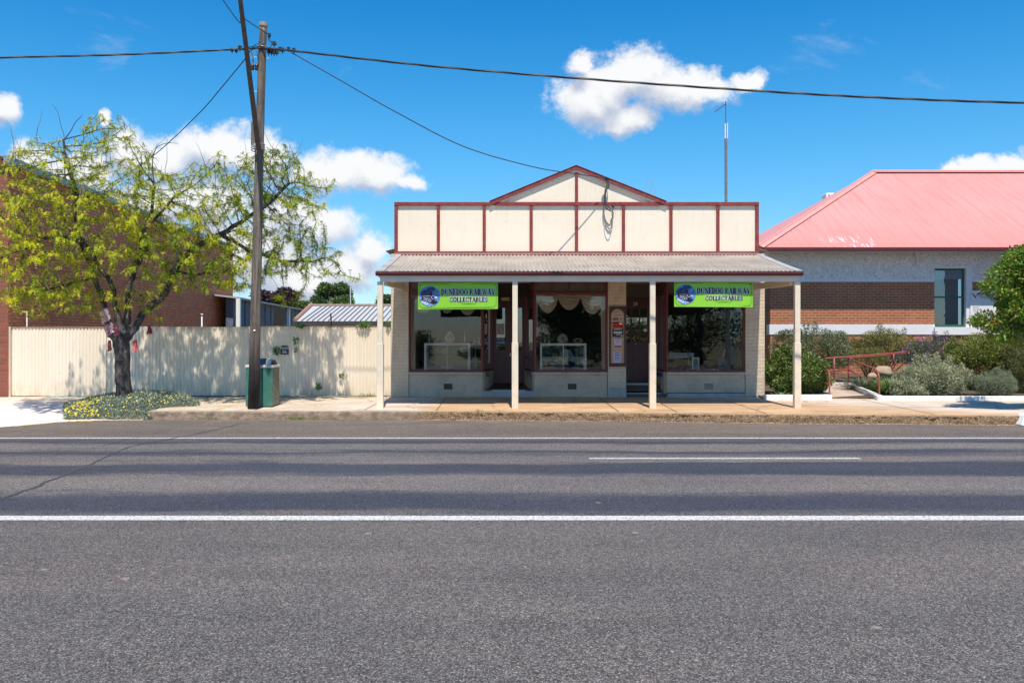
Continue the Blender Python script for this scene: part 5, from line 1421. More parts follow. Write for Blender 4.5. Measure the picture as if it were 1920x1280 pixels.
# ================================================================ FENCE
FY = 20.95
def fencemat():
    m, q, b_ = newmat('fence_cream')
    pos = q.n('ShaderNodeNewGeometry').outputs['Position']; s = q.sep(pos)
    sheet = q.noise(q.comb(q.math('FLOOR', q.math('MULTIPLY', s[0], 1.32)), 0.0), 3.1, 0)
    c = q.mix(q.maprange(sheet, .3, .7), (0.80, 0.695, 0.54), (0.86, 0.765, 0.62))
    st = q.noise(q.comb(q.math('MULTIPLY', s[0], 7), 0, q.math('MULTIPLY', s[2], .8)), 1.2, 6, .65)
    c = q.mix(q.maprange(st, .58, .78, 0, .3), c, (0.50, 0.37, 0.22))
    chips = q.math('MULTIPLY', q.maprange(q.noise(pos, 16, 6, .75), .635, .665), q.maprange(q.noise(q.comb(s[0], 0, q.math('MULTIPLY', s[2], .3)), 1.7, 3), .48, .60))
    c = q.mix(q.math('MULTIPLY', chips, .85), c, (0.20, 0.13, 0.08))
    low = q.math('MULTIPLY', q.maprange(s[2], .75, .25), q.maprange(q.noise(q.comb(q.math('MULTIPLY', s[0], 3), 0, s[2]), 1.5, 5, .7), .4, .65))
    c = q.mix(q.math('MULTIPLY', low, .5), c, (0.42, 0.28, 0.15))
    topr = q.math('MULTIPLY', q.maprange(s[2], 1.86, 1.96), q.maprange(q.noise(pos, 4, 5, .7), .35, .6))
    c = q.mix(q.math('MULTIPLY', topr, .5), c, (0.35, 0.16, 0.08))
    setc(q, b_.inputs['Base Color'], c); b_.inputs['Roughness'].default_value = 0.65
    return m
M['fence'] = fencemat()
fn = thing('metal_fence', 'long cream corrugated metal fence with rusty chips between the brick building and the shop', 'fence', (gx(376, FY), FY, .24))
def fsheet(pa, pb, zt_, zb_, name='fence_sheet', y=FY, amp=.010):
    xa, xb = gx(pa, FY), gx(pb, FY); n = int((xb-xa)/.083)
    V = []; Fq = []; per = 8
    for i in range(n*per+1):
        ph = (i % per)/per
        w_ = min(1, max(0, 2.2*(0.5-abs(2*abs(ph-.5)-.5)) if False else 0.5+1.1*math.cos(2*math.pi*ph)))
        x = xa+(xb-xa)*i/(n*per)
        tj = .006*math.sin(math.floor(x*1.32)*7.7)
        V += [(x, y-amp*2*w_, zb_), (x, y-amp*2*w_+.004*math.sin(x*2), (zb_+zt_)/2), (x, y-amp*2*w_, zt_+tj)]
    for i in range(n*per):
        for k_ in (0, 1): Fq.append((3*i+k_, 3*i+3+k_, 3*i+4+k_, 3*i+1+k_))
    return npmesh(name, V, Fq, M['fence'], fn)
zT = gz(612.3, FY); zB = gz(742.0, FY)
fsheet(20, 200, gz(614, FY), zB); fsheet(200.6, 466, zT, zB, y=FY+.006); fsheet(466.6, 733, gz(612.5, FY), zB+.01)
bb = MB(); bb.box(gx(19,FY), gx(202,FY), FY-.03, FY+.03, gz(613.8,FY), gz(612.3,FY)); bb.build('top_rail', mat('rail_brown', (.30, .19, .12), .7, .3, 9), fn)
bb = MB(); bb.box(gx(466,FY), gx(733,FY), FY-.008, FY+.045, gz(612,FY), gz(610.8,FY)); bb.build('top_rail', mat('rail_rust', (.38, .22, .13), .8, .5, 9), fn)
for px in (22, 200, 378, 556, 722):
    MB().box(gx(px,FY)-.03, gx(px,FY)+.03, FY+.03, FY+.09, .1, zT-.03).build('fence_post', M['galv'], fn)
MB().tube([P(17.3, 612, FY-.05), P(16.6, 744, FY-.05)], [.045, .05], 10).build('end_post', mat('end_post_paint', (.66, .60, .52), .6, .06, 3), fn)
MB().box(gx(200,FY), gx(466,FY), FY-.012, FY+.02, .19, zB+.004).build('bottom_board', M['dark'], fn)
# green painted footing strip
gs = MB(); gs.quad((gx(92,FY), FY-.10, .249), (gx(160,FY), FY-.10, .249), (gx(158,FY), FY-.005, .262), (gx(96,FY), FY-.005, .262)); tag(gs.build('painted_strip', mat('green_spill', (.16, .36, .25), .6, .25, 9)), kind='structure')
# letterbox
lb = thing('letterbox', 'dark blue letterbox numbered 36 set in the cream metal fence', 'letterbox', (gx(533.5,FY), FY-.03, gz(664,FY)))
MB().box(gx(527.3,FY), gx(540.8,FY), FY-.05, FY-.018, gz(664.5,FY), gz(654,FY)).build('number_plate', mat('navy_plate', (.025, .03, .06), .5), lb)
text('36', gx(534,FY), FY-.0505, gz(659.5,FY), .125, M['white'], lb, 'number')
MB().box(gx(528.5,FY), gx(539.8,FY), FY-.045, FY-.018, gz(650.8,FY), gz(648,FY)).build('mail_slot', M['black'], lb)

# ================================================================ LEFT BRICK BUILDING
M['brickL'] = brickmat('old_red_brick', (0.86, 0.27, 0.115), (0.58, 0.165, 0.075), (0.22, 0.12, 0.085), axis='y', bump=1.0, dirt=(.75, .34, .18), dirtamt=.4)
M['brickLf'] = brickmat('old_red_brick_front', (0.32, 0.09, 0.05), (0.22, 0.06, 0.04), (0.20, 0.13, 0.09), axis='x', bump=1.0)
LX = -12.3; LY0 = 20.82; LY1 = 37.6
hb = thing('brick_building', 'tall dark red brick building with blue grey roof edge behind the yellow green tree', 'building', (LX-6, LY0, .2))
b = MB()
z0_, zA, zB_ = .1, 6.02, 5.72
b.add([(LX, LY0, z0_), (LX, LY1, z0_), (LX, LY1, zB_), (LX, LY0, zA), (LX-.3, LY0, z0_), (LX-.3, LY1, z0_), (LX-.3, LY1, zB_), (LX-.3, LY0, zA)], [(0,1,2,3),(4,7,6,5),(3,2,6,7),(1,5,6,2),(0,3,7,4)])
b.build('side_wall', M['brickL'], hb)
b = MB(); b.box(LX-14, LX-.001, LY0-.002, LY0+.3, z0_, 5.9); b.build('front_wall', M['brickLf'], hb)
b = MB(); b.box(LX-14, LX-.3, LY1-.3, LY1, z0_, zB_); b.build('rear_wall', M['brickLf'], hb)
b = MB(); b.add([(LX+.16, LY0-.2, zA+.04), (LX+.16, LY1+.2, zB_+.04), (LX+.16, LY1+.2, zB_-.12), (LX+.16, LY0-.2, zA-.12), (LX+.01, LY0-.2, zA+.04), (LX+.01, LY1+.2, zB_+.04), (LX+.01, LY1+.2, zB_-.12), (LX+.01, LY0-.2, zA-.12)], [(0,1,2,3),(4,7,6,5),(0,4,5,1),(3,2,6,7),(0,3,7,4),(1,5,6,2)])
b.build('gutter', mat('gutter_blue', (.22, .30, .38), .5, .1, 3), hb)
b = MB(); b.add([(LX+.12, LY0-.2, zA+.045), (LX+.12, LY1+.2, zB_+.045), (LX-14, LY1+.2, zB_+.9), (LX-14, LY0-.2, zA+.9), (LX+.12, LY0-.2, zA+.075), (LX+.12, LY1+.2, zB_+.075), (LX-14, LY1+.2, zB_+.93), (LX-14, LY0-.2, zA+.93)], [(0,1,2,3),(4,7,6,5),(0,4,5,1),(3,2,6,7),(0,3,7,4),(1,5,6,2)])
b.build('roof', M['rooftin'], hb)
# plumbing pipes
b = MB(); pY = 21.4
b.tube([P(20.5, 760, pY), P(20.5, 566, pY)], .016, 8); b.tube([P(5, 581, pY), P(20, 581, pY)], .014, 8); b.tube([P(14.5, 577, pY), P(14.5, 581, pY)], .014, 6); b.tube([P(21, 583.5, pY), P(50.5, 584.5, pY)], .014, 8); b.tube([P(50.5, 584, pY), P(50.5, 680, pY)], .016, 8)
tag(b.build('water_pipe', M['pipe'], smooth=True), 'grey galvanised water pipes rising behind the left end of the fence', 'pipe')
for px, py, Y, lab in ((137, 587, 24, 'thin grey vent pipe behind the fence, left of the tree trunk'), (378.5, 588, 30, 'thin grey vent pipe behind the fence, right of the tree trunk')):
    b = MB(); b.tube([P(px, 760, Y), P(px, py+3, Y)], .025, 8); b.tube([P(px, py+3, Y), P(px, py, Y)], .045, 8); tag(b.build('vent_pipe', M['pipe'], smooth=True), lab, 'pipe', 'vent pipes behind the fence')

# ================================================================ SHEDS BEHIND THE FENCE
M['bluetin'] = mat('bluegrey_boards', (.10, .13, .19), .8, .35, 3, .6, 12, dirt=(.20, .17, .15), dirtamt=.5, dscale=3)
sh1 = thing('shed', 'long blue grey shed with sloping roof edge behind the fence next to the brick building', 'shed', (-11, 38, .2))
A_, B_ = P(437, 557.5, 35.5), P(572, 582, 53)       # roof edge runs away from us
b = MB(); n = 26
for i in range(n):
    t0, t1 = i/n, (i+.93)/n
    p0, p1 = A_.lerp(B_, t0), A_.lerp(B_, t1); off = .03*(i % 2)
    b.add([(p0.x+off, p0.y, .1), (p1.x+off, p1.y, .1), (p1.x+off, p1.y, p1.z-.05), (p0.x+off, p0.y, p0.z-.05), (p0.x-.3, p0.y, .1), (p1.x-.3, p1.y, .1), (p1.x-.3, p1.y, p1.z-.05), (p0.x-.3, p0.y, p0.z-.05)], [(0,1,2,3),(4,7,6,5),(0,3,7,4),(1,5,6,2),(3,2,6,7)])
b.build('board_wall', M['bluetin'], sh1)
b = MB()
q0, q1 = A_, B_
b.add([(q0.x+.35, q0.y-.4, q0.z), (q1.x+.35, q1.y, q1.z), (q1.x-3, q1.y, q1.z+.5), (q0.x-3, q0.y-.4, q0.z+.4), (q0.x+.35, q0.y-.4, q0.z-.07), (q1.x+.35, q1.y, q1.z-.07), (q1.x-3, q1.y, q1.z+.43), (q0.x-3, q0.y-.4, q0.z+.33)], [(0,1,2,3),(4,7,6,5),(0,4,5,1),(1,5,6,2),(3,2,6,7),(0,3,7,4)])
b.build('roof', mat('shed_roof', (.42, .42, .42), .6, .1, 2), sh1)
b = MB()
for px, Y in ((447.5, 35.2), (541, 47)): b.box(gx(px,Y)-.08, gx(px,Y)+.08, Y-.1, Y+.06, .1, P(0, 559 if px < 500 else 578, Y).z)
b.build('post', M['white'], sh1)
b = MB(); Y = 41
b.box(gx(512,Y), gx(531,Y), Y+.1, Y+.2, .2, gz(575, Y)); b.build('doorway', M['dark'], sh1)
sh2 = thing('shed', 'low shed with pale grey ribbed metal roof behind the fence left of the shop', 'shed', (-7, 34, .2))
Ye, Yr = 32.0, 35.6
x0, x1 = gx(553, Ye), gx(775, Ye); zE = gz(602, Ye); zR = gz(573, Yr); xr0 = gx(584, Yr)
V = []; Fq = []
M['ribroof'] = mat('pale_rib_roof', (.50, .51, .52), .5, .08, 2, dirt=(.45, .36, .3), dirtamt=.3, dscale=2)
b = MB()
n = 34
b.add([(x0, Ye, zE), (x1, Ye, zE), (x1, Yr, zR), (xr0, Yr, zR)], [(0,1,2,3)]); b.add([(x0, Ye, zE), (xr0, Yr, zR), (x0, Yr+3.6, zE)], [(0,1,2)]); b.add([(xr0, Yr, zR), (x1, Yr, zR), (x1, Yr+3.6, zE), (x0, Yr+3.6, zE)], [(0,1,2,3)])
b.build('roof', M['ribroof'], sh2)
b = MB()
for i in range(40):
    x = x0+.25+i*.20
    if x > x1: break
    ft = min(1, (x-x0)/(xr0-x0)) if x < xr0 else 1
    b.add([(x-.018, Ye, zE+.004), (x+.018, Ye, zE+.004), (x+.018, Ye+(Yr-Ye)*ft, zE+(zR-zE)*ft+.004), (x-.018, Ye+(Yr-Ye)*ft, zE+(zR-zE)*ft+.004),
           (x-.012, Ye, zE+.045), (x+.012, Ye, zE+.045), (x+.012, Ye+(Yr-Ye)*ft, zE+(zR-zE)*ft+.045), (x-.012, Ye+(Yr-Ye)*ft, zE+(zR-zE)*ft+.045)], [(4,5,6,7),(0,4,7,3),(1,2,6,5),(0,1,5,4)])
b.build('roof_ribs', mat('rib_dark', (.20, .20, .21), .6), sh2)  # ribs coloured a darker grey than the roof sheet
MB().box(x0-.02, x1, Ye-.06, Ye, zE-.16, zE-.02).build('gutter', mat('gutter_dark', (.06, .06, .06), .5), sh2)
MB().box(xr0-.1, x1, Yr-.12, Yr+.12, zR+.0, zR+.07).build('ridge_cap', mat('ridge_rust', (.42, .30, .24), .6, .3, 5), sh2)
MB().tube([(x0, Ye, zE+.05), (xr0, Yr, zR+.06)], .07, 6).build('hip_cap', mat('hip_rust', (.42, .22, .15), .6, .3, 8), sh2)
MB().box(x0+.3, x1, Ye+.3, Yr+3, .1, zE-.03).build('wall', mat('shed_wall', (.16, .14, .12), .8, .3, 5), sh2)
MB().tube([P(621, 604, 31.9), P(620, 587, 31.9)], .03, 8).build('stub_pipe', mat('rusty_pipe', (.10, .04, .03), .8), sh2)
# antennas
def mast(px, py0, py1, Y, r, label):
    return thing('antenna_mast', label, 'antenna', tuple(P(px, py1, Y)))
m1 = mast(657, 505, 600, 45, .03, 'thin white mast with small head above the low grey shed')
MB().tube([P(658, 620, 45), P(656.5, 508, 45)], .03, 6).build('pole', M['pipe'], m1); MB().ball(P(656.5, 505.5, 45), (.1, .05, .06), 8, 5).build('head', M['pipe'], m1)
m2 = mast(1361, 195, 380, 27, .03, 'tall slim mast with bent rusty tip above the right of the shop parapet')
MB().tube([P(1361.5, 420, 27), P(1361, 260, 27)], .045, 8).build('pole', mat('mast_grey', (.20, .18, .17), .6, .3, 20), m2)
b = MB(); b.tube([P(1360, 260, 27), P(1360, 232, 27)], .022, 6); b.tube([P(1364, 260, 27), P(1364, 231, 27)], .016, 6); b.build('radiator', M['white'], m2)
b = MB(); b.tube([P(1361, 262, 27), P(1360.7, 190, 27)], .012, 6); b.tube([P(1360.5, 195.5, 27), P(1340, 210, 27)], .014, 6); b.build('tip', mat('mast_rust', (.13, .03, .02), .7), m2)
m3 = mast(1220, 328, 370, 26, .02, 'three slim slanted aerial rods above the right slope of the shop gable')
b = MB()
for x0_, y0_, x1_, y1_ in ((1216, 326, 1208, 362), (1224, 336, 1217, 366), (1230.5, 349, 1226, 370)): b.tube([P(x0_, y0_, 26), P(x1_-2, y1_+14, 26)], .008, 5)
b.tube([P(1204, 372, 26), P(1232, 384, 26)], .012, 5); b.tube([P(1215, 377, 26), P(1215, 410, 26)], .02, 5)
b.build('aerial_rods', mat('aerial_metal', (.35, .30, .28), .5), m3)
# ================================================================ FOLIAGE TOOLS
def unit(a): return a/np.maximum(np.linalg.norm(a, axis=-1, keepdims=True), 1e-9)
def diamonds(base, d, side, L, Wd, curl=0.0):
    """one 4-vertex leaf per row: base, two shoulders, tip"""
    L = np.asarray(L)[:, None]; Wd = np.asarray(Wd)[:, None]
    nrm = np.cross(d, side)
    mid = base + d*L*0.5 + nrm*L*curl
    V = np.stack([base, mid+side*Wd*0.5, base+d*L, mid-side*Wd*0.5], axis=1).reshape(-1, 3)
    Fq = np.arange(len(base)*4).reshape(-1, 4)
    return V, Fq
def rdir(n): return unit(rng.normal(size=(n, 3)))
def clump_points(n, lumps, shell=0.55):
    """points in a union of ellipsoids [(c, r)], more of them near the skin"""
    w = np.array([r[0]*r[1]*r[2] for c, r in lumps])**(2/3); w = w/w.sum()
    idx = rng.choice(len(lumps), n, p=w)
    C_ = np.array([tuple(c) for c, r in lumps])[idx]; R_ = np.array([tuple(r) for c, r in lumps])[idx]
    d = rdir(n); q = (shell + (1-shell)*rng.random(n))[:, None]
    q = np.where(rng.random((n, 1)) < 0.25, rng.random((n, 1))**(1/3), q)
    return C_ + d*R_*q, d
def leafy(name, lumps, n, L, Wd, m, parent, shell=0.6, up=0.3, out=0.7, jit=0.7, zmin=None):
    p, o_ = clump_points(n, lumps, shell)
    d = unit(o_*out + rdir(n)*jit + np.array([0, 0, up]))
    side = unit(np.cross(d, rdir(n)))
    if zmin is not None:
        k = p[:, 2] > zmin; p, d, side = p[k], d[k], side[k]; n = len(p)
    V, Fq = diamonds(p, d, side, L*rng.uniform(.6, 1.3, n), Wd*rng.uniform(.7, 1.2, n), 0.08)
    return npmesh(name, V, Fq, m, parent)
def twigs(name, root, lumps, n, r0, m, parent, bend=.15):
    b = MB()
    for i in range(n):
        c, r = lumps[rng.integers(len(lumps))]
        e = np.array(tuple(c)) + rdir(1)[0]*np.array(r)*rng.uniform(.5, 1.0)
        s = np.array(root) + rng.normal(0, .05, 3)*np.array([1, 1, 0])
        mid = (s+e)/2 + rng.normal(0, bend, 3)*np.linalg.norm(e-s)*.4 + np.array([0, 0, .05])
        b.tube([s, mid, e], [r0, r0*.7, r0*.3], 5, cap=False)
    return b.build(name, m, parent, smooth=True)
def bush(name, label, cat, px, py_c, rx, ry, Y, n, L, Wd, m, zg=.3, depth=None, nl=12, shell=.5, up=.3, group=None, jit=.8, seed_jit=.35):
    """shrub: centre/radii in photo pixels at distance Y"""
    c = P(px, py_c, Y); k = Y/F; RX, RZ = rx*k*1.15, ry*k*1.24; RYd = depth if depth else RX*.8; n = int(n*2.3)
    r = thing(name, label, cat, (c.x, Y, zg), group)
    lumps = [((c.x, Y, c.z), (RX*.8, RYd*.8, RZ*.85))]
    for i in range(nl):
        a = 2*math.pi*i/nl + rng.uniform(-.3, .3); h = rng.uniform(-.55, .75)
        rr = math.sqrt(max(.1, 1-h*h)); qq = rng.uniform(.5, .85)
        lumps.append(((c.x+RX*qq*rr*math.cos(a), Y+RYd*.6*rr*math.sin(a), c.z+RZ*qq*h), (RX*rng.uniform(.16, .42), RYd*rng.uniform(.2, .4), RZ*rng.uniform(.2, .42))))
    for i in range(16):       # loose sprays that break the outline
        a = rng.uniform(0, 6.28); h = rng.uniform(0, 1); rr = math.sqrt(1-h*h)
        lumps.append(((c.x+RX*.92*rr*math.cos(a), Y+RYd*.8*rr*math.sin(a), c.z+RZ*.92*h), (RX*.07, RYd*.08, RZ*rng.uniform(.10, .22))))
    leafy('foliage', lumps, n, L, Wd, m, r, shell, up, jit=jit, zmin=zg+.01)
    twigs('stems', (c.x, Y, zg), lumps, 22, .012, M['stem'], r)
    return r, lumps
M['stem'] = mat('stem_brown', (.12, .085, .06), .9, .2, 8)
M['bark'] = None
def barkmat():
    m, q, b_ = newmat('tree_bark')
    pos = q.n('ShaderNodeNewGeometry').outputs['Position']; s = q.sep(pos)
    n1 = q.noise(q.comb(q.math('MULTIPLY', s[0], 14), q.math('MULTIPLY', s[1], 14), q.math('MULTIPLY', s[2], 4)), 1, 8, .75, .6)
    c = q.ramp(n1, [(.30, (.016, .014, .016)), (.50, (.075, .06, .055)), (.64, (.22, .18, .16)), (.8, (.5, .44, .40))])
    setc(q, b_.inputs['Base Color'], c); b_.inputs['Roughness'].default_value = .9
    bn = q.n('ShaderNodeBump'); bn.inputs['Strength'].default_value = 1.0; bn.inputs['Distance'].default_value = .04
    q.set(bn.inputs['Height'], n1); q.t.links.new(bn.outputs[0], b_.inputs['Normal'])
    return m
M['bark'] = barkmat()

# ================================================================ THE YELLOW-GREEN STREET TREE
TY = 18.6
def cY(px): return float(np.interp(px, [-40, 80, 200, 320, 700], [17.6, 17.75, 18.5, 19.2, 19.35]))
ELL = [(20,350,95,50,.7),(110,330,95,70,.9),(60,420,95,75,1.0),(30,500,75,60,.9),(110,520,95,55,1.0),(210,320,85,80,.9),(190,420,100,80,1.3),(290,390,100,80,1.3),(300,480,95,50,1.2),
       (385,360,75,60,1.0),(400,440,95,70,1.3),(450,500,70,50,1.2),(370,525,90,28,1.0),(510,345,80,65,1.1),(545,400,75,55,1.0),(520,460,75,60,1.0),(450,350,50,60,.9),(585,505,60,26,.5),(545,560,35,18,.3),(590,360,28,20,.3),(655,520,30,14,.2),(268,568,38,26,.5),(80,565,85,34,.7),(185,560,45,32,.4),(600,345,36,16,.3),(430,300,40,25,.5),(60,290,45,30,.5),(300,600,16,16,.2),(220,235,25,30,.4),(600,470,45,18,.4),(610,350,22,12,.2),(480,300,30,25,.5),(180,250,35,40,.5),(250,560,45,22,.5),(520,290,30,25,.4)]
att = []
for (ex, ey, erx, ery, w_) in ELL:
    n = int(erx*ery*.060*min(1, .5+.5*w_))+4
    for i in range(n):
        a = rng.uniform(0, 2*math.pi); q_ = math.sqrt(rng.random()); px = ex+erx*q_*math.cos(a); py = ey+ery*q_*math.sin(a)
        Y = cY(px)+rng.normal(0, .50*w_)
        Y = min(Y, 20.6 if py > 560 else 22)
        c = P(px, py, Y); att.append((c.x, c.y, c.z))
att = np.array(att)
# hand-laid trunk and main limbs (pixels, depth)
limbs = [
 [(232,744,18.6),(231,700,18.6),(229,660,18.6),(226,634,18.6)],
 [(226,634,18.6),(209,622,18.6),(202,596,18.6),(196,570,18.6),(188,548,18.55),(178,520,18.5),(168,490,18.3),(150,455,18.1),(125,425,17.9)],
 [(226,634,18.6),(226,606,18.6),(217,578,18.6),(213,545,18.55),(203,520,18.5),(185,498,18.5),(168,470,18.4),(146,440,18.3),(143,405,18.3)],
 [(226,634,18.6),(236,610,18.65),(240,580,18.7),(241,545,18.7),(252,505,18.8),(262,470,18.8),(270,430,18.8),(285,395,18.9),(289,345,18.9)],
 [(226,634,18.6),(252,612,18.75),(266,590,18.9),(285,572,19.0),(302,560,19.1),(315,540,19.2),(326,510,19.2),(345,480,19.2),(380,455,19.3),(415,440,19.3),(450,430,19.3)],
 [(252,505,18.8),(275,470,19.0),(270,430,19.1),(300,400,19.2),(330,365,19.3)],
 [(150,455,18.1),(110,440,17.9),(75,450,17.8),(40,470,17.7)],
 [(415,440,19.3),(460,410,19.3),(500,385,19.3),(535,350,19.3)],
 [(415,440,19.3),(470,470,19.3),(530,490,19.3),(590,490,19.3)],
 [(178,520,18.5),(140,530,18.2),(100,540,18.0)],
 [(326,510,19.2),(370,515,19.2),(420,510,19.3)],
 [(143,405,18.3),(146,370,18.3),(137,340,18.2),(123,300,18.1),(118,262,18.1)],
]
nodes = []; parent = []
def addnode(p, pr): nodes.append(p); parent.append(pr); return len(nodes)-1
key = {}
for lb_ in limbs:
    prev = None
    pts_ = [tuple(P(*q_)) for q_ in lb_]
    for i, p in enumerate(pts_):
        kx = tuple(round(x, 3) for x in p)
        if kx in key: prev = key[kx]; continue
        if prev is None: prev = int(np.argmin([sum((a-b)**2 for a, b in zip(p, n)) for n in nodes])) if nodes else -1
        if prev >= 0:
            a = np.array(nodes[prev]); c = np.array(p); L = np.linalg.norm(c-a); ns = max(1, int(L/.14))
            for k_ in range(1, ns):
                prev = addnode(tuple(a+(c-a)*k_/ns+rng.normal(0, .008, 3)), prev)
        prev = addnode(p, prev); key[kx] = prev
STEP, KILL, INFL = .12, .135, 1.6
N = np.array(nodes); alive = np.ones(len(att), bool)
near = np.full(len(att), -1); nd = np.full(len(att), 1e9)
start = 0
ntrunk = next(i for i, n in enumerate(nodes) if n[2] > 1.9)
for it in range(90):
    new = N[start:]
    if len(new):
        D = np.linalg.norm(att[:, None]-new[None], axis=2); j = D.argmin(1); dm = D[np.arange(len(att)), j]
        up_m = dm < nd; nd[up_m] = dm[up_m]; near[up_m] = j[up_m]+start
    alive &= nd > KILL
    act = alive & (nd < INFL)
    if not act.any(): break
    start = len(N); grow = []
    for k_ in np.unique(near[act]):
        if N[k_][2] < 2.0: continue
        v_ = unit(att[act & (near == k_)]-N[k_]).sum(0)+rng.normal(0, .25, 3)
        nv = N[k_]+v_/max(1e-6, np.linalg.norm(v_))*STEP
        grow.append(nv); parent.append(int(k_))
    if not grow: break
    N = np.vstack([N, np.array(grow)])
    if len(N) > 16000: break
par = np.array(parent); nN = len(N)
child = [[] for _ in range(nN)]
for i in range(nN):
    if par[i] >= 0: child[par[i]].append(i)
rad = np.zeros(nN)
for i in range(nN-1, -1, -1):
    rad[i] = .0040 if not child[i] else (sum(rad[c]**2.35 for c in child[i]))**(1/2.35)
# children can precede parents only within limbs; iterate once more for safety
for _ in range(2):
    for i in range(nN-1, -1, -1):
        if child[i]: rad[i] = (sum(rad[c]**2.35 for c in child[i]))**(1/2.35)
sc = .155/rad[:4].max()
rad = np.where(rad > .02, rad*max(sc, .6), rad); rad = np.where((rad > .016) & (N[:, 2] > 1.95), .016+(rad-.016)*.62, rad)
zb_t = N[:, 2]
tree = thing('honey_locust_tree', 'yellow green street tree with dark forked trunk rising from the flower mound', 'tree', tuple(P(232, 740, TY)))
# branches as tubes
V = []; Fq = []; base_i = 0
for i in range(nN):
    p_ = par[i]
    if p_ < 0: continue
    a, c = N[p_], N[i]; d = c-a; L = np.linalg.norm(d)
    if L < 1e-5: continue
    d /= L; ref = np.array([0, 0, 1.]) if abs(d[2]) < .9 else np.array([1., 0, 0]); s1 = np.cross(d, ref); s1 /= np.linalg.norm(s1); s2 = np.cross(d, s1)
    ra = min(rad[p_], rad[i]*1.35) if len(child[p_]) > 1 else rad[p_]; rc = rad[i]
    k_ = 10 if ra > .05 else (6 if ra > .012 else 4)
    for (pt_, rr, e) in ((a, ra, -.25*ra), (c, rc, .25*rc)):
        for q_ in range(k_):
            an = 2*math.pi*q_/k_; w_ = 1+ (.10*math.sin(3*an+pt_[2]*9)+.08*math.sin(pt_[2]*23+an*2) if rr > .04 else 0)
            V.append(pt_+d*e+(s1*math.cos(an)+s2*math.sin(an))*rr*w_)
    for q_ in range(k_): Fq.append((base_i+q_, base_i+(q_+1)%k_, base_i+k_+(q_+1)%k_, base_i+k_+q_))
    base_i += 2*k_
V = np.array(V); Fq = np.array(Fq)
npmesh('branches', V, Fq, M['bark'], tree, smooth=True)
# solid trunk with flare and knuckle at the fork
b = MB()
tr_pts = [(232.5,756,15.5),(232,744,14.2),(231.5,720,12.6),(231,700,12.0),(230,680,11.8),(229,660,12.6),(227.5,645,15.0),(226,634,15.5),(225,624,11)]
b.tube([P(x, y, TY) for x, y, r in tr_pts], [r*TY/F for x, y, r in tr_pts], 16)
b.tube([P(226,640,TY), P(212,627,TY), P(205,612,TY), P(203,600,TY)], [.13, .115, .085, .07], 12)
b.tube([P(228,640,TY), P(243,625,TY+.05), P(258,606,TY+.15), P(270,588,TY+.3)], [.13, .11, .085, .06], 12)
b.tube([P(226,640,TY), P(225,606,TY), P(217,578,TY)], [.12, .09, .07], 12)
b.tube([P(229,636,TY+.05), P(238,606,TY+.08), P(240,575,TY+.1)], [.11, .085, .07], 12)
trk = b.build('trunk', M['bark'], tree, smooth=True)
sb = trk.modifiers.new('sub', 'SUBSURF'); sb.levels = 2; sb.render_levels = 2
tx = bpy.data.textures.new('barktex', 'CLOUDS'); tx.noise_scale = .09
dp = trk.modifiers.new('disp', 'DISPLACE'); dp.texture = tx; dp.strength = .045; dp.texture_coords = 'GLOBAL'
# fronds of small leaflets
tips = np.where((rad < .0125) & (zb_t > 2.0))[0]
pxs = 960 + N[:, 0]*F/N[:, 1]; pys = 640-(N[:, 2]-CH)*F/N[:, 1]
dens = np.interp(pys, [220, 330, 430, 560, 620], [.75, .85, 1.1, 1.1, .8])*np.where(pxs > 430, 1.1, 1.0)
bare = np.sin(N[:, 0]*2.3+N[:, 2]*1.7)*np.sin(N[:, 1]*2.9-N[:, 2]*2.1+1.0)
dens = dens*np.where(bare > .4, .45, 1.0)
fp = []; fd = []
for i in tips:
    if par[i] < 0: continue
    k_ = rng.poisson(5.6*dens[i])
    bd = N[i]-N[par[i]]; bd = bd/max(1e-6, np.linalg.norm(bd))
    for q_ in range(k_):
        fp.append(N[par[i]]+(N[i]-N[par[i]])*rng.random()); dd = bd*.6+rng.normal(0, .6, 3); dd[2] = abs(dd[2])*.6+.15; fd.append(dd)
fp = np.array(fp); fd = unit(np.array(fd)); NF = len(fp)
print('tree nodes', nN, 'fronds', NF)
FL = rng.uniform(.10, .19, NF); droop = rng.uniform(.35, 1.05, NF)
KP = 6
Vs = []; bs = []
sidev = unit(np.cross(fd, np.array([0, 0, 1.])))
Bp, Dd, Sd, LL, WW = [], [], [], [], []
for k_ in range(KP):
    t = (k_+.6)/KP
    pos = fp+fd*(FL*t)[:, None]*(1-.25*t)+np.array([0, 0, -1.])*(FL*droop*t*t)[:, None]
    tan = unit(fd*(1-.5*t)+np.array([0, 0, -1.])*(2*droop*t)[:, None])
    for sgn in (-1, 1):
        d_ = unit(sidev*sgn*.8+tan*.75+rng.normal(0, .12, (NF, 3)))
        Bp.append(pos); Dd.append(d_); Sd.append(unit(np.cross(d_, unit(np.cross(tan, sidev*sgn)+rng.normal(0, .2, (NF, 3)))))); LL.append(rng.uniform(.026, .040, NF)*(1-.35*abs(t-.45))); WW.append(rng.uniform(.010, .015, NF))
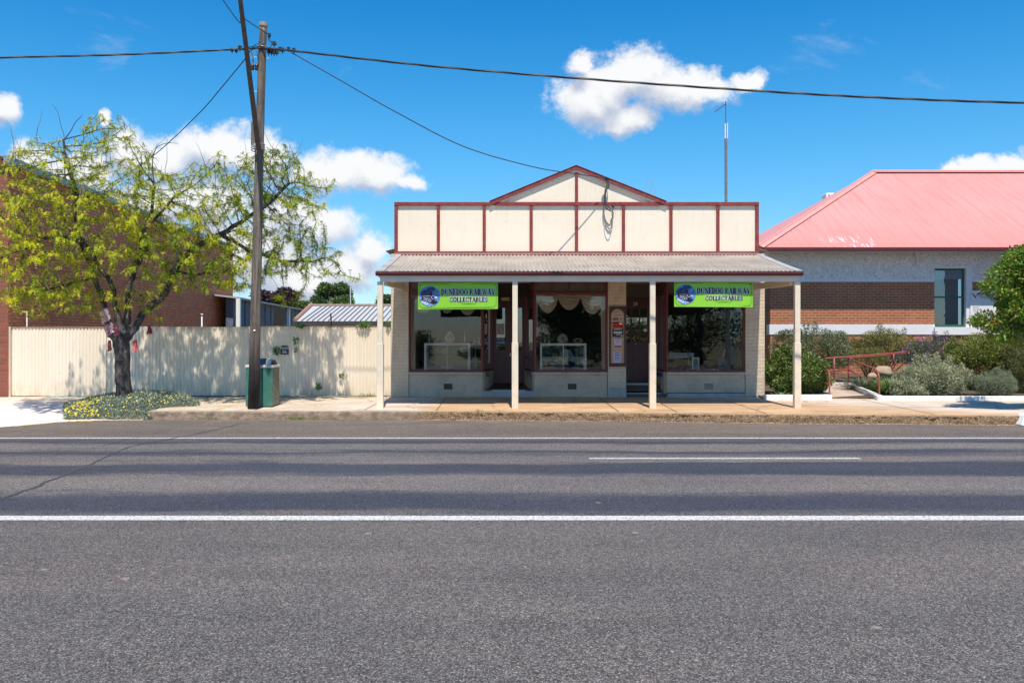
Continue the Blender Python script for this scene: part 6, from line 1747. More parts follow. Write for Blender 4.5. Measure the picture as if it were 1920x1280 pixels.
# order by frond so each frond can share a colour: leaflets joined in one island through the base vertex of the rachis
Bp = np.stack(Bp, 1).reshape(-1, 3); Dd = np.stack(Dd, 1).reshape(-1, 3); Sd = np.stack(Sd, 1).reshape(-1, 3); LL = np.stack(LL, 1).ravel(); WW = np.stack(WW, 1).ravel()
V, Fq = diamonds(Bp, Dd, Sd, LL, WW, .05)
def locust_leaf():
    m, q, b_ = newmat('locust_leaf')
    geo = q.n('ShaderNodeNewGeometry'); s = q.sep(geo.outputs['Position'])
    r_ = geo.outputs['Random Per Island']
    yel = q.ramp(r_, [(0, (.50, .54, .012)), (.4, (.78, .72, .012)), (.75, (.84, .70, .02)), (1, (.36, .46, .012))])
    grn = q.ramp(r_, [(0, (.05, .13, .012)), (.5, (.15, .29, .02)), (1, (.30, .43, .025))])
    f = q.maprange(q.math('ADD', q.noise(geo.outputs['Position'], 1.1, 3, .5), q.math('MULTIPLY', s[0], -.035)), .55, .85)
    f = q.math('MULTIPLY', f, q.maprange(q.noise(geo.outputs['Position'], 5.0, 2, .5), .36, .52, .1, 1))
    c = q.mix(f, grn, yel)
    setc(q, b_.inputs['Base Color'], c); b_.inputs['Roughness'].default_value = .5
    tr = q.n('ShaderNodeBsdfTranslucent'); setc(q, tr.inputs['Color'], c)
    mx = q.n('ShaderNodeMixShader'); mx.inputs[0].default_value = .16; b_.inputs['Specular IOR Level'].default_value = .25
    out = [n for n in q.t.nodes if n.type == 'OUTPUT_MATERIAL'][0]
    q.t.links.new(b_.outputs[0], mx.inputs[1]); q.t.links.new(tr.outputs[0], mx.inputs[2]); q.t.links.new(mx.outputs[0], out.inputs[0])
    return m
npmesh('leaves', V, Fq, locust_leaf(), tree)
# bare shoots at the top
for pts_ in ([(140,400),(139,370),(122,330),(121,262),(114,235),(108,210),(97,195)], [(121,262),(133,245),(141,230),(152,219),(155,213)], [(118,290),(110,270),(106,258)], [(210,256),(222,248),(231,241)], [(289,345),(286,300),(296,275),(320,268),(332,270)]):
    b = MB(); b.tube(spline([P(x, y, 18.2+rng.normal(0, .03)) for x, y in pts_], 4), [.012*(1-.75*i/((len(pts_)-1)*4)) for i in range((len(pts_)-1)*4+1)], 5); b.build('bare_shoot', M['bark'], tree, smooth=True)
# many thin leafless twigs, pale against the foliage
cand = np.where((rad > .006) & (rad < .03) & (N[:, 2] > 2.3) & (N[:, 0] > -12.4))[0]
b = MB()
for i in rng.choice(cand, min(len(cand), 230), replace=False):
    p0 = Vector(tuple(N[i])); L = rng.uniform(.35, .95); d0 = Vector((rng.normal(0, .55), rng.normal(0, .4), rng.uniform(.4, 1.2))).normalized()
    pts_ = [p0]
    for k_ in range(5):
        d0 = (d0+Vector((rng.normal(0, .22), rng.normal(0, .2), .10))).normalized(); pts_.append(pts_[-1]+d0*L/5)
    b.tube(pts_, [.0075, .0068, .006, .005, .004, .0025], 4, cap=False)
tag(b.build('twigs', mat('pale_twig', (.24, .19, .17), .9, .4, 12), tree, smooth=True), kind='stuff')
# faded ribbons and cloths tied round the limbs
def cloth(label, px, py, w_, h_, col, Y, wrap=False, n=9):
    b = MB(); rs = random.Random(int(px))
    if wrap:
        for i in range(10):
            zc = py-h_/2+h_*i/9; cx_ = px+.6*(i-4.5)
            c = P(cx_, zc, Y); r_ = .066+.014*rs.random()
            b.tube([(c.x+r_*math.cos(a), c.y+r_*math.sin(a), c.z+.05*math.cos(a)+.012*math.sin(3*a+i)) for a in [2*math.pi*k_/14 for k_ in range(15)]], .022, 5, cap=False)
    for i in range(n):
        c0 = P(px+rs.uniform(-.2, .2)*w_, py-h_/2, Y-.11+rs.uniform(-.03, .03)); c1 = P(px+rs.uniform(-.5, .5)*w_, py+h_/2*rs.uniform(.6, 1.1), Y-.13+rs.uniform(-.04, .04))
        mid = c0.lerp(c1, .5)+Vector((rs.uniform(-.015, .015), rs.uniform(-.02, .02), 0)); ww = .012
        for p, q_ in ((c0, mid), (mid, c1)):
            b.quad((p.x-ww, p.y, p.z), (p.x+ww, p.y+.01, p.z), (q_.x+ww*1.3, q_.y+.01, q_.z), (q_.x-ww*1.3, q_.y, q_.z))
    m_ = leafmat('cloth_%d' % int(px), col, .2, .8)
    return tag(b.build('ribbon', m_), label, 'ribbon')
cloth('pale pink cloth wrapped round the left limb of the street tree', 198, 592, 12, 20, [(.82, .66, .64), (.70, .42, .45), (.85, .76, .73)], 18.58, True, 12)
cloth('white and pink cloth tied low on the left limb above the fork', 206, 618, 14, 16, [(.72, .60, .58), (.55, .14, .2), (.78, .7, .68)], 18.55, True, 9)
cloth('thin magenta strip between the two left limbs of the tree', 218, 620, 4, 20, [(.5, .04, .12), (.55, .10, .18)], 18.5, False, 6)
cloth('red and white tassel hanging at the right side of the fork', 253, 648, 12, 22, [(.62, .04, .04), (.6, .10, .1), (.75, .5, .46)], 18.6, False, 26)
cloth('dark red tassel hanging at the left side of the fork', 205, 648, 7, 20, [(.20, .04, .04), (.3, .10, .09)], 18.6, False, 12)
cloth('dark red tassel hanging from the right limb of the tree', 280, 618, 9, 16, [(.34, .02, .05), (.45, .06, .08)], 18.9, False, 14)

# ================================================================ FLOWER MOUND UNDER THE TREE
silver = leafmat('silver_leaf', [(.12, .18, .07), (.38, .43, .34), (.20, .27, .13), (.60, .63, .58), (.08, .12, .05)], .2, .6)
mound = thing('flower_mound', 'mound of silver green daisies with yellow flowers round the tree trunk', 'flower bed', (gx(245, 18.3), 18.3, .18))
def mound_h(px_, fY):   # fY 0 front, 1 back
    h = np.interp(px_, [122, 150, 190, 240, 275, 320, 350, 372], [2, 9, 19, 26, 27, 22, 15, 3])
    return h
def mound_pts(n):
    px = rng.uniform(122, 372, n); fy = rng.random(n)
    front = np.interp(px, [122, 180, 285, 290, 372], [17.15, 17.36, 17.42, 18.1, 18.5]); back = np.interp(px, [122, 372], [18.9, 19.5])
    Y = front+(back-front)*fy
    hgt = mound_h(px, fy)*18.3/F*np.sin(np.clip(.30+fy*1.25, 0, 1.57))**1.0
    X = (px-960)*Y/F
    rise = np.clip((Y-front)/.45, 0, 1)**.7; hgt = (hgt+np.where(px < 292, .15, 0))*(.12+.88*rise); g0 = np.where(px < 292, .02, .18)
    return X, Y, g0, hgt
n = 42000
X, Y, g0, h_ = mound_pts(n)
Z = g0+h_*rng.uniform(.55, 1.05, n)
p = np.stack([X, Y, Z], 1); d = unit(rdir(n)*.8+np.array([0, -.25, .6])); side = unit(np.cross(d, rdir(n)))
V, Fq = diamonds(p, d, side, rng.uniform(.04, .085, n), rng.uniform(.012, .022, n), .1)
npmesh('foliage', V, Fq, silver, mound)
yf = leafmat('daisy_yellow', [(.80, .62, .02), (.85, .72, .05), (.75, .52, .01)], .15, .5)
X, Y, g0, h_ = mound_pts(1500)
keep = rng.random(1500) < np.interp(960+X*F/Y, [122, 175, 190, 372], [.95, .95, .16, .14])
X, Y, g0, h_ = X[keep], Y[keep], g0[keep], h_[keep]; n = len(X)
V = []; Fq = []
for i in range(n):
    r_ = rng.uniform(.012, .022); c = np.array([X[i], Y[i], g0[i]+h_[i]*1.0+.035]); nrm = unit(np.array([[rng.normal(0,.3), -.7, .8]]))[0]
    s1 = unit(np.cross(nrm, [1, 0, 0.1])[None])[0]; s2 = np.cross(nrm, s1); b0 = len(V)
    for q_ in range(6):
        a = q_*math.pi/3; V.append(c+(s1*math.cos(a)+s2*math.sin(a))*r_)
    V.append(c+nrm*.008)
    for q_ in range(6): Fq.append((b0+6, b0+q_, b0+(q_+1) % 6))
tag(npmesh('flowers', V, Fq, yf, mound), kind='stuff')
# leaf litter on the footpath
n = 2600; X = rng.uniform(-10.5, -3.6, n); Y = rng.uniform(17.6, 20.85, n); kk = (X > -7.4) & (rng.random(n) < np.interp(X, [-7.4, -6.5, -5, -3.6], [1, .9, .6, .15])*np.interp(Y, [17.6, 19, 20.8], [.3, .7, 1])); X, Y = X[kk], Y[kk]; n = len(X)
p = np.stack([X, Y, [pz(a, b_)+.008 for a, b_ in zip(X, Y)]], 1); d = rdir(n); d[:, 2] *= .1; d = unit(d); side = unit(np.cross(d, np.array([0, 0, 1.])))
V, Fq = diamonds(p, d, side, rng.uniform(.03, .07, n), rng.uniform(.01, .02, n), .02)
tag(npmesh('leaf_litter', V, Fq, leafmat('litter', [(.55, .42, .08), (.40, .28, .10), (.20, .13, .07)], .1, .8)), 'yellow and brown fallen leaflets scattered on the footpath near the bin', 'leaf litter', kind='stuff')

# ================================================================ IVY ON THE FENCE, WEEDS AT THE KERB
ivy = leafmat('ivy_leaf', [(.03, .09, .015), (.07, .17, .03), (.14, .27, .05), (.04, .12, .02)], .25)
ivylt = leafmat('ivy_light', [(.07, .17, .03), (.20, .34, .08), (.12, .24, .05)], .25)
def ivyc(px, py, rx, ry, n, label, m=ivy, L=.05):
    c = P(px, py, FY-.07); k = FY/F
    o = leafy('ivy_clump', [((c.x, FY-.07, c.z), (rx*k, .06, ry*k))], n, L, L*.8, m, None, .3, 0, .8, .8)
    tag(o, label, 'ivy', 'ivy poking through the fence')
ivyc(519, 658, 7, 8, 90, 'dark ivy clump just left of the blue letterbox')
ivyc(554.5, 638, 3.5, 6, 40, 'small dark ivy sprig high on the fence right of the letterbox')
ivyc(555, 656, 2, 3.5, 16, 'tiny dark ivy sprig low down right of the letterbox')
ivyc(562, 610, 9, 5, 90, 'light ivy tuft on top of the fence below the grey shed corner', ivylt)
ivyc(682, 608, 13, 5.5, 150, 'wide light ivy tuft on top of the fence near the shop post', ivylt)
ivyc(728, 607, 5, 5, 50, 'ivy tuft on the fence top against the shop wall', ivylt)
ivyc(641, 704, 3, 5, 34, 'small ivy sprig low on the fence between the bin and the shop')
ivyc(596.5, 725, 5.5, 5, 50, 'light ivy sprig near the foot of the fence', ivylt)
grassm = leafmat('weed_grass', [(.12, .24, .04), (.22, .34, .07), (.30, .36, .10)], .3)
def weed(px, Y, n, h, spread, label, zg=None):
    X = gx(px, Y); p = np.stack([X+rng.normal(0, spread, n), Y+rng.normal(0, .03, n), np.full(n, zg if zg is not None else .01)], 1)
    d = unit(np.stack([rng.normal(0, .45, n), rng.normal(-.1, .3, n), np.ones(n)], 1)); side = unit(np.cross(d, rdir(n)))
    V, Fq = diamonds(p, d, side, h*rng.uniform(.5, 1.2, n), np.full(n, .011), .05)
    tag(npmesh('weed_tuft', V, Fq, grassm), label, 'weed', 'weeds growing along the kerb')
weed(556, 17.38, 60, .07, .10, 'low green weeds at the kerb foot in front of the litter bin')
weed(590, 17.36, 40, .05, .12, 'sparse low weeds at the kerb foot, right of the litter bin')
weed(566, 17.37, 24, .12, .03, 'taller weed tuft at the kerb foot, right of the litter bin')
weed(690, 20.6, 50, .13, .10, 'grassy tuft at the foot of the fence near the shop corner', .25)
weed(1490, 16.66, 30, .14, .035, 'green weed tuft growing on the kerb by the right verandah post', .06)
weed(405, 17.38, 14, .05, .04, 'single tiny weed at the kerb foot in front of the tree shade')
weed(897, 17.28, 18, .06, .05, 'small weeds on the kerb top left of the second verandah post', .18)

# ================================================================ RIGHT: RED-ROOFED OFFICE
NY = 28.0
def nx_(px, Y=NY): return gx(px, Y)
def nz(py, Y=NY): return gz(py, Y)
ofc = thing('office_building', 'brick and white stucco office with faded red corrugated hip roof', 'building', (16, NY, .3))
M['brickR'] = brickmat('orange_brick', (0.46, 0.155, 0.062), (0.34, 0.10, 0.045), (0.52, 0.39, 0.25), axis='x', bump=.8)
M['brickRy'] = brickmat('orange_brick_side', (0.42, 0.155, 0.075), (0.30, 0.095, 0.05), (0.50, 0.38, 0.25), axis='y', bump=.8)
OX0 = nx_(1444); OX1 = 30
wx0, wx1, wz0, wz1 = nx_(1752), nx_(1811), nz(612), nz(503)
b = MB(); Tn = .3
b.box(OX0, wx0, NY, NY+Tn, 0, nz(608)); b.box(wx1+.2, OX1, NY, NY+Tn, 0, nz(608)); b.box(wx0, wx1+.2, NY, NY+Tn, 0, nz(627))
b.box(OX0, wx0, NY, NY+Tn, nz(608), nz(528)); b.box(wx1+.2, OX1, NY, NY+Tn, nz(608), nz(528))
b.build('brick_wall', M['brickR'], ofc)
MB().box(OX0-.002, OX0+.3, NY+Tn, 40, 0, nz(520)).build('side_wall', M['brickRy'], ofc)
def stucco():
    m, q, b_ = newmat('roughcast')
    pos = q.n('ShaderNodeNewGeometry').outputs['Position']
    v_ = q.noise(pos, 9, 5, .65, 1.8)
    c = q.mix(q.maprange(v_, .35, .65), (0.58, 0.54, 0.51), (0.97, 0.95, 0.94))
    setc(q, b_.inputs['Base Color'], c); b_.inputs['Roughness'].default_value = .9
    bn = q.n('ShaderNodeBump'); bn.inputs['Strength'].default_value = 1.0; bn.inputs['Distance'].default_value = .035
    q.set(bn.inputs['Height'], v_); q.t.links.new(bn.outputs[0], b_.inputs['Normal'])
    return m
b = MB(); zt_ = 4.72
b.box(OX0-.02, wx0, NY-.015, NY+Tn, nz(524), zt_); b.box(wx1+.2, OX1, NY-.015, NY+Tn, nz(524), zt_); b.box(wx0, wx1+.2, NY-.015, NY+Tn, wz1+.002, zt_)
b.build('stucco_band', stucco(), ofc)
b = MB(); b.box(OX0-.02, OX0+.3, NY+Tn, 40, nz(519), zt_); b.build('stucco_side', M['dirtywhite'], ofc)
wp = mat('office_white', (.78, .77, .77), .6, .03, 2)
b = MB(); b.box(OX0-.03, wx0-.001, NY-.03, NY+Tn-.01, nz(528.3), nz(524)+.01); b.box(wx1+.21, OX1, NY-.03, NY+Tn-.01, nz(528.3), nz(524)+.01); b.build('band_strip', wp, ofc)
b = MB(); b.box(OX0-.03, wx0-.001, NY-.025, NY+Tn-.01, nz(627), nz(608)); b.box(wx1+.21, OX1, NY-.025, NY+Tn-.01, nz(627), nz(608)); b.box(wx0-.03, wx1+.21, NY-.10, NY+.05, nz(627.5), nz(613)); b.build('sill_band', wp, ofc)
# window with white reveal
b = MB(); b.box(wx1, wx1+.2, NY-.02, NY+Tn, nz(613), wz1); b.box(wx0-.03, wx1+.2, NY-.035, NY+Tn, wz1, wz1+.05); b.build('window_surround', wp, ofc)
dg = mat('sash_green', (.03, .12, .08), .4, .1)
b = MB(); w_ = .045; ys = NY+.10
b.box(wx0, wx0+w_, ys, ys+.05, nz(613), wz1); b.box(wx1-w_, wx1, ys, ys+.05, nz(613), wz1); b.box(wx0+w_, wx1-w_, ys, ys+.05, nz(613), nz(608.5)); b.box(wx0+w_, wx1-w_, ys, ys+.05, wz1-.06, wz1); b.box(wx0+w_, wx1-w_, ys-.01, ys+.05, nz(558), nz(555))
so_ = b.build('sash_frame', dg, ofc)
MB().box(wx0+w_, wx1-w_, ys+.02, ys+.024, nz(608.5), nz(558)).build('pane', M['glass_blue'], so_)
MB().box(wx0+w_, wx1-w_, ys+.02, ys+.024, nz(555), wz1-.06).build('pane', M['glass_blue'], so_)
MB().box(wx0+w_, wx1-w_, ys+.04, ys+.05, nz(523), wz1-.06).build('blind', mat('blind', (.75, .8, .82), .8), so_)
MB().box(wx0+w_, wx1-w_, ys+.3, ys+.31, nz(613), wz1).build('room_back', mat('dark_blue_room', (.03, .045, .06), .8), so_)
# small wall light bracket
b = MB(); b.box(nx_(1713), nx_(1721), NY-.12, NY-.016, nz(482), nz(472)); b.box(nx_(1716), nx_(1719), NY-.12, NY-.06, nz(498), nz(485)); b.build('eave_bracket', M['dirtywhite'], ofc)
# roof
RE = 27.2; zE = nz(463.5, RE); RXL = gx(1423, RE); dr = 6.3; zRg = zE+.577*dr
rx_r0 = RXL+dr
M['redroof'] = None
def redroof():
    m, q, b_ = newmat('faded_red_roof')
    pos = q.n('ShaderNodeNewGeometry').outputs['Position']; s = q.sep(pos)
    c = q.mix(q.maprange(q.noise(pos, .35, 5, .6), .3, .7), (0.68, 0.27, 0.245), (0.73, 0.315, 0.29))
    c = q.mix(q.maprange(s[1], 28.6, 27.2, 0, .5), c, (0.64, 0.235, 0.20))
    st = q.noise(q.comb(q.math('MULTIPLY', s[0], 3), q.math('MULTIPLY', s[1], .2)), 2, 4, .6)
    c = q.mix(q.maprange(st, .5, .75, 0, .35), c, (0.56, 0.15, 0.13))
    # peeled paint by the gutter
    pl_ = q.math('MULTIPLY', q.math('MULTIPLY', q.maprange(s[1], 28.05, 27.75), q.maprange(q.math('ABSOLUTE', q.math('SUBTRACT', s[0], 10.95)), 1.05, .5)), q.maprange(q.noise(q.comb(q.math('MULTIPLY', s[0], 16), q.math('MULTIPLY', s[1], 1.6)), 1.0, 4, .7), .55, .60))
    c = q.mix(pl_, c, (.72, .74, .72))
    # sheet laps and rows of roofing screws
    fx = q.math('FRACT', q.math('MULTIPLY', s[0], 1/.762)); fy = q.math('FRACT', q.math('MULTIPLY', q.math('SUBTRACT', s[1], 27.0), 1/.86))
    lap = q.maprange(q.math('ABSOLUTE', q.math('SUBTRACT', fx, .5)), .012, .03, .16, 0)
    c = q.mix(lap, c, (.36, .11, .10))
    sx = q.math('FRACT', q.math('MULTIPLY', s[0], 1/.304))
    sc_ = q.math('MULTIPLY', q.maprange(q.math('ABSOLUTE', q.math('SUBTRACT', sx, .5)), .05, .09, 1, 0), q.maprange(q.math('ABSOLUTE', q.math('SUBTRACT', fy, .5)), .03, .05, .7, 0))
    c = q.mix(sc_, c, (.22, .12, .12))
    setc(q, b_.inputs['Base Color'], c); b_.inputs['Roughness'].default_value = .5
    return m
M['redroof'] = redroof()
V = []; Fq = []; per = 6; pitch = .076; nc = int((OX1+4-RXL)/pitch*per)
for i in range(nc+1):
    x = RXL+i*pitch/per; t = min(1, (x-RXL)/dr); rp_ = .013*math.sin(2*math.pi*i/per)
    for j in range(3):
        f = j/2*t; V.append((x, RE+dr*f, zE+(zRg-zE)*f+rp_))
for i in range(nc):
    for j in range(2): Fq.append((3*i+j, 3*i+3+j, 3*i+4+j, 3*i+1+j))
npmesh('roof', V, Fq, M['redroof'], ofc, smooth=True)
b = MB(); b.quad((RXL, RE, zE), (rx_r0, RE+dr, zRg), (RXL, RE+2*dr, zE), (RXL, RE+2*dr, zE)) ; b.quad((rx_r0, RE+dr, zRg), (OX1+4, RE+dr, zRg), (OX1+4, RE+2*dr, zE), (RXL, RE+2*dr, zE)); b.build('rear_roof', M['redroof'], ofc)
cap = mat('ridge_pink', (.64, .30, .27), .5, .05, 3)
b = MB()
def capstrip(A_, B_, w_=.17, lift=.03):
    A_, B_ = Vector(A_), Vector(B_); t = (B_-A_).normalized(); s_ = t.cross(Vector((0, 0, 1))).normalized()
    for sg in (-1, 1):
        b.quad(A_+Vector((0,0,lift+.03)), B_+Vector((0,0,lift+.03)), B_+s_*sg*w_+Vector((0,0,lift-.05)), A_+s_*sg*w_+Vector((0,0,lift-.05)))
    b.tube([A_+Vector((0,0,lift+.03)), B_+Vector((0,0,lift+.03))], .035, 6)
capstrip((RXL, RE, zE), (rx_r0, RE+dr, zRg)); capstrip((rx_r0, RE+dr, zRg), (OX1+4, RE+dr, zRg))
b.build('ridge_cap', cap, ofc)
gm_ = mat('office_gutter', (.10, .018, .016), .4, .15, 3)
MB().box(RXL-.05, OX1, RE-.08, RE+.06, zE-.12, zE-.01).build('gutter', gm_, ofc, bevel=.01)
MB().box(RXL+.02, OX1, RE+.06, RE+.10, nz(471, RE), zE-.03).build('fascia', wp, ofc)
MB().box(RXL+.02, OX1, RE+.10, NY-.03, nz(469, RE), nz(469, RE)+.02).build('eave_lining', wp, ofc)
# projecting wing at the far right edge
b = MB(); px0 = 16.15
b.add([(px0, 22.5, 4.62), (px0+6, 22.5, 4.62), (px0+6, 27.3, 4.62), (px0, 27.3, 4.62), (px0+3, 25.5, 6.3), (px0+3, 30, 6.3), (px0+6, 30, 4.62)], [(0,1,4),(0,4,5,3),(1,2,5,4)])
b.build('wing_roof', M['redroof'], ofc)
MB().box(px0-.06, px0+.04, 22.45, 27.2, 4.50, 4.61).build('wing_gutter', gm_, ofc); MB().box(px0+.6, px0+6, 23.2, 28, 0, 4.45).build('wing_wall', M['dirtywhite'], ofc)
# white flue box on the far slope
fb = thing('roof_vent_box', 'small white box vent poking above the left hip of the red roof', 'roof vent', tuple(P(1560, 372, 35)))
MB().box(gx(1549,35), gx(1566,35), 35, 35.5, 5.6, gz(361.5,35)).build('box_body', M['white'], fb, bevel=.05)
b = MB(); b.box(gx(1553.5,35), gx(1555,35), 34.98, 35, gz(371,35), gz(365,35)); b.box(gx(1558,35), gx(1561,35), 34.98, 35, gz(370,35), gz(367,35)); b.build('slot', M['ink'], fb)
# health sign
sg = thing('office_sign', 'white sign with blue and orange bird emblem on the office wall behind the tree', 'sign', (nx_(1840), NY-.05, nz(597)))
MB().box(nx_(1817.5), nx_(1866), NY-.06, NY-.03, nz(598), nz(545)).build('sign_panel', wp, sg, bevel=.004)
b = MB(); ox, oz = nx_(1829), nz(556.5)
def crescent(a0, a1, R_, th, cx_, cz_, mb):
    for i in range(12):
        t0 = R(a0+(a1-a0)*i/12); t1 = R(a0+(a1-a0)*(i+1)/12); w0 = th*math.sin(math.pi*i/12)+.004; w1 = th*math.sin(math.pi*(i+1)/12)+.004
        mb.prism([(cx_+R_*math.cos(t0), cz_+R_*math.sin(t0)), (cx_+R_*math.cos(t1), cz_+R_*math.sin(t1)), (cx_+(R_-w1)*math.cos(t1), cz_+(R_-w1)*math.sin(t1)), (cx_+(R_-w0)*math.cos(t0), cz_+(R_-w0)*math.sin(t0))], NY-.064, NY-.06)
crescent(175, 60, .15, .05, ox+.14, oz, b); b.build('emblem_blue', mat('emblem_navy', (.02, .03, .14), .5), sg)
b = MB(); crescent(160, 60, .16, .035, ox+.19, oz-.07, b); crescent(110, 10, .13, .035, ox-.16, oz-.02, b); b.build('emblem_orange', mat('emblem_orange', (.65, .26, .03), .5), sg)
b = MB(); crescent(90, -10, .12, .04, ox-.13, oz-.05, b); b.build('emblem_blue', mat('emblem_navy2', (.02, .03, .16), .5), sg)
gi = mat('sign_grey', (.12, .12, .16), .6)
text('Health', nx_(1848), NY-.061, nz(557), .17, mat('sign_bluegrey', (.18, .2, .34), .6), sg, 'lettering')
for i, w_ in enumerate(('Family', 'Nursing', 'Clinic')): text(w_, nx_(1822.5), NY-.061, nz(576+i*4), .075, gi, sg, 'lettering', align='LEFT')
text('Community', nx_(1838), NY-.061, nz(583), .075, gi, sg, 'lettering', align='LEFT')

# ================================================================ RIGHT: GARDEN
soil = mat('garden_soil', (.09, .06, .04), .95, .4, 6, .8, 20)
b = MB(); b.add([(5.95, 20.15, .27), (30, 20.1, .27), (30, 28, .55), (8.4, 28, .55), (6.16, 24, .4)], [(0,1,2,3,4)]); tag(b.build('garden_bed', soil), kind='structure')
M['kwall'] = mat('white_garden_wall', (.82, .79, .75), .75, .04, 3, .5, 18, dirt=(.40, .32, .25), dirtamt=.5, dscale=5)
def gwall(pts_, h0, h1, th, label, name='garden_wall'):
    b = MB()
    for (A_, B_) in zip(pts_[:-1], pts_[1:]):
        A_, B_ = Vector(A_), Vector(B_); t = (B_-A_); t.z = 0; t.normalize(); n_ = Vector((-t.y, t.x, 0))*th
        b.add([A_, B_, B_+n_, A_+n_, A_+Vector((0,0,h0)), B_+Vector((0,0,h1)), B_+n_+Vector((0,0,h1)), A_+n_+Vector((0,0,h0))], [(0,3,2,1),(4,5,6,7),(0,1,5,4),(1,2,6,5),(2,3,7,6),(3,0,4,7)])
    return tag(b.build(name, M['kwall'], bevel=.012), label, 'garden wall')
WYg = 20.0
gwall([(gx(1434.5, WYg)+.005, WYg, .10), (gx(1560.5, WYg), WYg, .10)], .245, .25, .16, 'low chipped white garden wall between the shop and the ramp')
gwall([(gx(1647, WYg-.15), WYg-.15, .08), (gx(2400, 19.6), 19.6, .08)], .25, .25, .16, 'long low white garden wall right of the ramp')
gwall([(gx(1588, 22.6), 22.6, .25), (gx(1645, WYg-.12), WYg-.12+.02, .08)], .26, .262, .13, 'low pale wall running back along the right side of the ramp')
gwall([(gx(1530, 22.9), 22.9, .25), (gx(1589, 22.9), 22.9, .25)], .25, .25, .13, 'short white wall at the back of the ramp')
rpm = mat('ramp_concrete', (.50, .38, .29), .85, .12, 3, .4, 25, dirt=(.25, .17, .12), dirtamt=.5, dscale=4)
b = MB(); b.add([(gx(1560, WYg), 20.0, .232), (gx(1647, WYg), 19.95, .232), (gx(1647, 20.3), 20.3, .275), (gx(1590, 22.9), 22.9, .43), (gx(1520, 22.9), 22.9, .43), (gx(1540, 20.3), 20.3, .28)], [(0,1,2,3,4,5)]); tag(b.build('ramp_path', rpm), kind='structure')
rail = mat('rail_red', (.34, .075, .06), .45, .15, 6)
def handrail(paths, label, posts=()):
    r = thing('handrail', label, 'handrail', tuple(paths[0][0]), 'red handrails of the ramp')
    for i, p_ in enumerate(paths):
        b = MB(); b.tube(spline(p_, 6), .020 if i == 0 else .015, 8); b.build('rail', rail, r, smooth=True)
    for A_, B_ in posts:
        b = MB(); b.tube([A_, B_], .020, 8); b.build('post', rail, r, smooth=True)
    return r
handrail([[P(1648.5, 742, 20.05), P(1648.5, 715, 20.05), P(1647, 701, 20.1), P(1641, 692, 20.35), P(1622, 684, 21.1), P(1590.5, 670.5, 22.4)], [P(1647.5, 722, 20.1), P(1620, 708, 21), P(1592, 694, 22.3)]],
         'red tube handrail on the right side of the ramp with curved front end', [(P(1590.8, 671, 22.4), P(1590.8, 718, 22.4))])
handrail([[P(1555.3, 742, 20.05), P(1555.3, 712, 20.05), P(1554.5, 700, 20.1), P(1551.5, 694, 20.3), P(1546, 690, 20.8), P(1530, 684, 21.6)], [P(1554.5, 722, 20.1), P(1545, 716, 20.8), P(1535, 711, 21.5)]],
         'red tube handrail on the left side of the ramp, half inside the hedge')
handrail([[P(1546, 671.5, 22.95), P(1590, 669, 23.0), P(1650, 664, 23.2), P(1702, 659, 23.4)], [P(1549, 695.5, 22.95), P(1587, 692.5, 23), P(1602, 690.5, 23.05)], [P(1590, 671.5, 23.2), P(1650, 666.5, 23.4), P(1702, 661.5, 23.6)]],
         'long red handrail across the back of the ramp', [(P(1564, 671, 22.96), P(1564, 717, 22.96)), (P(1675.5, 663, 23.3), P(1675.5, 684, 23.3))])

# plants
dkg = leafmat('hedge_leaf', [(.045, .09, .012), (.10, .17, .02), (.24, .32, .06), (.06, .11, .02), (.42, .46, .22)], .2, .4)
ggr = leafmat('greygreen_leaf', [(.06, .09, .035), (.15, .19, .08), (.27, .30, .16), (.08, .11, .05)], .2, .5)
olv = leafmat('olive_leaf', [(.09, .12, .02), (.20, .23, .05), (.26, .16, .08), (.32, .35, .10), (.07, .09, .02)], .2, .5)
slv = leafmat('silver_shrub_leaf', [(.26, .31, .15), (.48, .51, .31), (.64, .66, .46), (.12, .16, .07), (.34, .28, .18)], .2, .6)
prg = leafmat('purple_shrub_leaf', [(.07, .12, .04), (.13, .18, .07), (.10, .12, .06)], .2, .5)
ylg = leafmat('yellow_green_shrub', [(.07, .11, .015), (.20, .24, .04), (.40, .40, .10), (.06, .09, .01)], .2, .5)
bush('hedge_bush', 'round glossy dark green hedge bush between the shop and the ramp', 'bush', 1494, 699, 58, 41, 21.0, 15000, .062, .030, dkg, .27, .75, 9)
bush('shrub', 'tall grey green shrub against the brick wall behind the hedge bush', 'shrub', 1528, 662, 78, 45, 24.6, 11000, .060, .020, ggr, .4, .8, 9)
bush('shrub', 'olive shrub with reddish stems under the brick wall left of the window', 'shrub', 1658, 650, 56, 33, 25.6, 7500, .060, .018, olv, .5, .8, 8)
bush('shrub', 'low brownish twiggy shrub between the olive shrub and the back handrail', 'shrub', 1628, 672, 40, 20, 24.4, 2600, .05, .014, olv, .45, .5, 5)
r_, lm_ = bush('flowering_shrub', 'shrub covered in small purple flowers left of the yellow green shrub', 'shrub', 1752, 668, 60, 36, 23.6, 7000, .050, .014, prg, .4, .8, 9)
n = 1100; p, o_ = clump_points(n, lm_, .9); k_ = o_[:, 1] < .5; p, o_ = p[k_], o_[k_]; n = len(p); d = unit(o_+rdir(n)*.4)
V, Fq = diamonds(p+o_*.03, d, unit(np.cross(d, rdir(n))), np.full(n, .045), np.full(n, .036), .1)
tag(npmesh('flowers', V, Fq, leafmat('purple_flower', [(.40, .10, .60), (.55, .22, .75), (.30, .07, .48)], .2, .5), r_), kind='stuff')
bush('shrub', 'yellow green shrub with a few red flowers under the street tree', 'shrub', 1836, 678, 58, 52, 22.4, 15000, .058, .020, ylg, .3, .9, 9)
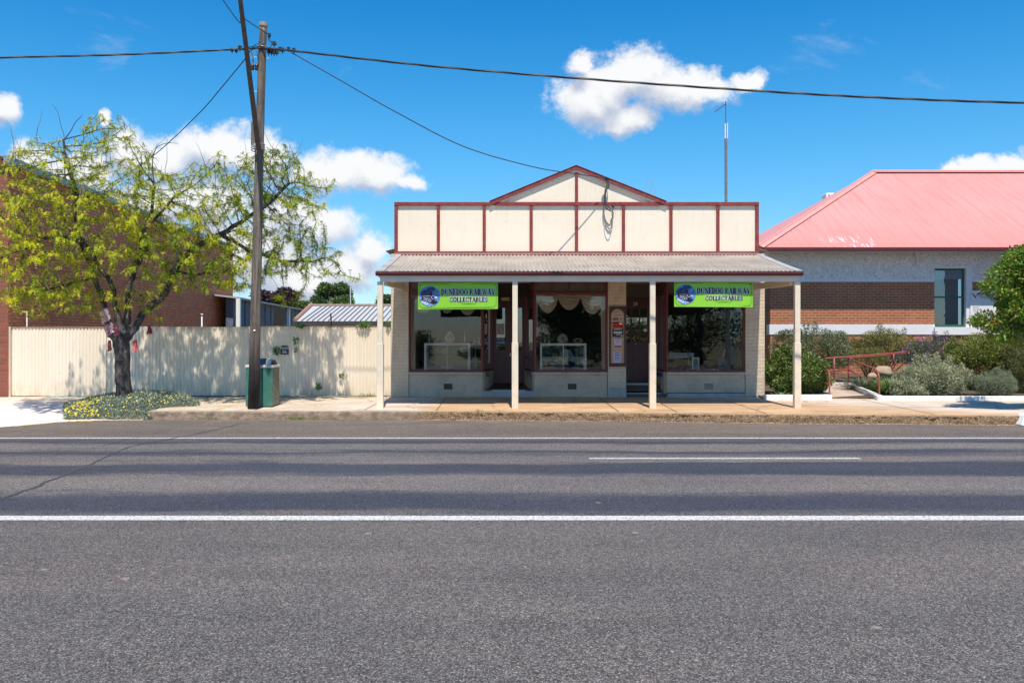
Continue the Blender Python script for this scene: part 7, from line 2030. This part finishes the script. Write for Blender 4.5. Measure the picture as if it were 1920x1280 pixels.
bush('shrub', 'dense olive green shrub at the right edge of the photo', 'shrub', 1925, 690, 60, 60, 21.6, 13000, .05, .014, leafmat('fine_olive', [(.10, .12, .03), (.20, .20, .06), (.07, .09, .02)], .2, .6), .3, .8, 8)
bush('shrub', 'silver green shrub in the middle of the garden bed behind the low white wall', 'shrub', 1748, 712, 62, 38, 20.9, 13000, .060, .013, slv, .28, .62, 9, jit=1.0)
bush('shrub', 'soft grey green low shrub right of the silver green shrub', 'shrub', 1866, 722, 44, 26, 20.6, 9000, .035, .009, leafmat('soft_grey', [(.20, .25, .15), (.32, .36, .24), (.13, .17, .09)], .2, .7), .28, .5, 7, jit=1.0)
bush('shrub', 'sprawling silver leaved shrub spilling over the white wall', 'shrub', 1700, 730, 34, 19, 20.5, 3600, .055, .012, slv, .28, .35, 5, jit=1.0)
# strappy clumps
def strappy(px, Y, n, L, label, m, zg=.28, spread=.18, name='strappy_plant', w=.022):
    X = gx(px, Y); seg = 6
    V = []; Fq = []
    for i in range(n):
        a = rng.uniform(0, 2*math.pi); r0 = rng.uniform(0, spread); el = rng.uniform(.55, 1.35); l_ = L*rng.uniform(.6, 1.1)
        base = np.array([X+r0*math.cos(a), Y+r0*math.sin(a)*.7, zg]); hd = np.array([math.cos(a), math.sin(a)*.8, 0.]); sd = np.array([-math.sin(a), math.cos(a), 0.])
        b0 = len(V)
        for k_ in range(seg+1):
            t = k_/seg; pos = base+hd*l_*(math.cos(el)*t+.25*t*t)+np.array([0, 0, l_*(math.sin(el)*t-.45*t*t)]); ww = w*(1-t)**.6*.5+.001
            V += [pos-sd*ww, pos+sd*ww]
        for k_ in range(seg): Fq.append((b0+2*k_, b0+2*k_+1, b0+2*k_+3, b0+2*k_+2))
    tag(npmesh(name, V, Fq, m), label, 'plant')
sm_ = leafmat('strap_green', [(.07, .15, .03), (.16, .28, .06), (.30, .40, .12), (.10, .2, .04)], .25, .4)
strappy(1668, 21.2, 420, .85, 'bright green strappy plant right of the curved handrail', sm_, spread=.28)
strappy(1622, 21.9, 340, .75, 'dark strappy plant inside the right ramp handrail', leafmat('strap_dark', [(.03, .06, .02), (.08, .13, .05), (.2, .25, .16)], .2, .4), .32, .25)
strappy(1700, 22.3, 260, .9, 'grey green strappy plant behind the bright green one', leafmat('strap_grey', [(.10, .15, .09), (.25, .3, .2), (.16, .2, .14)], .2, .5), .34, .3)
strappy(1465, 20.45, 50, .35, 'small grassy plant at the foot of the round hedge bush', sm_, .27, .25)
strappy(1612, 22.7, 260, .6, 'thin grass clump behind the back handrail', leafmat('thin_grass', [(.08, .12, .05), (.18, .2, .12)], .2, .5), .4, .35, w=.012)
# sandstone boulders
def boulder(px, py, rx, rz_, Y, label):
    c = P(px, py, Y); k = Y/F; b = MB(); b.ball(c, (rx*k, rx*k*.7, rz_*k), 11, 7, .22)
    o = b.build('boulder', mat('sandstone', (.38, .27, .17), .9, .2, 5, .8, 9, dirt=(.35, .3, .26), dirtamt=.5), smooth=True)
    s_ = o.modifiers.new('s', 'SUBSURF'); s_.levels = 1; s_.render_levels = 1
    tag(o, label, 'boulder')
boulder(1656, 697, 18, 11, 22.6, 'long sandstone boulder behind the curved handrail')
boulder(1636, 706, 10, 8, 22.3, 'small sandstone boulder just left of the long one')
# small leafy street tree at the right edge
st_y = 17.35
st = thing('street_tree', 'leafy green street tree with reddish tips at the right edge of the photo', 'tree', (11.0, st_y, .18))
b = MB(); b.tube([(11.05, st_y, .1), (11.0, st_y, .9), (10.95, st_y-.02, 1.6), (10.9, st_y, 2.4)], [.07, .055, .05, .03], 10); b.build('trunk', M['bark'], st, smooth=True)
lum = []
for i in range(26):
    a = rng.uniform(0, 6.28); h = rng.uniform(-1, 1); rr = math.sqrt(1-h*h*.8)
    lum.append(((11.0+1.15*rr*math.cos(a)*rng.uniform(.4, 1), st_y+1.0*rr*math.sin(a)*rng.uniform(.3, 1), 2.55+.85*h), (rng.uniform(.28, .42), rng.uniform(.28, .42), rng.uniform(.22, .36))))
lum += [((9.85, st_y-.1, 2.62), (.30, .3, .10)), ((9.6, st_y-.1, 2.76), (.16, .2, .07)), ((9.7, st_y, 2.02), (.34, .3, .18)), ((9.45, st_y, 2.02), (.18, .16, .09)), ((10.0, st_y, 2.95), (.36, .3, .24)), ((10.2, st_y-.1, 3.25), (.26, .25, .2)), ((9.95, st_y, 1.75), (.3, .3, .2)), ((10.3, st_y, 2.15), (.4, .4, .3)), ((10.75, st_y-.1, 2.0), (.42, .4, .3)), ((11.3, st_y, 2.0), (.45, .4, .35)), ((10.4, st_y, 1.7), (.35, .35, .22)), ((10.9, st_y-.05, 1.6), (.38, .35, .22)), ((10.1, st_y, 2.45), (.3, .3, .2))]
lf = leafmat('street_tree_leaf', [(.05, .13, .012), (.10, .23, .02), (.22, .38, .04), (.08, .17, .015), (.40, .50, .07), (.14, .28, .03), (.45, .22, .07)], .3, .4)
leafy('leaves', lum, 30000, .085, .038, lf, st, .45, -.15, .8, .7)
twigs('branches', (10.95, st_y, 1.7), lum, 60, .016, M['bark'], st, .08)
# plain block for a low white object, likely a parked car's nose, extreme right
b = MB(); xk = gx(1911, 16.2); b.add([(xk, 16.12, .004), (xk+.9, 16.12, .004), (xk+.9, 16.5, .004), (xk, 16.5, .004), (xk+.13, 16.2, .22), (xk+.9, 16.2, .27), (xk+.9, 16.46, .27), (xk+.13, 16.46, .22)], [(0,3,2,1),(4,5,6,7),(0,1,5,4),(1,2,6,5),(2,3,7,6),(3,0,4,7)])
wb = b.build('white_object', M['white'], bevel=.03); tag(wb, 'white painted block against the kerb at the right edge', 'kerb block')

# ================================================================ BACKGROUND TREES
def bgtree(name, label, px, py_c, rx, ry, Y, n, L, m, nl=14, zg=0.2, group=None):
    c = P(px, py_c, Y); k = Y/F; RX, RZ = rx*k, ry*k
    r = thing(name, label, 'tree', (c.x, Y, zg), group)
    lumps = []
    for i in range(nl):
        a = rng.uniform(0, 6.28); h = rng.uniform(-.8, .9); rr = math.sqrt(max(.05, 1-h*h))
        lumps.append(((c.x+RX*.68*rr*math.cos(a), Y+RX*.6*rr*math.sin(a), c.z+RZ*.68*h), (RX*rng.uniform(.28, .42), RX*rng.uniform(.28, .42), RZ*rng.uniform(.25, .38))))
    leafy('crown', lumps, n, L, L*.5, m, r, .45, 0, .7, .8)
    b = MB(); b.tube([(c.x, Y, zg), (c.x+.05*RX, Y, c.z-RZ*.5), (c.x, Y, c.z)], [.04*RX+.1, .03*RX+.06, .04], 8); b.build('trunk', M['bark'], r, smooth=True)
    twigs('branches', (c.x, Y, c.z-RZ*.6), lumps, 26, .02*RX+.01, M['bark'], r, .1)
    return r
bgm = leafmat('far_tree_leaf', [(.06, .11, .03), (.12, .19, .05), (.18, .25, .08), (.08, .13, .04)], .2, .6)
bgtree('leafy_tree', 'rounded green tree standing behind the low pale grey shed roof', 621, 556, 46, 34, 58, 9000, .24, bgm)
bgtree('leafy_tree', 'small green tree top seen between the first verandah post and the shop wall', 724, 566, 22, 14, 60, 2500, .22, bgm, 7)
bgtree('plum_tree', 'dark purple leaved tree behind the blue grey shed', 515, 558, 42, 26, 50, 5000, .2, leafmat('plum_leaf', [(.035, .02, .025), (.07, .035, .045), (.10, .06, .06)], .15, .6), 9)
bgtree('leafy_tree', 'low dark green tree behind the blue grey shed and the plum tree', 560, 572, 30, 20, 54, 2500, .2, bgm, 7)
# trees across the road, behind the viewer: what the shop glass mirrors
mt = leafmat('mirror_tree_leaf', [(.03, .06, .015), (.06, .11, .02), (.10, .16, .04)], .25, .5)
def backtree(x, Y, h, r, n, label, L=.20):
    rt = thing('roadside_tree', label, 'tree', (x, Y, 0), 'trees across the road behind the camera')
    lumps = [((x+rng.normal(0, r*.45), Y+rng.normal(0, r*.4), h*.62+rng.normal(0, h*.16)), (r*.36, r*.36, h*.12)) for i in range(16)]
    leafy('crown', lumps, n, L, L*.45, mt, rt, .3, 0, .7, .8)
    b = MB(); b.tube([(x, Y, -.1), (x+.1, Y, h*.35), (x, Y, h*.6)], [.28, .2, .1], 10); b.build('trunk', M['bark'], rt, smooth=True)
    twigs('branches', (x, Y, h*.36), lumps, 26, .06, M['bark'], rt, .1)
backtree(12.6, -16, 9.0, 4.2, 6000, 'tall open tree across the road mirrored in the right shop window', .2)
backtree(4.0, -15.5, 7.2, 3.0, 12000, 'dense dark tree across the road mirrored in the middle shop window', .26)
def backbush(x, Y, r, h, n, label, L=.2):
    rt = thing('roadside_bush', label, 'bush', (x, Y, 0), 'bushes across the road behind the camera')
    lumps = [((x+rng.uniform(-.6, .6)*r, Y+rng.normal(0, .5), rng.uniform(.25, .72)*h), (r*.42, .8, h*.34)) for i in range(9)]
    leafy('foliage', lumps, n, L, L*.45, mt, rt, .3, 0, .7, .8)
    twigs('stems', (x, Y, 0), lumps, 14, .04, M['bark'], rt, .1)
backbush(4.0, -14.5, 3.3, 3.6, 7000, 'broad dark bush across the road under the dense tree')
backbush(-5.9, -14, 1.5, 2.6, 2500, 'rounded dark bush across the road mirrored in the left shop window')
for i, (x_, h_, w_) in enumerate(((9, 4.2, 5), (16.5, 4.6, 5), (25, 4.4, 6), (-14, 1.6, 5), (-26, 2.2, 7), (37, 4.0, 7), (0, 1.3, 5))):
    backbush(x_, -30-i, w_, h_, 4200, 'wide dark bush across the road, ' + ('behind the tall open tree', 'right of the tall open tree', 'second from the far right end', 'low and left of the middle', 'at the far left end', 'at the far right end', 'low and straight behind the camera')[i], .3)
